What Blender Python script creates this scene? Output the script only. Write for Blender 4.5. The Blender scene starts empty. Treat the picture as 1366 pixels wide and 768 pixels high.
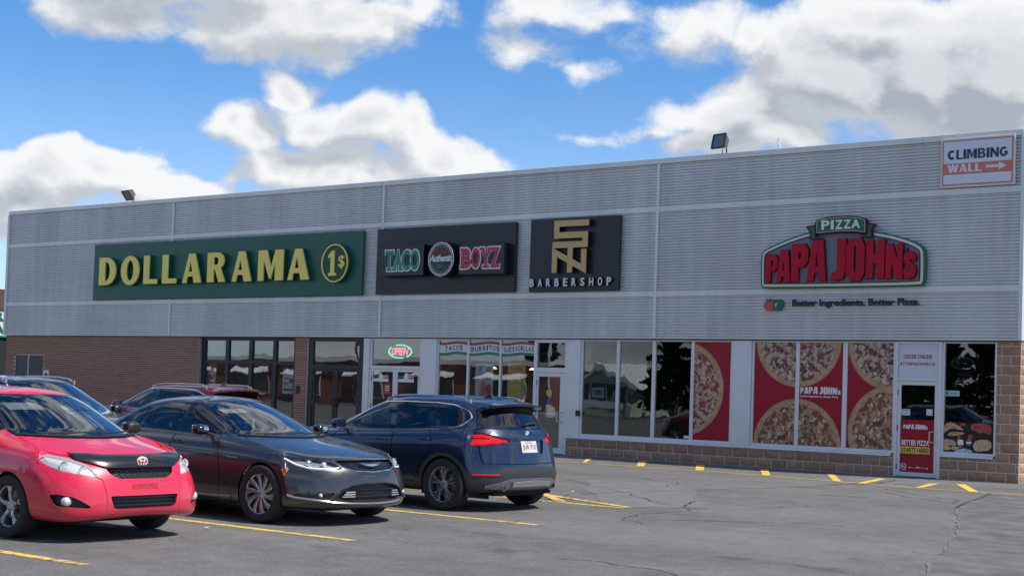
import bpy, bmesh, math, random
from mathutils import Vector, Matrix
from mathutils.bvhtree import BVHTree
PI = math.pi
R = math.radians
random.seed(7)
SC = bpy.context.scene
COL = SC.collection

# ------------------------------------------------------------------ camera
CAM = Vector((21.365, -30.250, 1.565))
fw = Vector((-0.60966757, 0.79185655, 0.03561816)).normalized()
rt = Vector((0.79264652, 0.60881015, 0.03258357)).normalized()
up = rt.cross(fw).normalized(); rt = fw.cross(up).normalized()
cd = bpy.data.cameras.new('camera'); cam = bpy.data.objects.new('camera', cd); COL.objects.link(cam)
cam.matrix_world = Matrix(((rt.x, up.x, -fw.x, CAM.x), (rt.y, up.y, -fw.y, CAM.y), (rt.z, up.z, -fw.z, CAM.z), (0, 0, 0, 1)))
cd.sensor_width = 36; cd.lens = 52.0; cd.shift_y = 0.0483; cd.clip_end = 3000; cd.clip_start = 0.1
SC.camera = cam

# ------------------------------------------------------------------ light
SUN_EL, SUN_AZ = 55.0, 16.0           # azimuth from +x towards +y
sd = bpy.data.lights.new('sun', 'SUN'); sun = bpy.data.objects.new('sun', sd); COL.objects.link(sun)
sd.energy = 3.9; sd.angle = R(0.6); sd.color = (1.0, 0.95, 0.87)
sv = Vector((math.cos(R(SUN_EL)) * math.cos(R(SUN_AZ)), math.cos(R(SUN_EL)) * math.sin(R(SUN_AZ)), math.sin(R(SUN_EL))))
sun.rotation_euler = sv.to_track_quat('Z', 'Y').to_euler(); sun.location = (20, 10, 40)
SC.view_settings.view_transform = 'Standard'; SC.view_settings.look = 'None'
SC.view_settings.exposure = 0.53; SC.view_settings.gamma = 1.0; SC.view_settings.use_curve_mapping = False

# ------------------------------------------------------------------ node helper
class NT:
    def __init__(s, tree): s.t = tree; s.n = tree.nodes; s.l = tree.links
    def new(s, typ, **kw):
        n = s.n.new(typ)
        for k, v in kw.items():
            if k == 'inp':
                for a, b in v.items(): s.set(n, a, b)
            else: setattr(n, k, v)
        return n
    def set(s, n, a, b):
        if isinstance(b, bpy.types.NodeSocket): s.l.new(b, n.inputs[a])
        else: n.inputs[a].default_value = b
    def math(s, op, a, b=0.0, c=0.0, clamp=False):
        n = s.n.new('ShaderNodeMath'); n.operation = op; n.use_clamp = clamp
        s.set(n, 0, a); s.set(n, 1, b); s.set(n, 2, c); return n.outputs[0]
    def vmath(s, op, a, b=(0, 0, 0)):
        n = s.n.new('ShaderNodeVectorMath'); n.operation = op; s.set(n, 0, a); s.set(n, 1, b); return n.outputs[0]
    def mix(s, f, a, b):
        n = s.n.new('ShaderNodeMix'); n.data_type = 'RGBA'
        s.set(n, 0, f); s.set(n, 6, a); s.set(n, 7, b); return n.outputs[2]
    def noise(s, vec, scale, detail=4.0, rough=0.55, w=None):
        n = s.n.new('ShaderNodeTexNoise'); s.set(n, 'Vector', vec)
        n.inputs['Scale'].default_value = scale; n.inputs['Detail'].default_value = detail; n.inputs['Roughness'].default_value = rough
        return n.outputs['Fac']
    def ramp(s, f, lo, hi, a=0.0, b=1.0):
        n = s.n.new('ShaderNodeMapRange'); n.interpolation_type = 'SMOOTHSTEP'
        s.set(n, 0, f); s.set(n, 1, lo); s.set(n, 2, hi); s.set(n, 3, a); s.set(n, 4, b); return n.outputs[0]

# ------------------------------------------------------------------ world: sky with cumulus clouds
wd = bpy.data.worlds.new('World'); SC.world = wd; wd.use_nodes = True
N = NT(wd.node_tree); N.n.clear()
sky = N.new('ShaderNodeTexSky', sky_type='NISHITA', sun_disc=False)
sky.sun_elevation = R(SUN_EL); sky.sun_rotation = R(90 - SUN_AZ)
sky.air_density = 1.0; sky.dust_density = 0.35; sky.ozone_density = 1.3
tc = N.new('ShaderNodeTexCoord'); D = tc.outputs['Generated']
# clouds live in a (azimuth, elevation) chart of the sky
sx = N.new('ShaderNodeSeparateXYZ', inp={0: D})
az = N.math('ARCTAN2', sx.outputs[0], sx.outputs[1]); el = N.math('ARCSINE', sx.outputs[2])
# cloud banks: centre azimuth, elevation, half sizes, strength
CLOUDS = [(-0.91, 0.235, 0.078, 0.023, 1.2),
  (-0.846, 0.238, 0.099, 0.028, 1.4),
  (-0.786, 0.239, 0.083, 0.031, 1.4),
  (-0.736, 0.247, 0.039, 0.025, 1.1),
  (-0.957, 0.242, 0.047, 0.015, 0.9),
  (-0.877, 0.266, 0.158, 0.035, 1.5),
  (-0.655, 0.255, 0.026, 0.017, 0.6),
  (-0.654, 0.224, 0.031, 0.014, 0.55),
  (-0.607, 0.214, 0.04, 0.013, 0.75),
  (-0.681, 0.271, 0.032, 0.015, 0.6),
  (-0.966, 0.12, 0.056, 0.026, 1.3),
  (-0.924, 0.131, 0.038, 0.021, 1.1),
  (-0.888, 0.12, 0.041, 0.02, 1.1),
  (-0.983, 0.1, 0.046, 0.03, 1.3),
  (-0.944, 0.141, 0.02, 0.013, 0.8),
  (-0.848, 0.166, 0.027, 0.017, 1.2),
  (-0.828, 0.151, 0.031, 0.02, 1.2),
  (-0.802, 0.185, 0.022, 0.019, 1.1),
  (-0.788, 0.161, 0.036, 0.024, 1.4),
  (-0.753, 0.158, 0.046, 0.024, 1.5),
  (-0.723, 0.162, 0.026, 0.021, 1.2),
  (-0.812, 0.135, 0.066, 0.023, 1.3),
  (-0.707, 0.142, 0.046, 0.018, 1.2),
  (-0.677, 0.151, 0.025, 0.014, 0.9),
  (-0.767, 0.132, 0.061, 0.02, 1.4),
  (-0.553, 0.252, 0.058, 0.028, 1.0),
  (-0.497, 0.243, 0.037, 0.023, 0.8),
  (-0.594, 0.257, 0.047, 0.017, 0.8),
  (-0.536, 0.192, 0.031, 0.021, 1.0),
  (-0.496, 0.189, 0.057, 0.031, 1.5),
  (-0.447, 0.209, 0.073, 0.046, 1.9),
  (-0.389, 0.217, 0.088, 0.061, 2.2),
  (-0.338, 0.22, 0.083, 0.071, 2.2),
  (-0.414, 0.246, 0.068, 0.03, 1.5),
  (-0.463, 0.242, 0.042, 0.025, 1.0),
  (-0.556, 0.181, 0.036, 0.011, 0.7),
  (-0.611, 0.18, 0.039, 0.006, 0.5),
  (-0.5, 0.172, 0.072, 0.015, 1.3)]
def cloud_density(azo, elo, banks):
    cx = N.new('ShaderNodeCombineXYZ', inp={0: azo, 1: elo, 2: 0.0}).outputs[0]
    w1 = N.new('ShaderNodeTexNoise', inp={'Vector': cx, 'Scale': 9.0, 'Detail': 3.0, 'Roughness': .5})
    wv = N.vmath('SUBTRACT', w1.outputs['Color'], (.5, .5, .5))
    wv = N.vmath('MULTIPLY', wv, (.10, .07, 0))
    # scattered cumulus all over the sky
    gen = N.noise(N.vmath('MULTIPLY', cx, (.8, 1.6, 1)), 3.1, 2.0, .5)
    gen = N.math('MULTIPLY_ADD', gen, 5.0, -2.35)
    d = gen
    if banks:
        d = None; p = N.vmath('ADD', cx, wv)
        for (a, e, ra, re, k) in CLOUDS:
            q = N.new('ShaderNodeVectorMath', operation='MULTIPLY_ADD', inp={0: p, 1: (1 / ra, 1 / re, 0), 2: (-a / ra, -e / re, 0)}).outputs[0]
            ln = N.new('ShaderNodeVectorMath', operation='LENGTH', inp={0: q}).outputs['Value']
            v = N.math('MULTIPLY_ADD', ln, -k, k)
            d = v if d is None else N.math('SMOOTH_MAX', d, v, .15)
        da = N.math('ABSOLUTE', N.math('ADD', azo, 0.656))
        away = N.math('MAXIMUM', N.ramp(da, .40, .60), N.ramp(elo, .25, .40))
        d = N.math('MAXIMUM', d, N.math('ADD', gen, N.math('MULTIPLY_ADD', away, 3.0, -3.0)))
    sc_ = N.vmath('MULTIPLY', cx, (1.0, 1.35, 1.0))
    f1 = N.noise(N.vmath('ADD', sc_, N.vmath('MULTIPLY', wv, (.35, .35, 0))), 13.0, 9.0 if banks else 4.0, .62)
    n2 = N.new('ShaderNodeTexVoronoi', feature='SMOOTH_F1', inp={'Vector': N.vmath('ADD', sc_, N.vmath('MULTIPLY', wv, (.5, .5, 0))), 'Scale': 26.0, 'Smoothness': .4})
    puff = N.math('MULTIPLY_ADD', n2.outputs['Distance'], -.9, .36)
    f = N.math('ADD', N.math('MULTIPLY_ADD', f1, 4.3, -2.22), puff)
    return N.math('ADD', d, N.math('MULTIPLY', f, .62))
hs = N.new('ShaderNodeHueSaturation', inp={'Saturation': 1.45, 'Value': 0.98, 'Color': sky.outputs[0]})
low = N.mix(1.0, sky.outputs[0], (.74, .90, 1.26, 1)); low.node.blend_type = 'MULTIPLY'
hi = N.mix(1.0, hs.outputs[0], (1.08, .98, 1.10, 1)); hi.node.blend_type = 'MULTIPLY'
skc = N.mix(N.ramp(el, .04, .22), low, hi)
def sky_with_clouds(banks):
    d0 = cloud_density(az, el, banks)
    d1 = cloud_density(N.math('ADD', az, .012), N.math('ADD', el, .020), banks)
    alpha = N.ramp(d0, -.06, N.ramp(el, .12, .20, .30, .62))
    lit = N.ramp(N.math('SUBTRACT', d0, d1), -.50, .55)
    thick = N.ramp(d0, .35, 1.7)                 # thick middles of the banks are greyer
    shade = N.math('SUBTRACT', N.math('MULTIPLY_ADD', lit, .85, .28), N.math('MULTIPLY', thick, .58), clamp=True)
    cc = N.mix(shade, (2.8, 3.1, 3.6, 1), (6.4, 6.5, 6.6, 1))
    return N.new('ShaderNodeBackground', inp={'Color': N.mix(alpha, skc, cc), 'Strength': 0.10})
bgA = sky_with_clouds(False); bgB = sky_with_clouds(True)
dA = N.math('ABSOLUTE', N.math('ADD', az, 0.656))
near = N.math('MULTIPLY', N.math('LESS_THAN', dA, .62), N.math('LESS_THAN', el, .42))
near = N.math('MULTIPLY', near, N.math('GREATER_THAN', el, .0))
mxw = N.new('ShaderNodeMixShader', inp={0: near}); N.l.new(bgA.outputs[0], mxw.inputs[1]); N.l.new(bgB.outputs[0], mxw.inputs[2])
wo = N.new('ShaderNodeOutputWorld'); N.l.new(mxw.outputs[0], wo.inputs[0])
wd.cycles.sampling_method = 'MANUAL'; wd.cycles.sample_map_resolution = 512

# ------------------------------------------------------------------ materials
MATS = {}
def mat(name, col=(.5, .5, .5), rough=.5, metal=0.0, bump=0.0, bscale=40.0, var=0.0, vscale=3.0, spec=.5, coat=0.0, emit=None, estr=1.0, coatr=.03):
    if name in MATS: return MATS[name]
    m = bpy.data.materials.new(name); m.use_nodes = True; t = NT(m.node_tree)
    p = m.node_tree.nodes['Principled BSDF']
    p.inputs['Base Color'].default_value = (*col, 1); p.inputs['Roughness'].default_value = rough
    p.inputs['Metallic'].default_value = metal; p.inputs['Specular IOR Level'].default_value = spec
    p.inputs['Coat Weight'].default_value = coat; p.inputs['Coat Roughness'].default_value = coatr
    g = None
    if var or bump: g = t.new('ShaderNodeTexCoord').outputs['Object']
    if var:
        n = t.noise(g, vscale, 5.0, .6)
        k = t.ramp(n, .3, .7)
        c = t.mix(k, tuple(v * (1 - var) for v in col) + (1,), tuple(min(1, v * (1 + var)) for v in col) + (1,))
        t.set(p, 'Base Color', c)
    if bump:
        n = t.noise(g, bscale, 4.0, .6)
        b = t.new('ShaderNodeBump', inp={'Strength': bump, 'Distance': .01, 'Height': n}); t.set(p, 'Normal', b.outputs[0])
    if emit: p.inputs['Emission Color'].default_value = (*emit, 1); p.inputs['Emission Strength'].default_value = estr
    MATS[name] = m; return m
def glass(name, tint=(.5, .55, .56), refl=1.0, rough=0.0, wav=0.0):
    if name in MATS: return MATS[name]
    m = bpy.data.materials.new(name); m.use_nodes = True; t = NT(m.node_tree); t.n.clear()
    bf = t.new('ShaderNodeNewGeometry').outputs['Backfacing']; fr = t.new('ShaderNodeFresnel', inp={'IOR': t.math('MULTIPLY_ADD', bf, 1 / 1.52 - 1.52, 1.52)})   # a thin sheet: no total reflection on its far face
    f = t.math('MULTIPLY', fr.outputs[0], refl, clamp=True)
    tr = t.new('ShaderNodeBsdfTransparent', inp={'Color': (*tint, 1)})
    gl = t.new('ShaderNodeBsdfGlossy', inp={'Color': (1, 1, 1, 1), 'Roughness': rough})
    if wav:
        g = t.new('ShaderNodeTexCoord').outputs['Object']
        n = t.noise(t.vmath('MULTIPLY', g, (1, 1, .6)), 1.1, 2.0, .5)
        b = t.new('ShaderNodeBump', inp={'Strength': 1.0, 'Distance': wav, 'Height': n})
        t.set(gl, 'Normal', b.outputs[0])
    mx = t.new('ShaderNodeMixShader'); t.set(mx, 0, f); t.l.new(tr.outputs[0], mx.inputs[1]); t.l.new(gl.outputs[0], mx.inputs[2])
    o = t.new('ShaderNodeOutputMaterial'); t.l.new(mx.outputs[0], o.inputs[0])
    MATS[name] = m; return m

# ------------------------------------------------------------------ mesh helpers
class MB:
    def __init__(s): s.v = []; s.f = []
    def quad(s, a, b, c, d): n = len(s.v); s.v += [a, b, c, d]; s.f.append((n, n + 1, n + 2, n + 3)); return s
    def poly(s, pts): n = len(s.v); s.v += list(pts); s.f.append(tuple(range(n, n + len(pts)))); return s
    def box(s, x0, x1, y0, y1, z0, z1):
        n = len(s.v)
        s.v += [(x0, y0, z0), (x1, y0, z0), (x1, y1, z0), (x0, y1, z0), (x0, y0, z1), (x1, y0, z1), (x1, y1, z1), (x0, y1, z1)]
        s.f += [tuple(n + i for i in q) for q in ((0, 3, 2, 1), (4, 5, 6, 7), (0, 1, 5, 4), (1, 2, 6, 5), (2, 3, 7, 6), (3, 0, 4, 7))]
        return s
    def obox(s, c, dx, dy, dz, M=None):
        n = len(s.v); c = Vector(c)
        for sz in (-1, 1):
            for a, b in ((-1, -1), (1, -1), (1, 1), (-1, 1)):
                p = Vector((a * dx / 2, b * dy / 2, sz * dz / 2))
                if M is not None: p = M @ p
                s.v.append(tuple(c + p))
        s.f += [tuple(n + i for i in q) for q in ((0, 3, 2, 1), (4, 5, 6, 7), (0, 1, 5, 4), (1, 2, 6, 5), (2, 3, 7, 6), (3, 0, 4, 7))]
        return s
    def tube(s, pts, r, n=8, caps=True, rr=None):
        rings = []
        for i, p in enumerate(pts):
            p = Vector(p)
            a = Vector(pts[max(0, i - 1)]); b = Vector(pts[min(len(pts) - 1, i + 1)])
            t = (b - a).normalized(); u = t.orthogonal().normalized() if i == 0 else (rings[-1][1] - t * rings[-1][1].dot(t)).normalized()
            w = t.cross(u); ri = rr[i] if rr else r
            k = len(s.v)
            for j in range(n):
                an = 2 * PI * j / n; s.v.append(tuple(p + (u * math.cos(an) + w * math.sin(an)) * ri))
            rings.append((k, u))
        for i in range(len(rings) - 1):
            a, b = rings[i][0], rings[i + 1][0]
            for j in range(n): s.f.append((a + j, a + (j + 1) % n, b + (j + 1) % n, b + j))
        if caps:
            s.f.append(tuple(rings[0][0] + j for j in range(n))[::-1]); s.f.append(tuple(rings[-1][0] + j for j in range(n)))
        return s
    def prism(s, pts, axis, a0, a1):
        """extrude a 2-D outline; axis 'y': pts are (x, z)"""
        def mk(p, a):
            return (p[0], a, p[1]) if axis == 'y' else ((a, p[0], p[1]) if axis == 'x' else (p[0], p[1], a))
        n = len(s.v); k = len(pts)
        s.v += [mk(p, a0) for p in pts] + [mk(p, a1) for p in pts]
        s.f.append(tuple(n + i for i in range(k))); s.f.append(tuple(n + k + i for i in range(k))[::-1])
        for i in range(k): j = (i + 1) % k; s.f.append((n + j, n + i, n + k + i, n + k + j))
        return s
    def lathe(s, prof, n=32, axis='y', c=(0, 0, 0), close=False):
        k = len(prof); b = len(s.v)
        for i in range(n):
            a = 2 * PI * i / n; ca, sa = math.cos(a), math.sin(a)
            for (r, h) in prof:
                if axis == 'y': s.v.append((c[0] + r * ca, c[1] + h, c[2] + r * sa))
                elif axis == 'x': s.v.append((c[0] + h, c[1] + r * ca, c[2] + r * sa))
                else: s.v.append((c[0] + r * ca, c[1] + r * sa, c[2] + h))
        for i in range(n):
            i2 = (i + 1) % n
            for j in range(k - 1 + (1 if close else 0)):
                j2 = (j + 1) % k
                s.f.append((b + i * k + j, b + i2 * k + j, b + i2 * k + j2, b + i * k + j2))
        return s
def link(o, parent=None, kind=None):
    COL.objects.link(o)
    if parent is not None:
        o.parent = parent
        if parent.get('_world'):
            m = Matrix.Translation(parent.location); q = parent
            o.matrix_parent_inverse = m.inverted()
    if kind: o['kind'] = kind
    return o
def obj(name, mb, m, parent=None, kind=None, smooth=False, fix=True, bevel=0.0):
    me = bpy.data.meshes.new(name); me.from_pydata([tuple(v) for v in mb.v], [], mb.f)
    if fix or bevel:
        bm = bmesh.new(); bm.from_mesh(me)
        if bevel: bmesh.ops.bevel(bm, geom=bm.edges[:], offset=bevel, segments=1, affect='EDGES')
        if fix: bmesh.ops.recalc_face_normals(bm, faces=bm.faces[:])
        bm.to_mesh(me); bm.free()
    if m is not None: me.materials.append(m)
    if smooth:
        for p in me.polygons: p.use_smooth = True
        try: me.set_sharp_from_angle(angle=R(38))
        except Exception: pass
    o = bpy.data.objects.new(name, me); link(o, parent, kind); return o
def tag(o, label, cat, group=None):
    o['label'] = label; o['category'] = cat
    if group: o['group'] = group
    return o
def thing(name, label, cat, loc=(0, 0, 0), rz=0.0, group=None, world=True):
    """Empty at a thing's base. world=True: parts are written in world coordinates"""
    o = bpy.data.objects.new(name, None); o.empty_display_size = .2; COL.objects.link(o)
    o.location = loc; o.rotation_euler = (0, 0, rz)
    if world: o['_world'] = 1
    return tag(o, label, cat, group)
def plank(a, b, c, d): return [a, b, c, d]
_tc = [0]
def text(name, s, rect, y, depth, m, parent=None, bold=.02, warp=None, shear=0.0, kind=None, face='-y', space=1.0, top=None):
    """raised or printed lettering fitted into rect = (x0, x1, z0, z1), front face at y-depth"""
    cu = bpy.data.curves.new('t', 'FONT'); cu.body = s; cu.size = 1; cu.offset = bold; cu.extrude = .5; cu.shear = shear; cu.space_character = space
    cu.resolution_u = 4
    o = bpy.data.objects.new('t', cu); COL.objects.link(o)
    dg = bpy.context.evaluated_depsgraph_get(); me = bpy.data.meshes.new_from_object(o.evaluated_get(dg))
    bpy.data.objects.remove(o); bpy.data.curves.remove(cu)
    xs = [v.co.x for v in me.vertices]; ys = [v.co.y for v in me.vertices]
    x0, x1, z0, z1 = rect; ax, bx, ay, by = min(xs), max(xs), min(ys), max(ys)
    for v in me.vertices:
        u = (v.co.x - ax) / max(1e-6, bx - ax); w = (v.co.y - ay) / max(1e-6, by - ay)
        if warp: X, Z = warp(u, w)
        else: X, Z = x0 + (x1 - x0) * u, z0 + (z1 - z0) * w
        v.co = (X, y - depth * (v.co.z + .5), Z)
    me.name = name; me.materials.clear(); me.materials.append(m)
    for p in me.polygons: p.material_index = 0
    bm = bmesh.new(); bm.from_mesh(me); bmesh.ops.remove_doubles(bm, verts=bm.verts, dist=.0003); bmesh.ops.recalc_face_normals(bm, faces=bm.faces[:]); bm.to_mesh(me); bm.free()
    if kind is None and len(s) > 1: kind = 'stuff'      # small print: one piece
    ob = bpy.data.objects.new(name, me); return link(ob, parent, kind)
def stroke(mb, pts, w, y0, y1, closed=False):
    """mitred ribbon of width w along (x, z) points, extruded in y"""
    P = [Vector(p) for p in pts]; n = len(P); L, Rr = [], []
    for i in range(n):
        a = P[i - 1] if (i > 0 or closed) else None; b = P[(i + 1) % n] if (i < n - 1 or closed) else None
        d1 = (P[i] - a).normalized() if a is not None else None; d2 = (b - P[i]).normalized() if b is not None else None
        if d1 is None: d1 = d2
        if d2 is None: d2 = d1
        n1 = Vector((-d1.y, d1.x)); n2 = Vector((-d2.y, d2.x)); m = (n1 + n2)
        m = m / max(.35, m.length_squared / 2) if m.length > .1 else n1
        L.append(P[i] + m * w / 2); Rr.append(P[i] - m * w / 2)
    k = n if closed else n - 1
    base = len(mb.v)
    for i in range(n):
        for q in (L[i], Rr[i]):
            mb.v.append((q.x, y0, q.y)); mb.v.append((q.x, y1, q.y))
    for i in range(k):
        a = base + 4 * i; b = base + 4 * ((i + 1) % n)
        mb.f += [(a, b, b + 2, a + 2), (a + 1, a + 3, b + 3, b + 1), (a, a + 1, b + 1, b), (a + 2, b + 2, b + 3, a + 3)]
    if not closed:
        a = base; b = base + 4 * (n - 1)
        mb.f += [(a, a + 2, a + 3, a + 1), (b, b + 1, b + 3, b + 2)]
    return mb
def ell(cx, cz, rx, rz, n=36, a0=0, a1=2 * PI):
    full = abs(a1 - a0) > 2 * PI - .01
    return [(cx + rx * math.cos(a0 + (a1 - a0) * i / (n if full else n - 1)), cz + rz * math.sin(a0 + (a1 - a0) * i / (n if full else n - 1))) for i in range(n)]

# ================================================================== GROUND
def asphalt():
    m = bpy.data.materials.new('asphalt'); m.use_nodes = True; t = NT(m.node_tree); p = m.node_tree.nodes['Principled BSDF']
    g = t.new('ShaderNodeTexCoord').outputs['Object']
    big = t.noise(g, .16, 5.0, .62); mid = t.noise(g, 2.6, 9.0, .76); fine = t.noise(g, 26.0, 6.0, .78)
    grit = t.new('ShaderNodeTexVoronoi', inp={'Vector': g, 'Scale': 75.0}).outputs['Color']
    gv = t.new('ShaderNodeSeparateXYZ', inp={0: grit}).outputs[0]
    v = t.math('MULTIPLY_ADD', big, .09, .074)
    v = t.math('ADD', v, t.math('MULTIPLY_ADD', mid, .16, -.08))
    # pale aggregate showing through, oil spots, hairline crazing
    v = t.math('ADD', v, t.math('MULTIPLY', t.ramp(t.noise(g, 110.0, 2.0, .5), .60, .72), .05))
    oil = t.new('ShaderNodeTexVoronoi', inp={'Vector': t.vmath('ADD', g, t.vmath('MULTIPLY', t.new('ShaderNodeTexNoise', inp={'Vector': g, 'Scale': 3.0}).outputs['Color'], (.4, .4, 0))), 'Scale': .8}).outputs['Distance']
    v = t.math('MULTIPLY', v, t.ramp(oil, .06, .20, .72, 1.0))
    cr = t.new('ShaderNodeTexVoronoi', feature='DISTANCE_TO_EDGE', inp={'Vector': t.vmath('ADD', g, t.vmath('MULTIPLY', t.new('ShaderNodeTexNoise', inp={'Vector': g, 'Scale': 1.2, 'Detail': 6.0}).outputs['Color'], (1.6, 1.6, 0))), 'Scale': .33}).outputs['Distance']
    v = t.math('MULTIPLY', v, t.math('SUBTRACT', 1.0, t.math('MULTIPLY', t.ramp(cr, .012, .0), t.ramp(t.noise(g, .35, 3.0, .6), .48, .62, 0, .45))))
    v = t.math('ADD', v, t.math('MULTIPLY_ADD', fine, .11, -.055))
    v = t.math('ADD', v, t.math('MULTIPLY_ADD', gv, .06, -.03))
    # darker stains where cars drip, streaks along the aisle
    st = t.noise(t.vmath('MULTIPLY', g, (.5, 1.0, 1)), .55, 6.0, .6)
    v = t.math('MULTIPLY', v, t.ramp(st, .3, .62, .80, 1.04))
    c = t.new('ShaderNodeCombineXYZ', inp={0: t.math('MULTIPLY', v, 1.05), 1: v, 2: t.math('MULTIPLY', v, .94)})
    t.set(p, 'Base Color', c.outputs[0]); p.inputs['Roughness'].default_value = .88
    b = t.new('ShaderNodeBump', inp={'Strength': .55, 'Distance': .012, 'Height': t.math('ADD', fine, gv)}); t.set(p, 'Normal', b.outputs[0])
    MATS['asphalt'] = m; return m
asphalt()
lot = obj('parking_lot', MB().quad((-400, -400, 0), (400, -400, 0), (400, 400, 0), (-400, 400, 0)), MATS['asphalt'], kind='structure')
M_yel = None
def worn(name, col, lo=.36, hi=.52):
    """paint worn through to the asphalt in flecks"""
    m = mat(name, col, .75); t = NT(m.node_tree); p = m.node_tree.nodes['Principled BSDF']
    g = t.new('ShaderNodeTexCoord').outputs['Object']
    n = t.noise(g, 9.0, 8.0, .72); n2 = t.noise(g, 1.3, 2.0, .5)
    k = t.ramp(t.math('ADD', n, t.math('MULTIPLY_ADD', n2, .35, -.17)), lo, hi)
    t.set(p, 'Base Color', t.mix(k, (.12, .115, .10, 1), (*col, 1))); return m
M_yel = worn('yellow_paint', (.70, .46, .08), .36, .56)
M_yel2 = worn('fresh_yellow_paint', (.66, .44, .06), .31, .48)
def line(pts, m=M_yel, name='painted_line', z=.004):
    return obj(name, MB().poly([(a, b, z) for a, b in pts]), m, lot, fix=False)
def seg(a, b, w, m=M_yel, z=.004, name='painted_line'):
    a = Vector(a); b = Vector(b); n = Vector((-(b - a).y, (b - a).x)).normalized() * w / 2
    return line([a - n, b - n, b + n, a + n], m, name, z)
random.seed(3)
for y in (-25.95, -22.58, -19.32, -16.25, -13.1): seg((5.3, y), (11.05 if y < -14 else 10.2, y), .12)
for y in (-25.9, -22.5, -19.2, -16.0, -12.8, -9.6): seg((-.6, y), (5.18, y), .11)
seg((5.24, -26.0), (5.24, -9.6), .1)
# hatched island at the end of the row
seg((6.1, -11.2), (10.22, -13.0), .13, z=.008); seg((6.4, -13.02), (6.15, -11.25), .12, z=.016)
for a, b in (((7.95, -11.93), (9.1, -13.04)), ((6.9, -11.55), (8.1, -13.04))): seg(a, b, .16, z=.012)
# fire lane line and its slanted ticks in front of the shop fronts
FL = [(-26, -3.4), (-14, -3.3), (-6, -3.2), (1.9, -3.08), (5.9, -2.98), (8.8, -3.42), (10.6, -3.80), (12.6, -3.72), (18, -3.8), (24, -3.9)]
for a, b in zip(FL, FL[1:]): seg(a, (b[0] - .004, b[1]), .085, M_yel2)
TK = [[(2.43, -2.92), (2.47, -2.84), (1.48, -1.16), (1.40, -1.27)], [(3.88, -2.95), (3.98, -2.80), (2.62, -.54), (2.52, -.72)],
      [(5.34, -2.92), (5.49, -2.83), (4.22, -.59), (4.11, -.78)], [(7.04, -3.14), (7.18, -3.05), (5.97, -.85), (5.81, -.92)],
      [(8.74, -3.44), (8.89, -3.38), (7.72, -1.2), (7.58, -1.26)], [(9.33, -3.62), (9.50, -3.72), (9.04, -1.62), (8.82, -1.45)],
      [(10.56, -3.80), (10.64, -3.60), (10.27, -1.84), (10.18, -2.2)], [(11.64, -3.92), (11.80, -3.88), (10.66, -1.54), (10.55, -1.75)]]
for q in TK: line(q, M_yel2, 'painted_tick', .008)
for k in range(1, 12): line([(2.43 - 1.55 * k, -3.0), (2.50 - 1.55 * k, -2.9), (1.48 - 1.55 * k, -1.2), (1.40 - 1.55 * k, -1.3)], M_yel2, 'painted_tick', .008)
# older and newer asphalt patches, open cracks and tar joints
M_patch = mat('dark_patch_asphalt', (.104, .101, .096), .9, bump=.5, bscale=90, var=.30, vscale=2.0)
M_crack = mat('crack_dirt', (.035, .034, .033), .95, var=.4, vscale=20)
M_lip = mat('worn_asphalt_edge', (.135, .13, .12), .95, var=.25, vscale=14)
def rag(pts, amp, sub=7, closed=False, seed=0):
    """fractal outline: midpoints pushed sideways again and again"""
    rnd = random.Random(seed); P = [Vector(p) for p in pts]
    if closed: P.append(P[0].copy())
    a = amp
    for _ in range(4 if sub > 7 else 3):
        o = []
        for u, v in zip(P, P[1:]):
            n = Vector((-(v - u).y, (v - u).x)).normalized(); o += [u, u.lerp(v, rnd.uniform(.35, .65)) + n * rnd.uniform(-a, a)]
        P = o + [P[-1]]; a *= .55
    return P[:-1] if closed else P
def crack(pts, w, m=M_crack, amp=.05, seed=0, z=.004, sub=9, name='crack'):
    q = rag(pts, amp, sub, False, seed); rnd = random.Random(seed + 5); mb = MB(); k = len(q)
    for i, p in enumerate(q):
        a = q[max(0, i - 1)]; b = q[min(k - 1, i + 1)]; n = Vector((-(b - a).y, (b - a).x)).normalized()
        ww = w * rnd.uniform(.3, 1.2) * (.25 if i in (0, k - 1) else 1)
        mb.v += [(p.x - n.x * ww, p.y - n.y * ww, z), (p.x + n.x * ww, p.y + n.y * ww, z)]
    for i in range(k - 1): mb.f.append((2 * i, 2 * i + 2, 2 * i + 3, 2 * i + 1))
    return obj(name, mb, m, lot)
q = rag([(12.05, -4.1), (12.9, -7.6), (13.75, -10.0), (14.7, -12.6), (15.5, -15.3), (16.4, -17.6), (17.6, -21)], .10, 8, False, 4)
mb = MB(); mb.v = [(p.x, p.y, .004) for p in q] + [(30, p.y, .004) for p in q]
k = len(q); mb.f = [(i, i + k, i + k + 1, i + 1) for i in range(k - 1)]
obj('asphalt_patch', mb, M_patch, lot)
crack([(12.05, -4.1), (12.9, -7.6), (13.75, -10.0), (14.7, -12.6), (15.5, -15.3), (16.4, -17.6), (17.6, -21)], .02, M_lip, .10, 4, .008, 8, 'asphalt_edge')
crack([(12.05, -4.0), (12.75, -7.2), (13.0, -8.2)], .022, seed=8, z=.012)
crack([(13.23, -18.9), (13.7, -18.76), (14.33, -18.86), (14.9, -19.3)], .014, seed=2)
crack([(9.3, -3.6), (9.3, -6.2), (8.6, -9.5), (8.2, -11.6), (8.9, -13.3)], .014, seed=12, amp=.12)
crack([(5.6, -8.2), (7.2, -9.6), (9.6, -11.5), (10.9, -12.3)], .012, seed=14, amp=.16)
crack([(10.0, -10.8), (11.0, -12.7), (11.0, -14.2), (11.7, -15.0)], .012, seed=15, amp=.14)
crack([(11.6, -14.2), (12.7, -13.1), (13.4, -12.9)], .016, seed=16)
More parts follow.
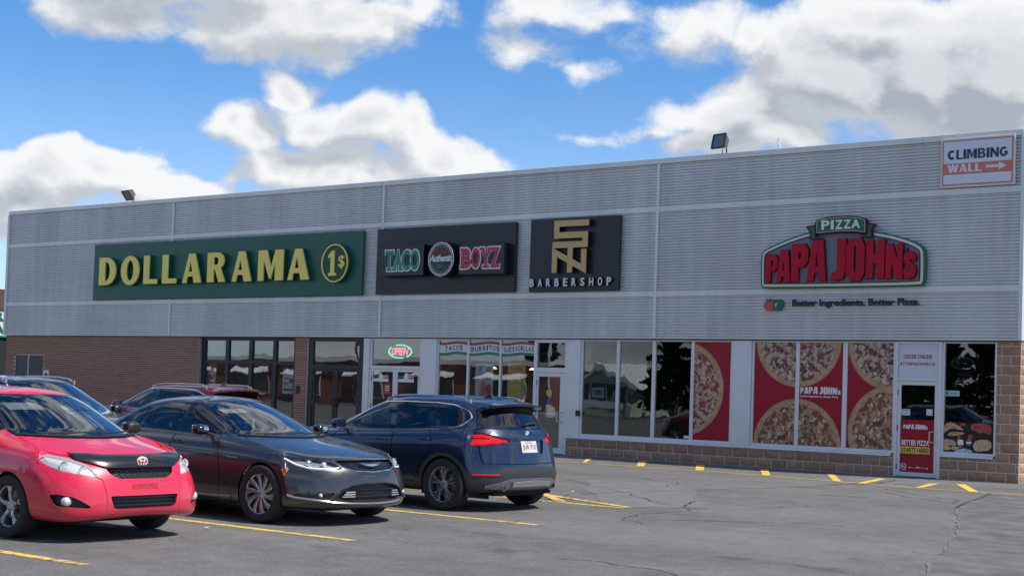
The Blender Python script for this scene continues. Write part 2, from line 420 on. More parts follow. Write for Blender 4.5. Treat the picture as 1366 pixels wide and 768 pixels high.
crack([(10.2, -4.6), (11.4, -5.8), (12.3, -6.3), (12.6, -7.2), (11.6, -6.6), (10.8, -5.8)], .013, seed=17, amp=.08)
crack([(4.2, -7.4), (6.2, -6.6), (7.5, -7.2), (8.0, -8.4)], .012, seed=18, amp=.14)
crack([(9.2, -1.5), (9.6, -3.3), (9.3, -4.8)], .02, seed=19, amp=.07, z=.012)
crack([(14.9, -17.4), (16.8, -18.0), (18.6, -17.6)], .010, seed=20, amp=.07, z=.008)
M_patch2 = mat('faded_patch_asphalt', (.132, .129, .122), .92, bump=.5, bscale=80, var=.16, vscale=3.0)
obj('asphalt_patch', MB().poly([(p.x, p.y, .004) for p in rag([(6.0, -8.0), (7.9, -7.6), (9.3, -9.6), (10.9, -12.0), (10.0, -13.0), (8.0, -10.8)], .14, 7, True, 31)]), M_patch2, lot)
#obj('asphalt_patch', MB().poly([(p.x, p.y, .004) for p in rag([(11.6, -15.6), (12.9, -15.2), (13.1, -16.6), (12.0, -16.9)], .12, 7, True, 33)]), mat('tired_patch_asphalt', (.12, .119, .119), .92, bump=.5, bscale=80, var=.22, vscale=4.0), lot)

# ================================================================== SHOPPING PLAZA BUILDING
bld = thing('plaza_building', 'long single storey retail plaza clad in grey corrugated metal above brick and glass shop fronts', 'building', (-6.6, 4, 0))
def metal_mat(name, col, var):
    m = mat(name, col, .48, .35, spec=.4); t = NT(m.node_tree); p = m.node_tree.nodes['Principled BSDF']
    g = t.new('ShaderNodeTexCoord').outputs['Object']
    streak = t.noise(t.vmath('MULTIPLY', g, (2.2, 1, .12)), 1.6, 5.0, .6); blot = t.noise(g, .35, 4.0, .55)
    f = t.math('ADD', t.math('MULTIPLY', streak, .6), t.math('MULTIPLY', blot, .6))
    c = t.mix(t.ramp(f, .42, .78), tuple(v * (1 - var) for v in col) + (1,), tuple(min(1, v * (1 + var)) for v in col) + (1,))
    # rust coloured run marks that start at the flashings
    rn = t.noise(t.vmath('MULTIPLY', g, (5.5, 1, .35)), 1.0, 4.0, .6)
    c = t.mix(t.ramp(rn, .58, .80, 0, .32), c, (.34, .31, .28, 1))
    t.set(p, 'Base Color', c); return m
M_clad = metal_mat('galvalume_cladding', (.655, .66, .645), .10)
M_trim = metal_mat('pale_metal_trim', (.69, .695, .68), .06)
M_frame = mat('pale_grey_aluminium', (.70, .70, .705), .42, .25, var=.04, vscale=1.5)
M_dark = mat('black_aluminium', (.018, .020, .024), .35, .2)
JX = [-24.30, -15.47, -6.52, 2.425, 11.20]
HT, HC, H0 = 7.25, 7.12, 2.915
BANDS = [(H0 + .03, 3.925), (4.055, 5.965), (6.095, HC)]
YC = -.06
def corr(x0, x1, z0, z1, pitch=.0685, d=.042):
    mb = MB(); n = max(1, round((z1 - z0) / pitch)); p = (z1 - z0) / n; pr = []
    for i in range(n):
        b = z0 + i * p
        pr += [(b, d), (b + .34 * p, d), (b + .42 * p, .004), (b + .66 * p, 0), (b + .90 * p, .006), (b + .97 * p, d)]
    pr.append((z1, d))
    for z, dd in pr: mb.v += [(x0, YC + dd, z), (x1, YC + dd, z)]
    for i in range(len(pr) - 1): mb.f.append((2 * i, 2 * i + 1, 2 * i + 3, 2 * i + 2))
    return mb
for i in range(4):
    for (a, b) in BANDS: obj('cladding_panel', corr(JX[i] + .03, JX[i + 1] - .03, a, b), M_clad, bld, fix=False)
for i in range(4):
    for (a, b) in ((3.925, 4.055), (5.965, 6.095)):
        obj('trim_band', MB().box(JX[i] + .03, JX[i + 1] - .03, YC - .012, YC + .05, a, b), M_trim, bld)
    obj('cap_flashing', MB().box(JX[i], JX[i + 1] - .004, YC - .035, YC + .35, HC, HT - .0), M_trim, bld, bevel=.004)
    obj('drip_edge', MB().box(JX[i] + .03, JX[i + 1] - .03, YC - .015, YC + .06, H0, H0 + .03), M_trim, bld)
for x in JX[1:4]:
    obj('joint_trim', MB().box(x - .035, x + .035, YC - .022, YC + .03, H0 + .0, HC), M_trim, bld)
obj('corner_trim', MB().box(JX[0] - .06, JX[0] + .05, YC - .03, YC + .12, H0, HC), M_trim, bld)
obj('corner_trim', MB().box(JX[4] - .05, JX[4] + .03, YC - .03, YC + .14, H0, HC), M_trim, bld)
# end walls, back wall and roof
mb2 = corr(.08, 24.0, H0 + .03, HC); mb2.v = [(JX[4] + .025 - (v[1] - YC), v[0], v[2]) for v in mb2.v]
obj('cladding_panel', mb2, M_clad, bld, fix=False)
mb3 = corr(.08, 24.0, H0 + .03, HC); mb3.v = [(JX[0] - .055 + (v[1] - YC), v[0], v[2]) for v in mb3.v]
obj('cladding_panel', mb3, M_clad, bld, fix=False)
M_roof = mat('roof_membrane', (.3, .3, .29), .9)
obj('roof_deck', MB().box(JX[0] - .03, JX[4] + .0, .30, 24.0, 6.7, 6.9), M_roof, bld)
obj('rear_wall', MB().box(JX[0] - .03, JX[4] - .02, 24.0, 24.2, 0, HT), mat('rear_block', (.3, .28, .26), .9), bld)
obj('cap_flashing', MB().box(JX[4] - .30, JX[4] + .05, .30, 24.2, HC, HT - .002), M_trim, bld)
obj('cap_flashing', MB().box(JX[0] - .08, JX[0] + .28, .30, 24.2, HC, HT - .002), M_trim, bld)
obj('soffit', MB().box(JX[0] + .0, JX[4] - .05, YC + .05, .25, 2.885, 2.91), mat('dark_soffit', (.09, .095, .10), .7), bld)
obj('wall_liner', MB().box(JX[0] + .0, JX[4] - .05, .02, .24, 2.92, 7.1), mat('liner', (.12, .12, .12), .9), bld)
# ---- red-brown brick at the left end
M_mort = mat('grey_mortar', (.52, .45, .40), .95, bump=.3, bscale=60)
def brick_mat(name, cols, sc=1.0):
    m = bpy.data.materials.new(name); m.use_nodes = True; t = NT(m.node_tree); p = m.node_tree.nodes['Principled BSDF']
    g = t.new('ShaderNodeNewGeometry'); rnd = g.outputs['Random Per Island']
    oi = t.new('ShaderNodeObjectInfo').outputs['Random']; r = t.math('FRACT', t.math('ADD', rnd, oi))
    c = t.mix(r, (*cols[0], 1), (*cols[1], 1)); co = t.new('ShaderNodeTexCoord').outputs['Object']
    n = t.noise(g.outputs['Position'], 9.0 * sc, 5.0, .7); c2 = t.mix(t.ramp(n, .35, .72, 0, .55), c, (*cols[2], 1))
    t.set(p, 'Base Color', c2); p.inputs['Roughness'].default_value = .9
    n3 = t.noise(g.outputs['Position'], 45 * sc, 4.0, .7)
    b = t.new('ShaderNodeBump', inp={'Strength': .5, 'Distance': .01, 'Height': n3}); t.set(p, 'Normal', b.outputs[0])
    return m
M_brick = brick_mat('red_brown_brick', ((.28, .125, .080), (.37, .175, .113), (.19, .09, .060)))
def brick_field(x0, x1, z0, z1, y, name, skip=None, L=.203, H=.0687, j=.011):
    mb = MB(); rnd = random.Random(int(x0 * 10)); row = 0; z = z0
    while z + H * .5 < z1:
        off = -(L / 2) if row % 2 else 0; x = x0 + off; zt = min(z + H, z1) - j
        while x < x1:
            a, b = max(x, x0), min(x + L, x1) - j
            if b - a > .03 and not (skip and skip[0] - .02 < (a + b) / 2 < skip[1] + .02 and z < skip[2]):
                d = rnd.uniform(-.0015, .0015); mb.box(a, b, y + d, y + .05, z, zt)
            x += L
        z += H; row += 1
    obj(name, mb, M_brick, bld, kind='stuff', fix=False)
brick_field(-24.24, -14.06, 0, 2.885, 0.0, 'brickwork', skip=(-23.63, -22.06, 2.235))
brick_field(-9.866, -9.335, 0, 2.885, 0.0, 'brickwork')
obj('mortar_bed', MB().box(-24.236, -14.064, .0045, .22, 0, 2.884), M_mort, bld)
obj('mortar_bed', MB().box(-9.862, -9.339, .0045, .22, 0, 2.884), M_mort, bld)
obj('end_brick_wall', MB().box(-24.26, -24.236, .0, 24.0, 0, 2.915), mat('end_brick', (.25, .125, .09), .9, var=.2, vscale=12, bump=.4), bld)
M_jamb = mat('brick_return', (.25, .125, .09), .9, var=.2, vscale=12)
# ---- split face concrete block at the right
M_block = brick_mat('split_face_block', ((.32, .18, .115), (.43, .265, .17), (.23, .13, .085)), .8)
M_bmort = mat('pale_block_mortar', (.66, .61, .54), .95)
def block_mesh(w, h, seed, nx=6, nz=3):
    rnd = random.Random(seed); mb = MB(); g = {}
    for i in range(nx + 1):
        for k in range(nz + 1):
            e = i in (0, nx) or k in (0, nz)
            g[i, k] = len(mb.v); mb.v.append((w * i / nx, 0.001 if e else -.010 - rnd.uniform(0, .016), h * k / nz))
    for i in range(nx):
        for k in range(nz): mb.f.append((g[i, k], g[i + 1, k], g[i + 1, k + 1], g[i, k + 1]))
    b = len(mb.v); mb.v += [(0, .06, 0), (w, .06, 0), (w, .06, h), (0, .06, h)]
    mb.f += [tuple([g[i, 0] for i in range(nx, -1, -1)] + [b, b + 1]), tuple([g[i, nz] for i in range(nx + 1)] + [b + 2, b + 3]),
             tuple([g[0, k] for k in range(nz + 1)] + [b + 3, b]), tuple([g[nx, k] for k in range(nz, -1, -1)] + [b + 1, b + 2])]
    return mb
BM = {}
def block(x, z, w, h, side=False, y=0.0):
    key = (round(w, 3), round(h, 3), random.randrange(4))
    if key not in BM:
        o = obj('block', block_mesh(w, h, hash(key) % 999, 6 if w > .25 else 3), M_block, bld); BM[key] = o.data
    else: o = bpy.data.objects.new('block', BM[key]); link(o, bld)
    if side: o.location = (y, x, z); o.rotation_euler = (0, 0, PI / 2)
    else: o.location = (x, y, z)
    o.matrix_parent_inverse = Matrix.Translation(bld.location).inverted()
    return o
random.seed(11)
Jm = .012
def course(x0, x1, z, h, off, **kw):
    x = x0 - off
    while x < x1 - .02:
        a, b = max(x, x0), min(x + .4, x1)
        if b - a > .05: block(a + Jm / 2, z + Jm / 2, b - a - Jm, h - Jm, **kw)
        x += .4
for (x0, x1, o1) in ((-.135, 8.50, .265), (9.53, 11.2, .2)):
    course(x0, x1, 0, .2, o1); course(x0, x1, .2, .2, (o1 + .2) % .4)
    if x0 < 0: course(x0, x1, .4, .055, o1)
    else: course(x0, 10.70, .4, .075, o1)
z = .4; r = 0
while z < 2.88:
    h = min(.2, 2.885 - z)
    course(10.70, 11.2, z, h, .1 if r % 2 == 0 else .3); z += .2; r += 1
# end wall courses: the first metres block by block
z = 0; r = 0
while z < 2.88:
    h = min(.2, 2.885 - z); course(.012, 2.1, z, h, .0 if r % 2 else .2, side=True, y=11.2); z += .2; r += 1
mb = MB(); z = 0; r = 0
while z < 2.88:
    x = 2.1 - (0 if r % 2 else .2)
    h = min(.2, 2.885 - z)
    while x < 24.0:
        a = max(x, 2.1); mb.box(11.16, 11.205, a + .005, min(x + .4, 24) - .005, z + .005, z + h - .005); x += .4
    z += .2; r += 1
obj('far_blockwork', mb, M_block, bld, kind='stuff')
obj('mortar_bed', MB().box(-.13, 8.495, .002, .18, 0, .455), M_bmort, bld)
obj('mortar_bed', MB().box(9.535, 10.70, .002, .18, 0, .475), M_bmort, bld)
obj('mortar_bed', MB().box(10.702, 11.197, .002, .18, 0, 2.884), M_bmort, bld)
obj('mortar_bed', MB().box(11.0, 11.197, .18, 24.0, 0, 2.884), M_bmort, bld)
# ---- shop fronts
G_shop = glass('shop_glass', (.88, .91, .92), 2.5, 0.0, .0028)
G_shop2 = glass('shop_glass_dark', (.64, .70, .72), 2.1, 0.0, .0035)
def window(x0, x1, z0, z1, mull, m=M_frame, fw_=.07, y=.035, yg=.075, gm=G_shop, transom=None, name='window', bottom=.07, skipglass=()):
    """frame with its panes and mullions"""
    fr = MB(); fr.box(x0, x0 + fw_, y, y + .10, z0, z1); fr.box(x1 - fw_, x1, y, y + .10, z0, z1)
    fr.box(x0 + fw_, x1 - fw_, y + .002, y + .098, z1 - fw_ * .6, z1); fr.box(x0 + fw_, x1 - fw_, y + .002, y + .098, z0, z0 + bottom)
    f = obj(name, fr, m, bld, bevel=.003)
    xs = [x0 + fw_]
    for (a, b) in mull:
        obj('mullion', MB().box(a, b, y + .004, y + .096, z0 + bottom, z1 - fw_ * .6), m, f, bevel=.003); xs += [a, b]
    xs.append(x1 - fw_)
    cells = [(xs[i], xs[i + 1]) for i in range(0, len(xs), 2)]
    for i, (a, b) in enumerate(cells):
        zz = [(z0 + bottom, z1 - fw_ * .6)] if not transom else [(z0 + bottom, transom[0]), (transom[1], z1 - fw_ * .6)]
        for (c, d) in zz:
            if i in skipglass: continue
            obj('pane', MB().box(a - .01, b + .01, yg, yg + .008, c - .01, d + .01), gm, f)
        if transom: obj('transom_bar', MB().box(a + .001, b - .001, y + .008, y + .092, transom[0], transom[1]), m, f, bevel=.003)
    return f
def door(x0, x1, z1, glass_rect, m=M_frame, y=.03, handle=None, hm=None, gm=G_shop, z0=.012):
    gx0, gx1, gz0, gz1 = glass_rect; mb = MB()
    mb.box(x0, gx0, y, y + .05, z0, z1); mb.box(gx1, x1, y, y + .05, z0, z1)
    mb.box(gx0, gx1, y + .001, y + .049, z0, gz0); mb.box(gx0, gx1, y + .001, y + .049, gz1, z1)
    d = obj('door', mb, m, bld, bevel=.003)
    obj('pane', MB().box(gx0 - .01, gx1 + .01, y + .02, y + .028, gz0 - .01, gz1 + .01), gm, d)
    if handle:
        hx, hz0, hz1, hw = handle; h = MB()
        h.tube([(hx + hw, y - .0, hz0), (hx + hw, y - .07, hz0), (hx, y - .07, hz0), (hx, y - .07, hz1), (hx + hw, y - .07, hz1), (hx + hw, y - .0, hz1)], .013, 8)
        obj('handle', h, hm or mat('handle_white', (.62, .62, .62), .35, .3), d, smooth=True)
    for zz in (z0 + .2, (z0 + z1) / 2, z1 - .25):
        hx_ = x0 if (not handle or handle[0] > (x0 + x1) / 2) else x1
        obj('hinge', MB().box(hx_ - .018, hx_ + .018, y - .012, y + .0, zz - .06, zz + .06), mat('hinge_grey', (.12, .13, .14), .4, .5), d)
    return d
# children of parts are modelled in world coordinates: their parent part sits at the building origin offset
_link = link
def link(o, parent=None, kind=None):
    COL.objects.link(o)
    if parent is not None:
        o.parent = parent
        if parent.get('_world'): o.matrix_parent_inverse = Matrix.Translation(parent.location).inverted()
    if kind: o['kind'] = kind
    return o
TOP = 2.885
# A: black-framed window of the variety store
window(-14.06, -9.866, .5, TOP, [(-12.985, -12.837), (-11.946, -11.792), (-10.907, -10.761)], M_dark, .15, .10, .15, G_shop, (2.10, 2.20))
obj('sill_wall', MB().box(-14.06, -9.866, .03, .2, 0, .5), M_jamb, bld)
obj('window_jamb', MB().box(-14.075, -14.061, -.004, .12, 0, TOP), mat('jamb_grey', (.30, .30, .32), .6), bld)
# B: black double doors
f = MB(); f.box(-9.335, -9.15, .03, .13, 0, TOP); f.box(-7.34, -7.15, .03, .13, 0, TOP); f.box(-9.15, -7.34, .032, .128, 2.79, TOP); f.box(-9.15, -7.34, .032, .128, 2.0, 2.12)
f = obj('door_frame', f, M_dark, bld, bevel=.003)
obj('pane', MB().box(-9.16, -7.33, .07, .078, 2.115, 2.795), G_shop, f)
door(-9.148, -8.262, 1.998, (-9.07, -8.345, .12, 1.93), M_dark, .05, (-8.30, .95, 1.15, .03), M_dark)
door(-8.256, -7.342, 1.998, (-8.17, -7.42, .12, 1.93), M_dark, .05, (-8.215, .95, 1.15, .03), M_dark)
# grey pilasters between the shops
def pil(a, b, z0=0): obj('pilaster', MB().box(a, b, .0, .16, z0, TOP), M_frame, bld, bevel=.004)
pil(-7.148, -6.935)
# C: grill double doors
f = MB(); f.box(-6.93, -6.86, .03, .13, 0, TOP); f.box(-5.07, -4.99, .03, .13, 0, TOP); f.box(-6.86, -5.07, .032, .128, 2.83, TOP); f.box(-6.86, -5.07, .032, .128, 2.04, 2.13)
f = obj('door_frame', f, M_frame, bld, bevel=.003)
obj('pane', MB().box(-6.87, -5.06, .07, .078, 2.12, 2.84), G_shop, f)
door(-6.857, -5.97, 2.035, (-6.80, -6.055, .25, 1.965), M_frame, .045, (-6.0, .85, 1.1, .02))
door(-5.965, -5.073, 2.035, (-5.885, -5.14, .25, 1.965), M_frame, .045, (-5.93, .85, 1.1, .02))
pil(-4.985, -4.475)
# D: grill windows
window(-4.47, -1.18, .5, TOP, [(-3.437, -3.372), (-2.345, -2.292)], M_frame, .045, .035, .075, G_shop)
obj('sill_wall', MB().box(-4.472, -1.178, .01, .15, 0, .5), M_frame, bld)
# E: barbershop door with transom light
f = MB(); f.box(-1.175, -1.118, .02, .14, 0, TOP); f.box(-.236, -.137, .02, .14, 0, TOP); f.box(-1.118, -.236, .022, .138, 2.80, TOP); f.box(-1.118, -.236, .022, .138, 2.045, 2.17)
f = obj('door_frame', f, M_frame, bld, bevel=.003)
obj('pane', MB().box(-1.13, -.22, .07, .078, 2.16, 2.81), G_shop2, f)
door(-1.114, -.24, 2.04, (-1.06, -.375, .15, 1.94), M_frame, .035, (-.40, .815, 1.065, .13))
pil(-.133, .238, .475)
# F: barbershop windows, the last one filmed with a printed pizza
window(.24, 4.53, .49, TOP, [(1.298, 1.384), (2.325, 2.418), (3.404, 3.487)], M_frame, .06, .035, .075, G_shop2, None, 'window', .055)
pil(4.535, 5.02, .475)
window(5.025, 8.50, .49, TOP, [(6.128, 6.22), (7.27, 7.376)], M_frame, .055, .035, .075, G_shop2, None, 'window', .055)
obj('window_sill', MB().prism([(-.06, .425), (-.045, .455), (-.0, .468), (.04, .49), (.12, .49), (.12, .455), (0, .447), (-.04, .425)], 'x', -.133, 8.44), M_frame, bld)
# H: pizza shop door
f = MB(); f.box(8.505, 8.558, .0, .14, 0, TOP); f.box(9.462, 9.53, .0, .14, 0, TOP); f.box(8.558, 9.462, .002, .138, 2.84, TOP); f.box(8.558, 9.462, .002, .138, 2.05, 2.108)
f = obj('door_frame', f, M_frame, bld, bevel=.003)
obj('transom_panel', MB().box(8.56, 9.46, .05, .07, 2.10, 2.85), mat('panel_white', (.60, .635, .70), .5), f)
door(8.56, 9.46, 2.046, (8.632, 9.385, .10, 1.955), M_frame, .03, (9.31, .757, .978, .115))
# I: end window
window(9.53, 10.70, .525, TOP, [], M_frame, .05, .035, .08, G_shop2, None, 'window', .05)
obj('window_sill', MB().prism([(-.06, .475), (-.045, .505), (-.0, .515), (.04, .53), (.12, .53), (.12, .495), (0, .48), (-.04, .465)], 'x', 9.535, 10.66), M_frame, bld)
# interior rooms
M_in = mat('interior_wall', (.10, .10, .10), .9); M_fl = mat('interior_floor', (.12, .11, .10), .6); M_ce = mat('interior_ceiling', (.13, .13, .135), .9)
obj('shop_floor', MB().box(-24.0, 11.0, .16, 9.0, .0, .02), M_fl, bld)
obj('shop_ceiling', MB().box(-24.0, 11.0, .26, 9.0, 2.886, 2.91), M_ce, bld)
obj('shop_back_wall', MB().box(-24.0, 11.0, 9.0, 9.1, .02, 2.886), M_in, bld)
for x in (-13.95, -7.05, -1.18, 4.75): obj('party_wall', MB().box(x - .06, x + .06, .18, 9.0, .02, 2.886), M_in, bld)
M_ctr = mat('counter_wood', (.10, .06, .04), .5); M_shelf = mat('shelf_grey', (.22, .22, .23), .5)
rnd = random.Random(5)
def furn(name, label, cat, x0, x1, y0, y1, z1, m, group=None):
    t = thing(name, label, cat, ((x0 + x1) / 2, (y0 + y1) / 2, .02))
    if group: t['group'] = group
    obj('body', MB().box(x0, x1, y0, y1, .02, z1 - .05), m, t, bevel=.01); obj('top', MB().box(x0 - .04, x1 + .04, y0 - .04, y1 + .04, z1 - .05, z1), mat('counter_top', (.3, .29, .28), .4), t)
furn('counter', 'dark wooden service counter inside the pizza shop', 'counter', 5.6, 9.2, 3.2, 3.8, 1.1, M_ctr)
furn('counter', 'dark wooden order counter inside the taco grill', 'counter', -6.2, -2.2, 4.2, 4.8, 1.1, M_ctr)
furn('counter', 'long dark workbench inside the barbershop', 'counter', -.2, 4.0, 5.4, 5.9, 1.0, M_ctr)
# small dark vent on the pier beside the black doors, dark conduit box beside the barbershop window
tag(obj('card_reader', MB().box(-9.74, -9.62, -.05, -.002, 1.28, 1.50), M_dark, bevel=.008), 'small black box fixed to the narrow brick pier beside the black doors', 'control box')
tag(obj('lock_box', MB().box(.175, .285, -.05, -.002, .98, 1.12), M_dark, bevel=.006), 'small black box on the pale pilaster left of the barbershop windows', 'lock box')

# ================================================================== SIGNS ON THE FASCIA
def rect_of(pts):
    xs = [p[0] for p in pts]; zs = [p[1] for p in pts]; return min(xs), max(xs), min(zs), max(zs)
def board(t, x0, x1, z0, z1, y, m, name='board', back=-.062, bevel=.006):
    return obj(name, MB().box(x0, x1, y, back, z0, z1), m, t, bevel=bevel)
# ---- variety store
M_green = mat('sign_green', (.008, .105, .072), .42, bump=.05, bscale=3, var=.05, vscale=.8)
M_yel3 = mat('sign_yellow', (.90, .74, .15), .42); M_gret = mat('sign_green_return', (.006, .075, .055), .5)
t = thing('shop_sign', 'long green fascia sign with raised yellow letters reading DOLLARAMA and a coin mark', 'sign', (-13.2, -.1, 4.1))
board(t, -19.27, -7.165, 4.083, 5.89, -.16, M_green)
def arc(cx, cy, rx, ry, a0, a1, n=10): return [(cx + rx * math.cos(R(lerp_(a0, a1, k / n))), cy + ry * math.sin(R(lerp_(a0, a1, k / n)))) for k in range(n + 1)]
def lerp_(a, b, t): return a + (b - a) * t
BOLD = {'D': [[(0, 0), (0, 1)] + arc(.42, .5, .58, .5, 90, -90, 14), [(.36, .15), (.36, .85)] + arc(.40, .5, .25, .35, 90, -90, 10)],
        'O': [arc(.5, .5, .5, .5, 0, 345, 23), arc(.5, .5, .19, .35, 0, 340, 17)], 'L': [[(0, 0), (0, 1), (.40, 1), (.40, .17), (1, .17), (1, 0)]],
        'A': [[(0, 0), (.33, 1), (.64, 1), (1, 0), (.62, 0), (.56, .22), (.27, .22), (.22, 0)], [(.32, .38), (.42, .76), (.52, .38)]],
        'R': [[(0, 0), (0, 1), (.55, 1)] + arc(.55, .72, .38, .28, 75, -60, 8) + [(1, 0), (.64, 0), (.44, .42), (.36, .42), (.36, 0)], [(.36, .58), (.36, .84), (.50, .84)] + arc(.50, .71, .11, .13, 80, -80, 6)],
        'M': [[(0, 0), (0, 1), (.34, 1), (.52, .44), (.68, 1), (1, 1), (1, 0), (.68, 0), (.68, .62), (.52, .06), (.46, .06), (.22, .68), (.22, 0)]],
        '1': [[(.08, 0), (.08, .10), (.30, .12), (.30, .74), (.02, .70), (.02, .80), (.42, 1), (.70, 1), (.70, .12), (.94, .10), (.94, 0)]],
        'C': [arc(.52, .5, .52, .5, 48, 312, 20) + arc(.55, .5, .22, .24, 305, 55, 12)], 'I': [[(0, 0), (0, 1), (1, 1), (1, 0)]],
        'B': [[(0, 0), (0, 1)] + arc(.58, .755, .34, .245, 90, -60, 8) + arc(.60, .275, .40, .275, 62, -90, 9), [(.32, .62), (.32, .82)] + arc(.54, .72, .10, .10, 90, -90, 5), [(.32, .18), (.32, .42)] + arc(.56, .30, .13, .12, 90, -90, 5)],
        'N': [[(0, 0), (0, 1), (.30, 1), (.72, .44), (.72, 1), (1, 1), (1, 0), (.72, 0), (.28, .56), (.28, 0)]],
        'G': [arc(.5, .5, .5, .5, 45, 318, 20) + [(1, .20), (1, .56), (.56, .56), (.56, .38), (.70, .38), (.70, .27)] + arc(.52, .5, .24, .26, 300, 55, 12)],
        'W': [[(0, 1), (.18, 0), (.42, 0), (.5, .52), (.58, 0), (.82, 0), (1, 1), (.78, 1), (.69, .44), (.60, 1), (.40, 1), (.31, .44), (.22, 1)]]}
def fat_letter(name, ch, x0, x1, z0, z1, y0, y1, m, parent, font=None):
    from mathutils.geometry import tessellate_polygon
    loops = (font or fat)(ch) if font is None else font[ch]; mp = lambda p: (x0 + (x1 - x0) * p[0], z0 + (z1 - z0) * p[1]); loops = [[mp(p) for p in l] for l in loops]
    vec = [[Vector((p[0], 0, p[1])) for p in l] for l in loops]; flat = [p for l in loops for p in l]; tri = tessellate_polygon(vec); n = len(flat)
    mb = MB(); mb.v = [(p[0], y0, p[1]) for p in flat] + [(p[0], y1, p[1]) for p in flat]
    mb.f = [tuple(q) for q in tri] + [tuple(n + i for i in q)[::-1] for q in tri]; b = 0
    for l in loops:
        k = len(l)
        for i in range(k): j = (i + 1) % k; mb.f.append((b + i, b + j, n + b + j, n + b + i))
        b += k
    return obj(name, mb, m, parent)
LX = [(-18.762, 4.543), (-17.879, 4.528), (-17.64, 4.524), (-16.699, 4.508), (-16.497, 4.53), (-15.809, 4.518), (-15.585, 4.548), (-14.888, 4.536), (-14.616, 4.539), (-13.721, 4.523), (-13.47, 4.527), (-12.639, 4.511), (-12.36, 4.531), (-11.482, 4.523), (-11.222, 4.526), (-10.143, 4.513), (-9.973, 4.534), (-9.074, 4.516)]
for i, ch in enumerate('DOLLARAMA'):
    x0, x1 = LX[2 * i][0], LX[2 * i + 1][0]
    e = .02 if ch == 'O' else 0
    L = fat_letter('letter', ch, x0 + .01, x1 - .01, 4.54 - e, 5.44 + e, -.338, -.30, M_yel3, t, BOLD)
    fat_letter('letter_return', ch, x0, x1, 4.53 - e, 5.45 + e, -.2995, -.162, M_gret, L, BOLD)
ov = MB(); stroke(ov, ell(-8.085, 4.985, .50, .525, 44), .035, -.335, -.30, closed=True)
base = obj('coin_emblem', MB().prism(ell(-8.085, 4.985, .52, .545, 44), 'y', -.30, -.162), M_gret, t)
obj('emblem_ring', ov, M_yel3, base); fat_letter('numeral', '1', -8.34, -7.99, 4.63, 5.34, -.337, -.30, M_yel3, base, BOLD)
text('numeral', '$', (-7.93, -7.70, 4.82, 5.20), -.30, .03, M_yel3, base, .012)
# ---- grill
M_blk = mat('sign_black', (.014, .017, .024), .38, var=.25, vscale=.7); M_blk2 = mat('sign_box_black', (.008, .009, .012), .3)
M_wht = mat('sign_white', (.74, .76, .76), .45); M_g2 = mat('letter_green', (.015, .25, .14), .45); M_r2 = mat('letter_red', (.50, .03, .07), .45)
t = thing('shop_sign', 'wide black fascia sign with TACO and BOYZ boxes around a round Authentic badge', 'sign', (-4.2, -.1, 4.1))
board(t, -6.63, -1.785, 4.092, 5.895, -.16, M_blk)
tb = obj('sign_box', MB().box(-6.20, -4.655, -.45, -.161, 4.56, 5.395), M_blk2, t, bevel=.01)
bb = obj('sign_box', MB().box(-3.42, -1.935, -.45, -.161, 4.54, 5.345), M_blk2, t, bevel=.01)
def slab(ch, x0, x1, z0, z1, m, par):
    w = x1 - x0; text('letter_outline', ch, (x0 - .035, x1 + .035, z0 - .035, z1 + .035), -.45, .012, M_wht, par, .05)
    L = text('letter', ch, (x0, x1, z0, z1), -.463, .012, m, par, .03)
    h = .07
    def bar(a, b, zz):
        obj('serif', MB().box(x0 + a * w, x0 + b * w, -.4765, -.463, zz, zz + h), m, par); obj('serif_outline', MB().box(x0 + a * w - .03, x0 + b * w + .03, -.4635, -.45, zz - .03, zz + h + .03), M_wht, par)
    if ch in 'TY': bar(.22, .78, z0)
    if ch == 'T':
        for a in (0, .86): obj('serif', MB().box(x0 + a * w, x0 + (a + .14) * w, -.477, -.4632, z1 - .2, z1), m, par)
    if ch == 'A': bar(-.08, .34, z0); bar(.66, 1.08, z0)
    if ch == 'Y': bar(-.06, .36, z1 - h); bar(.64, 1.06, z1 - h)
    if ch == 'B': bar(-.09, .3, z0); bar(-.09, .3, z1 - h)
for ch, a, b in zip('TACO', (0, .25, .50, .76), (.24, .51, .735, 1.0)): slab(ch, -6.02 + a * 1.22, -6.02 + b * 1.22, 4.70, 5.25, M_g2, tb)
for ch, a, b in zip('BOYZ', (0, .27, .50, .78), (.25, .49, .80, 1.0)): slab(ch, -3.33 + a * 1.28, -3.33 + b * 1.28, 4.70, 5.23, M_r2, bb)
bd = obj('round_badge', MB().prism(ell(-3.995, 4.965, .455, .465, 48), 'y', -.50, -.161), M_blk2, t, bevel=0)
for r, w in ((.43, .022), (.385, .014)): obj('badge_ring', stroke(MB(), ell(-3.995, 4.965, r, r * 1.02, 48), w, -.508, -.50, closed=True), M_wht, bd)
dm = MB()
for k in range(20):
    a = 2 * PI * k / 20
    if abs(math.sin(a)) > .45: dm.box(-3.995 + .33 * math.cos(a) - .009, -3.995 + .33 * math.cos(a) + .009, -.506, -.50, 4.965 + .33 * math.sin(a) - .009, 4.965 + .33 * math.sin(a) + .009)
obj('badge_dots', dm, M_wht, bd)
text('badge_script', 'Authentic', (-4.38, -3.60, 4.90, 5.09), -.502, .012, M_wht, bd, .03, shear=.35)
text('badge_text', 'MEXICAN', (-4.22, -3.80, 5.12, 5.21), -.502, .008, M_r2, bd, .02); text('badge_text', 'GRILL', (-4.13, -3.84, 4.73, 4.83), -.502, .008, M_g2, bd, .03)
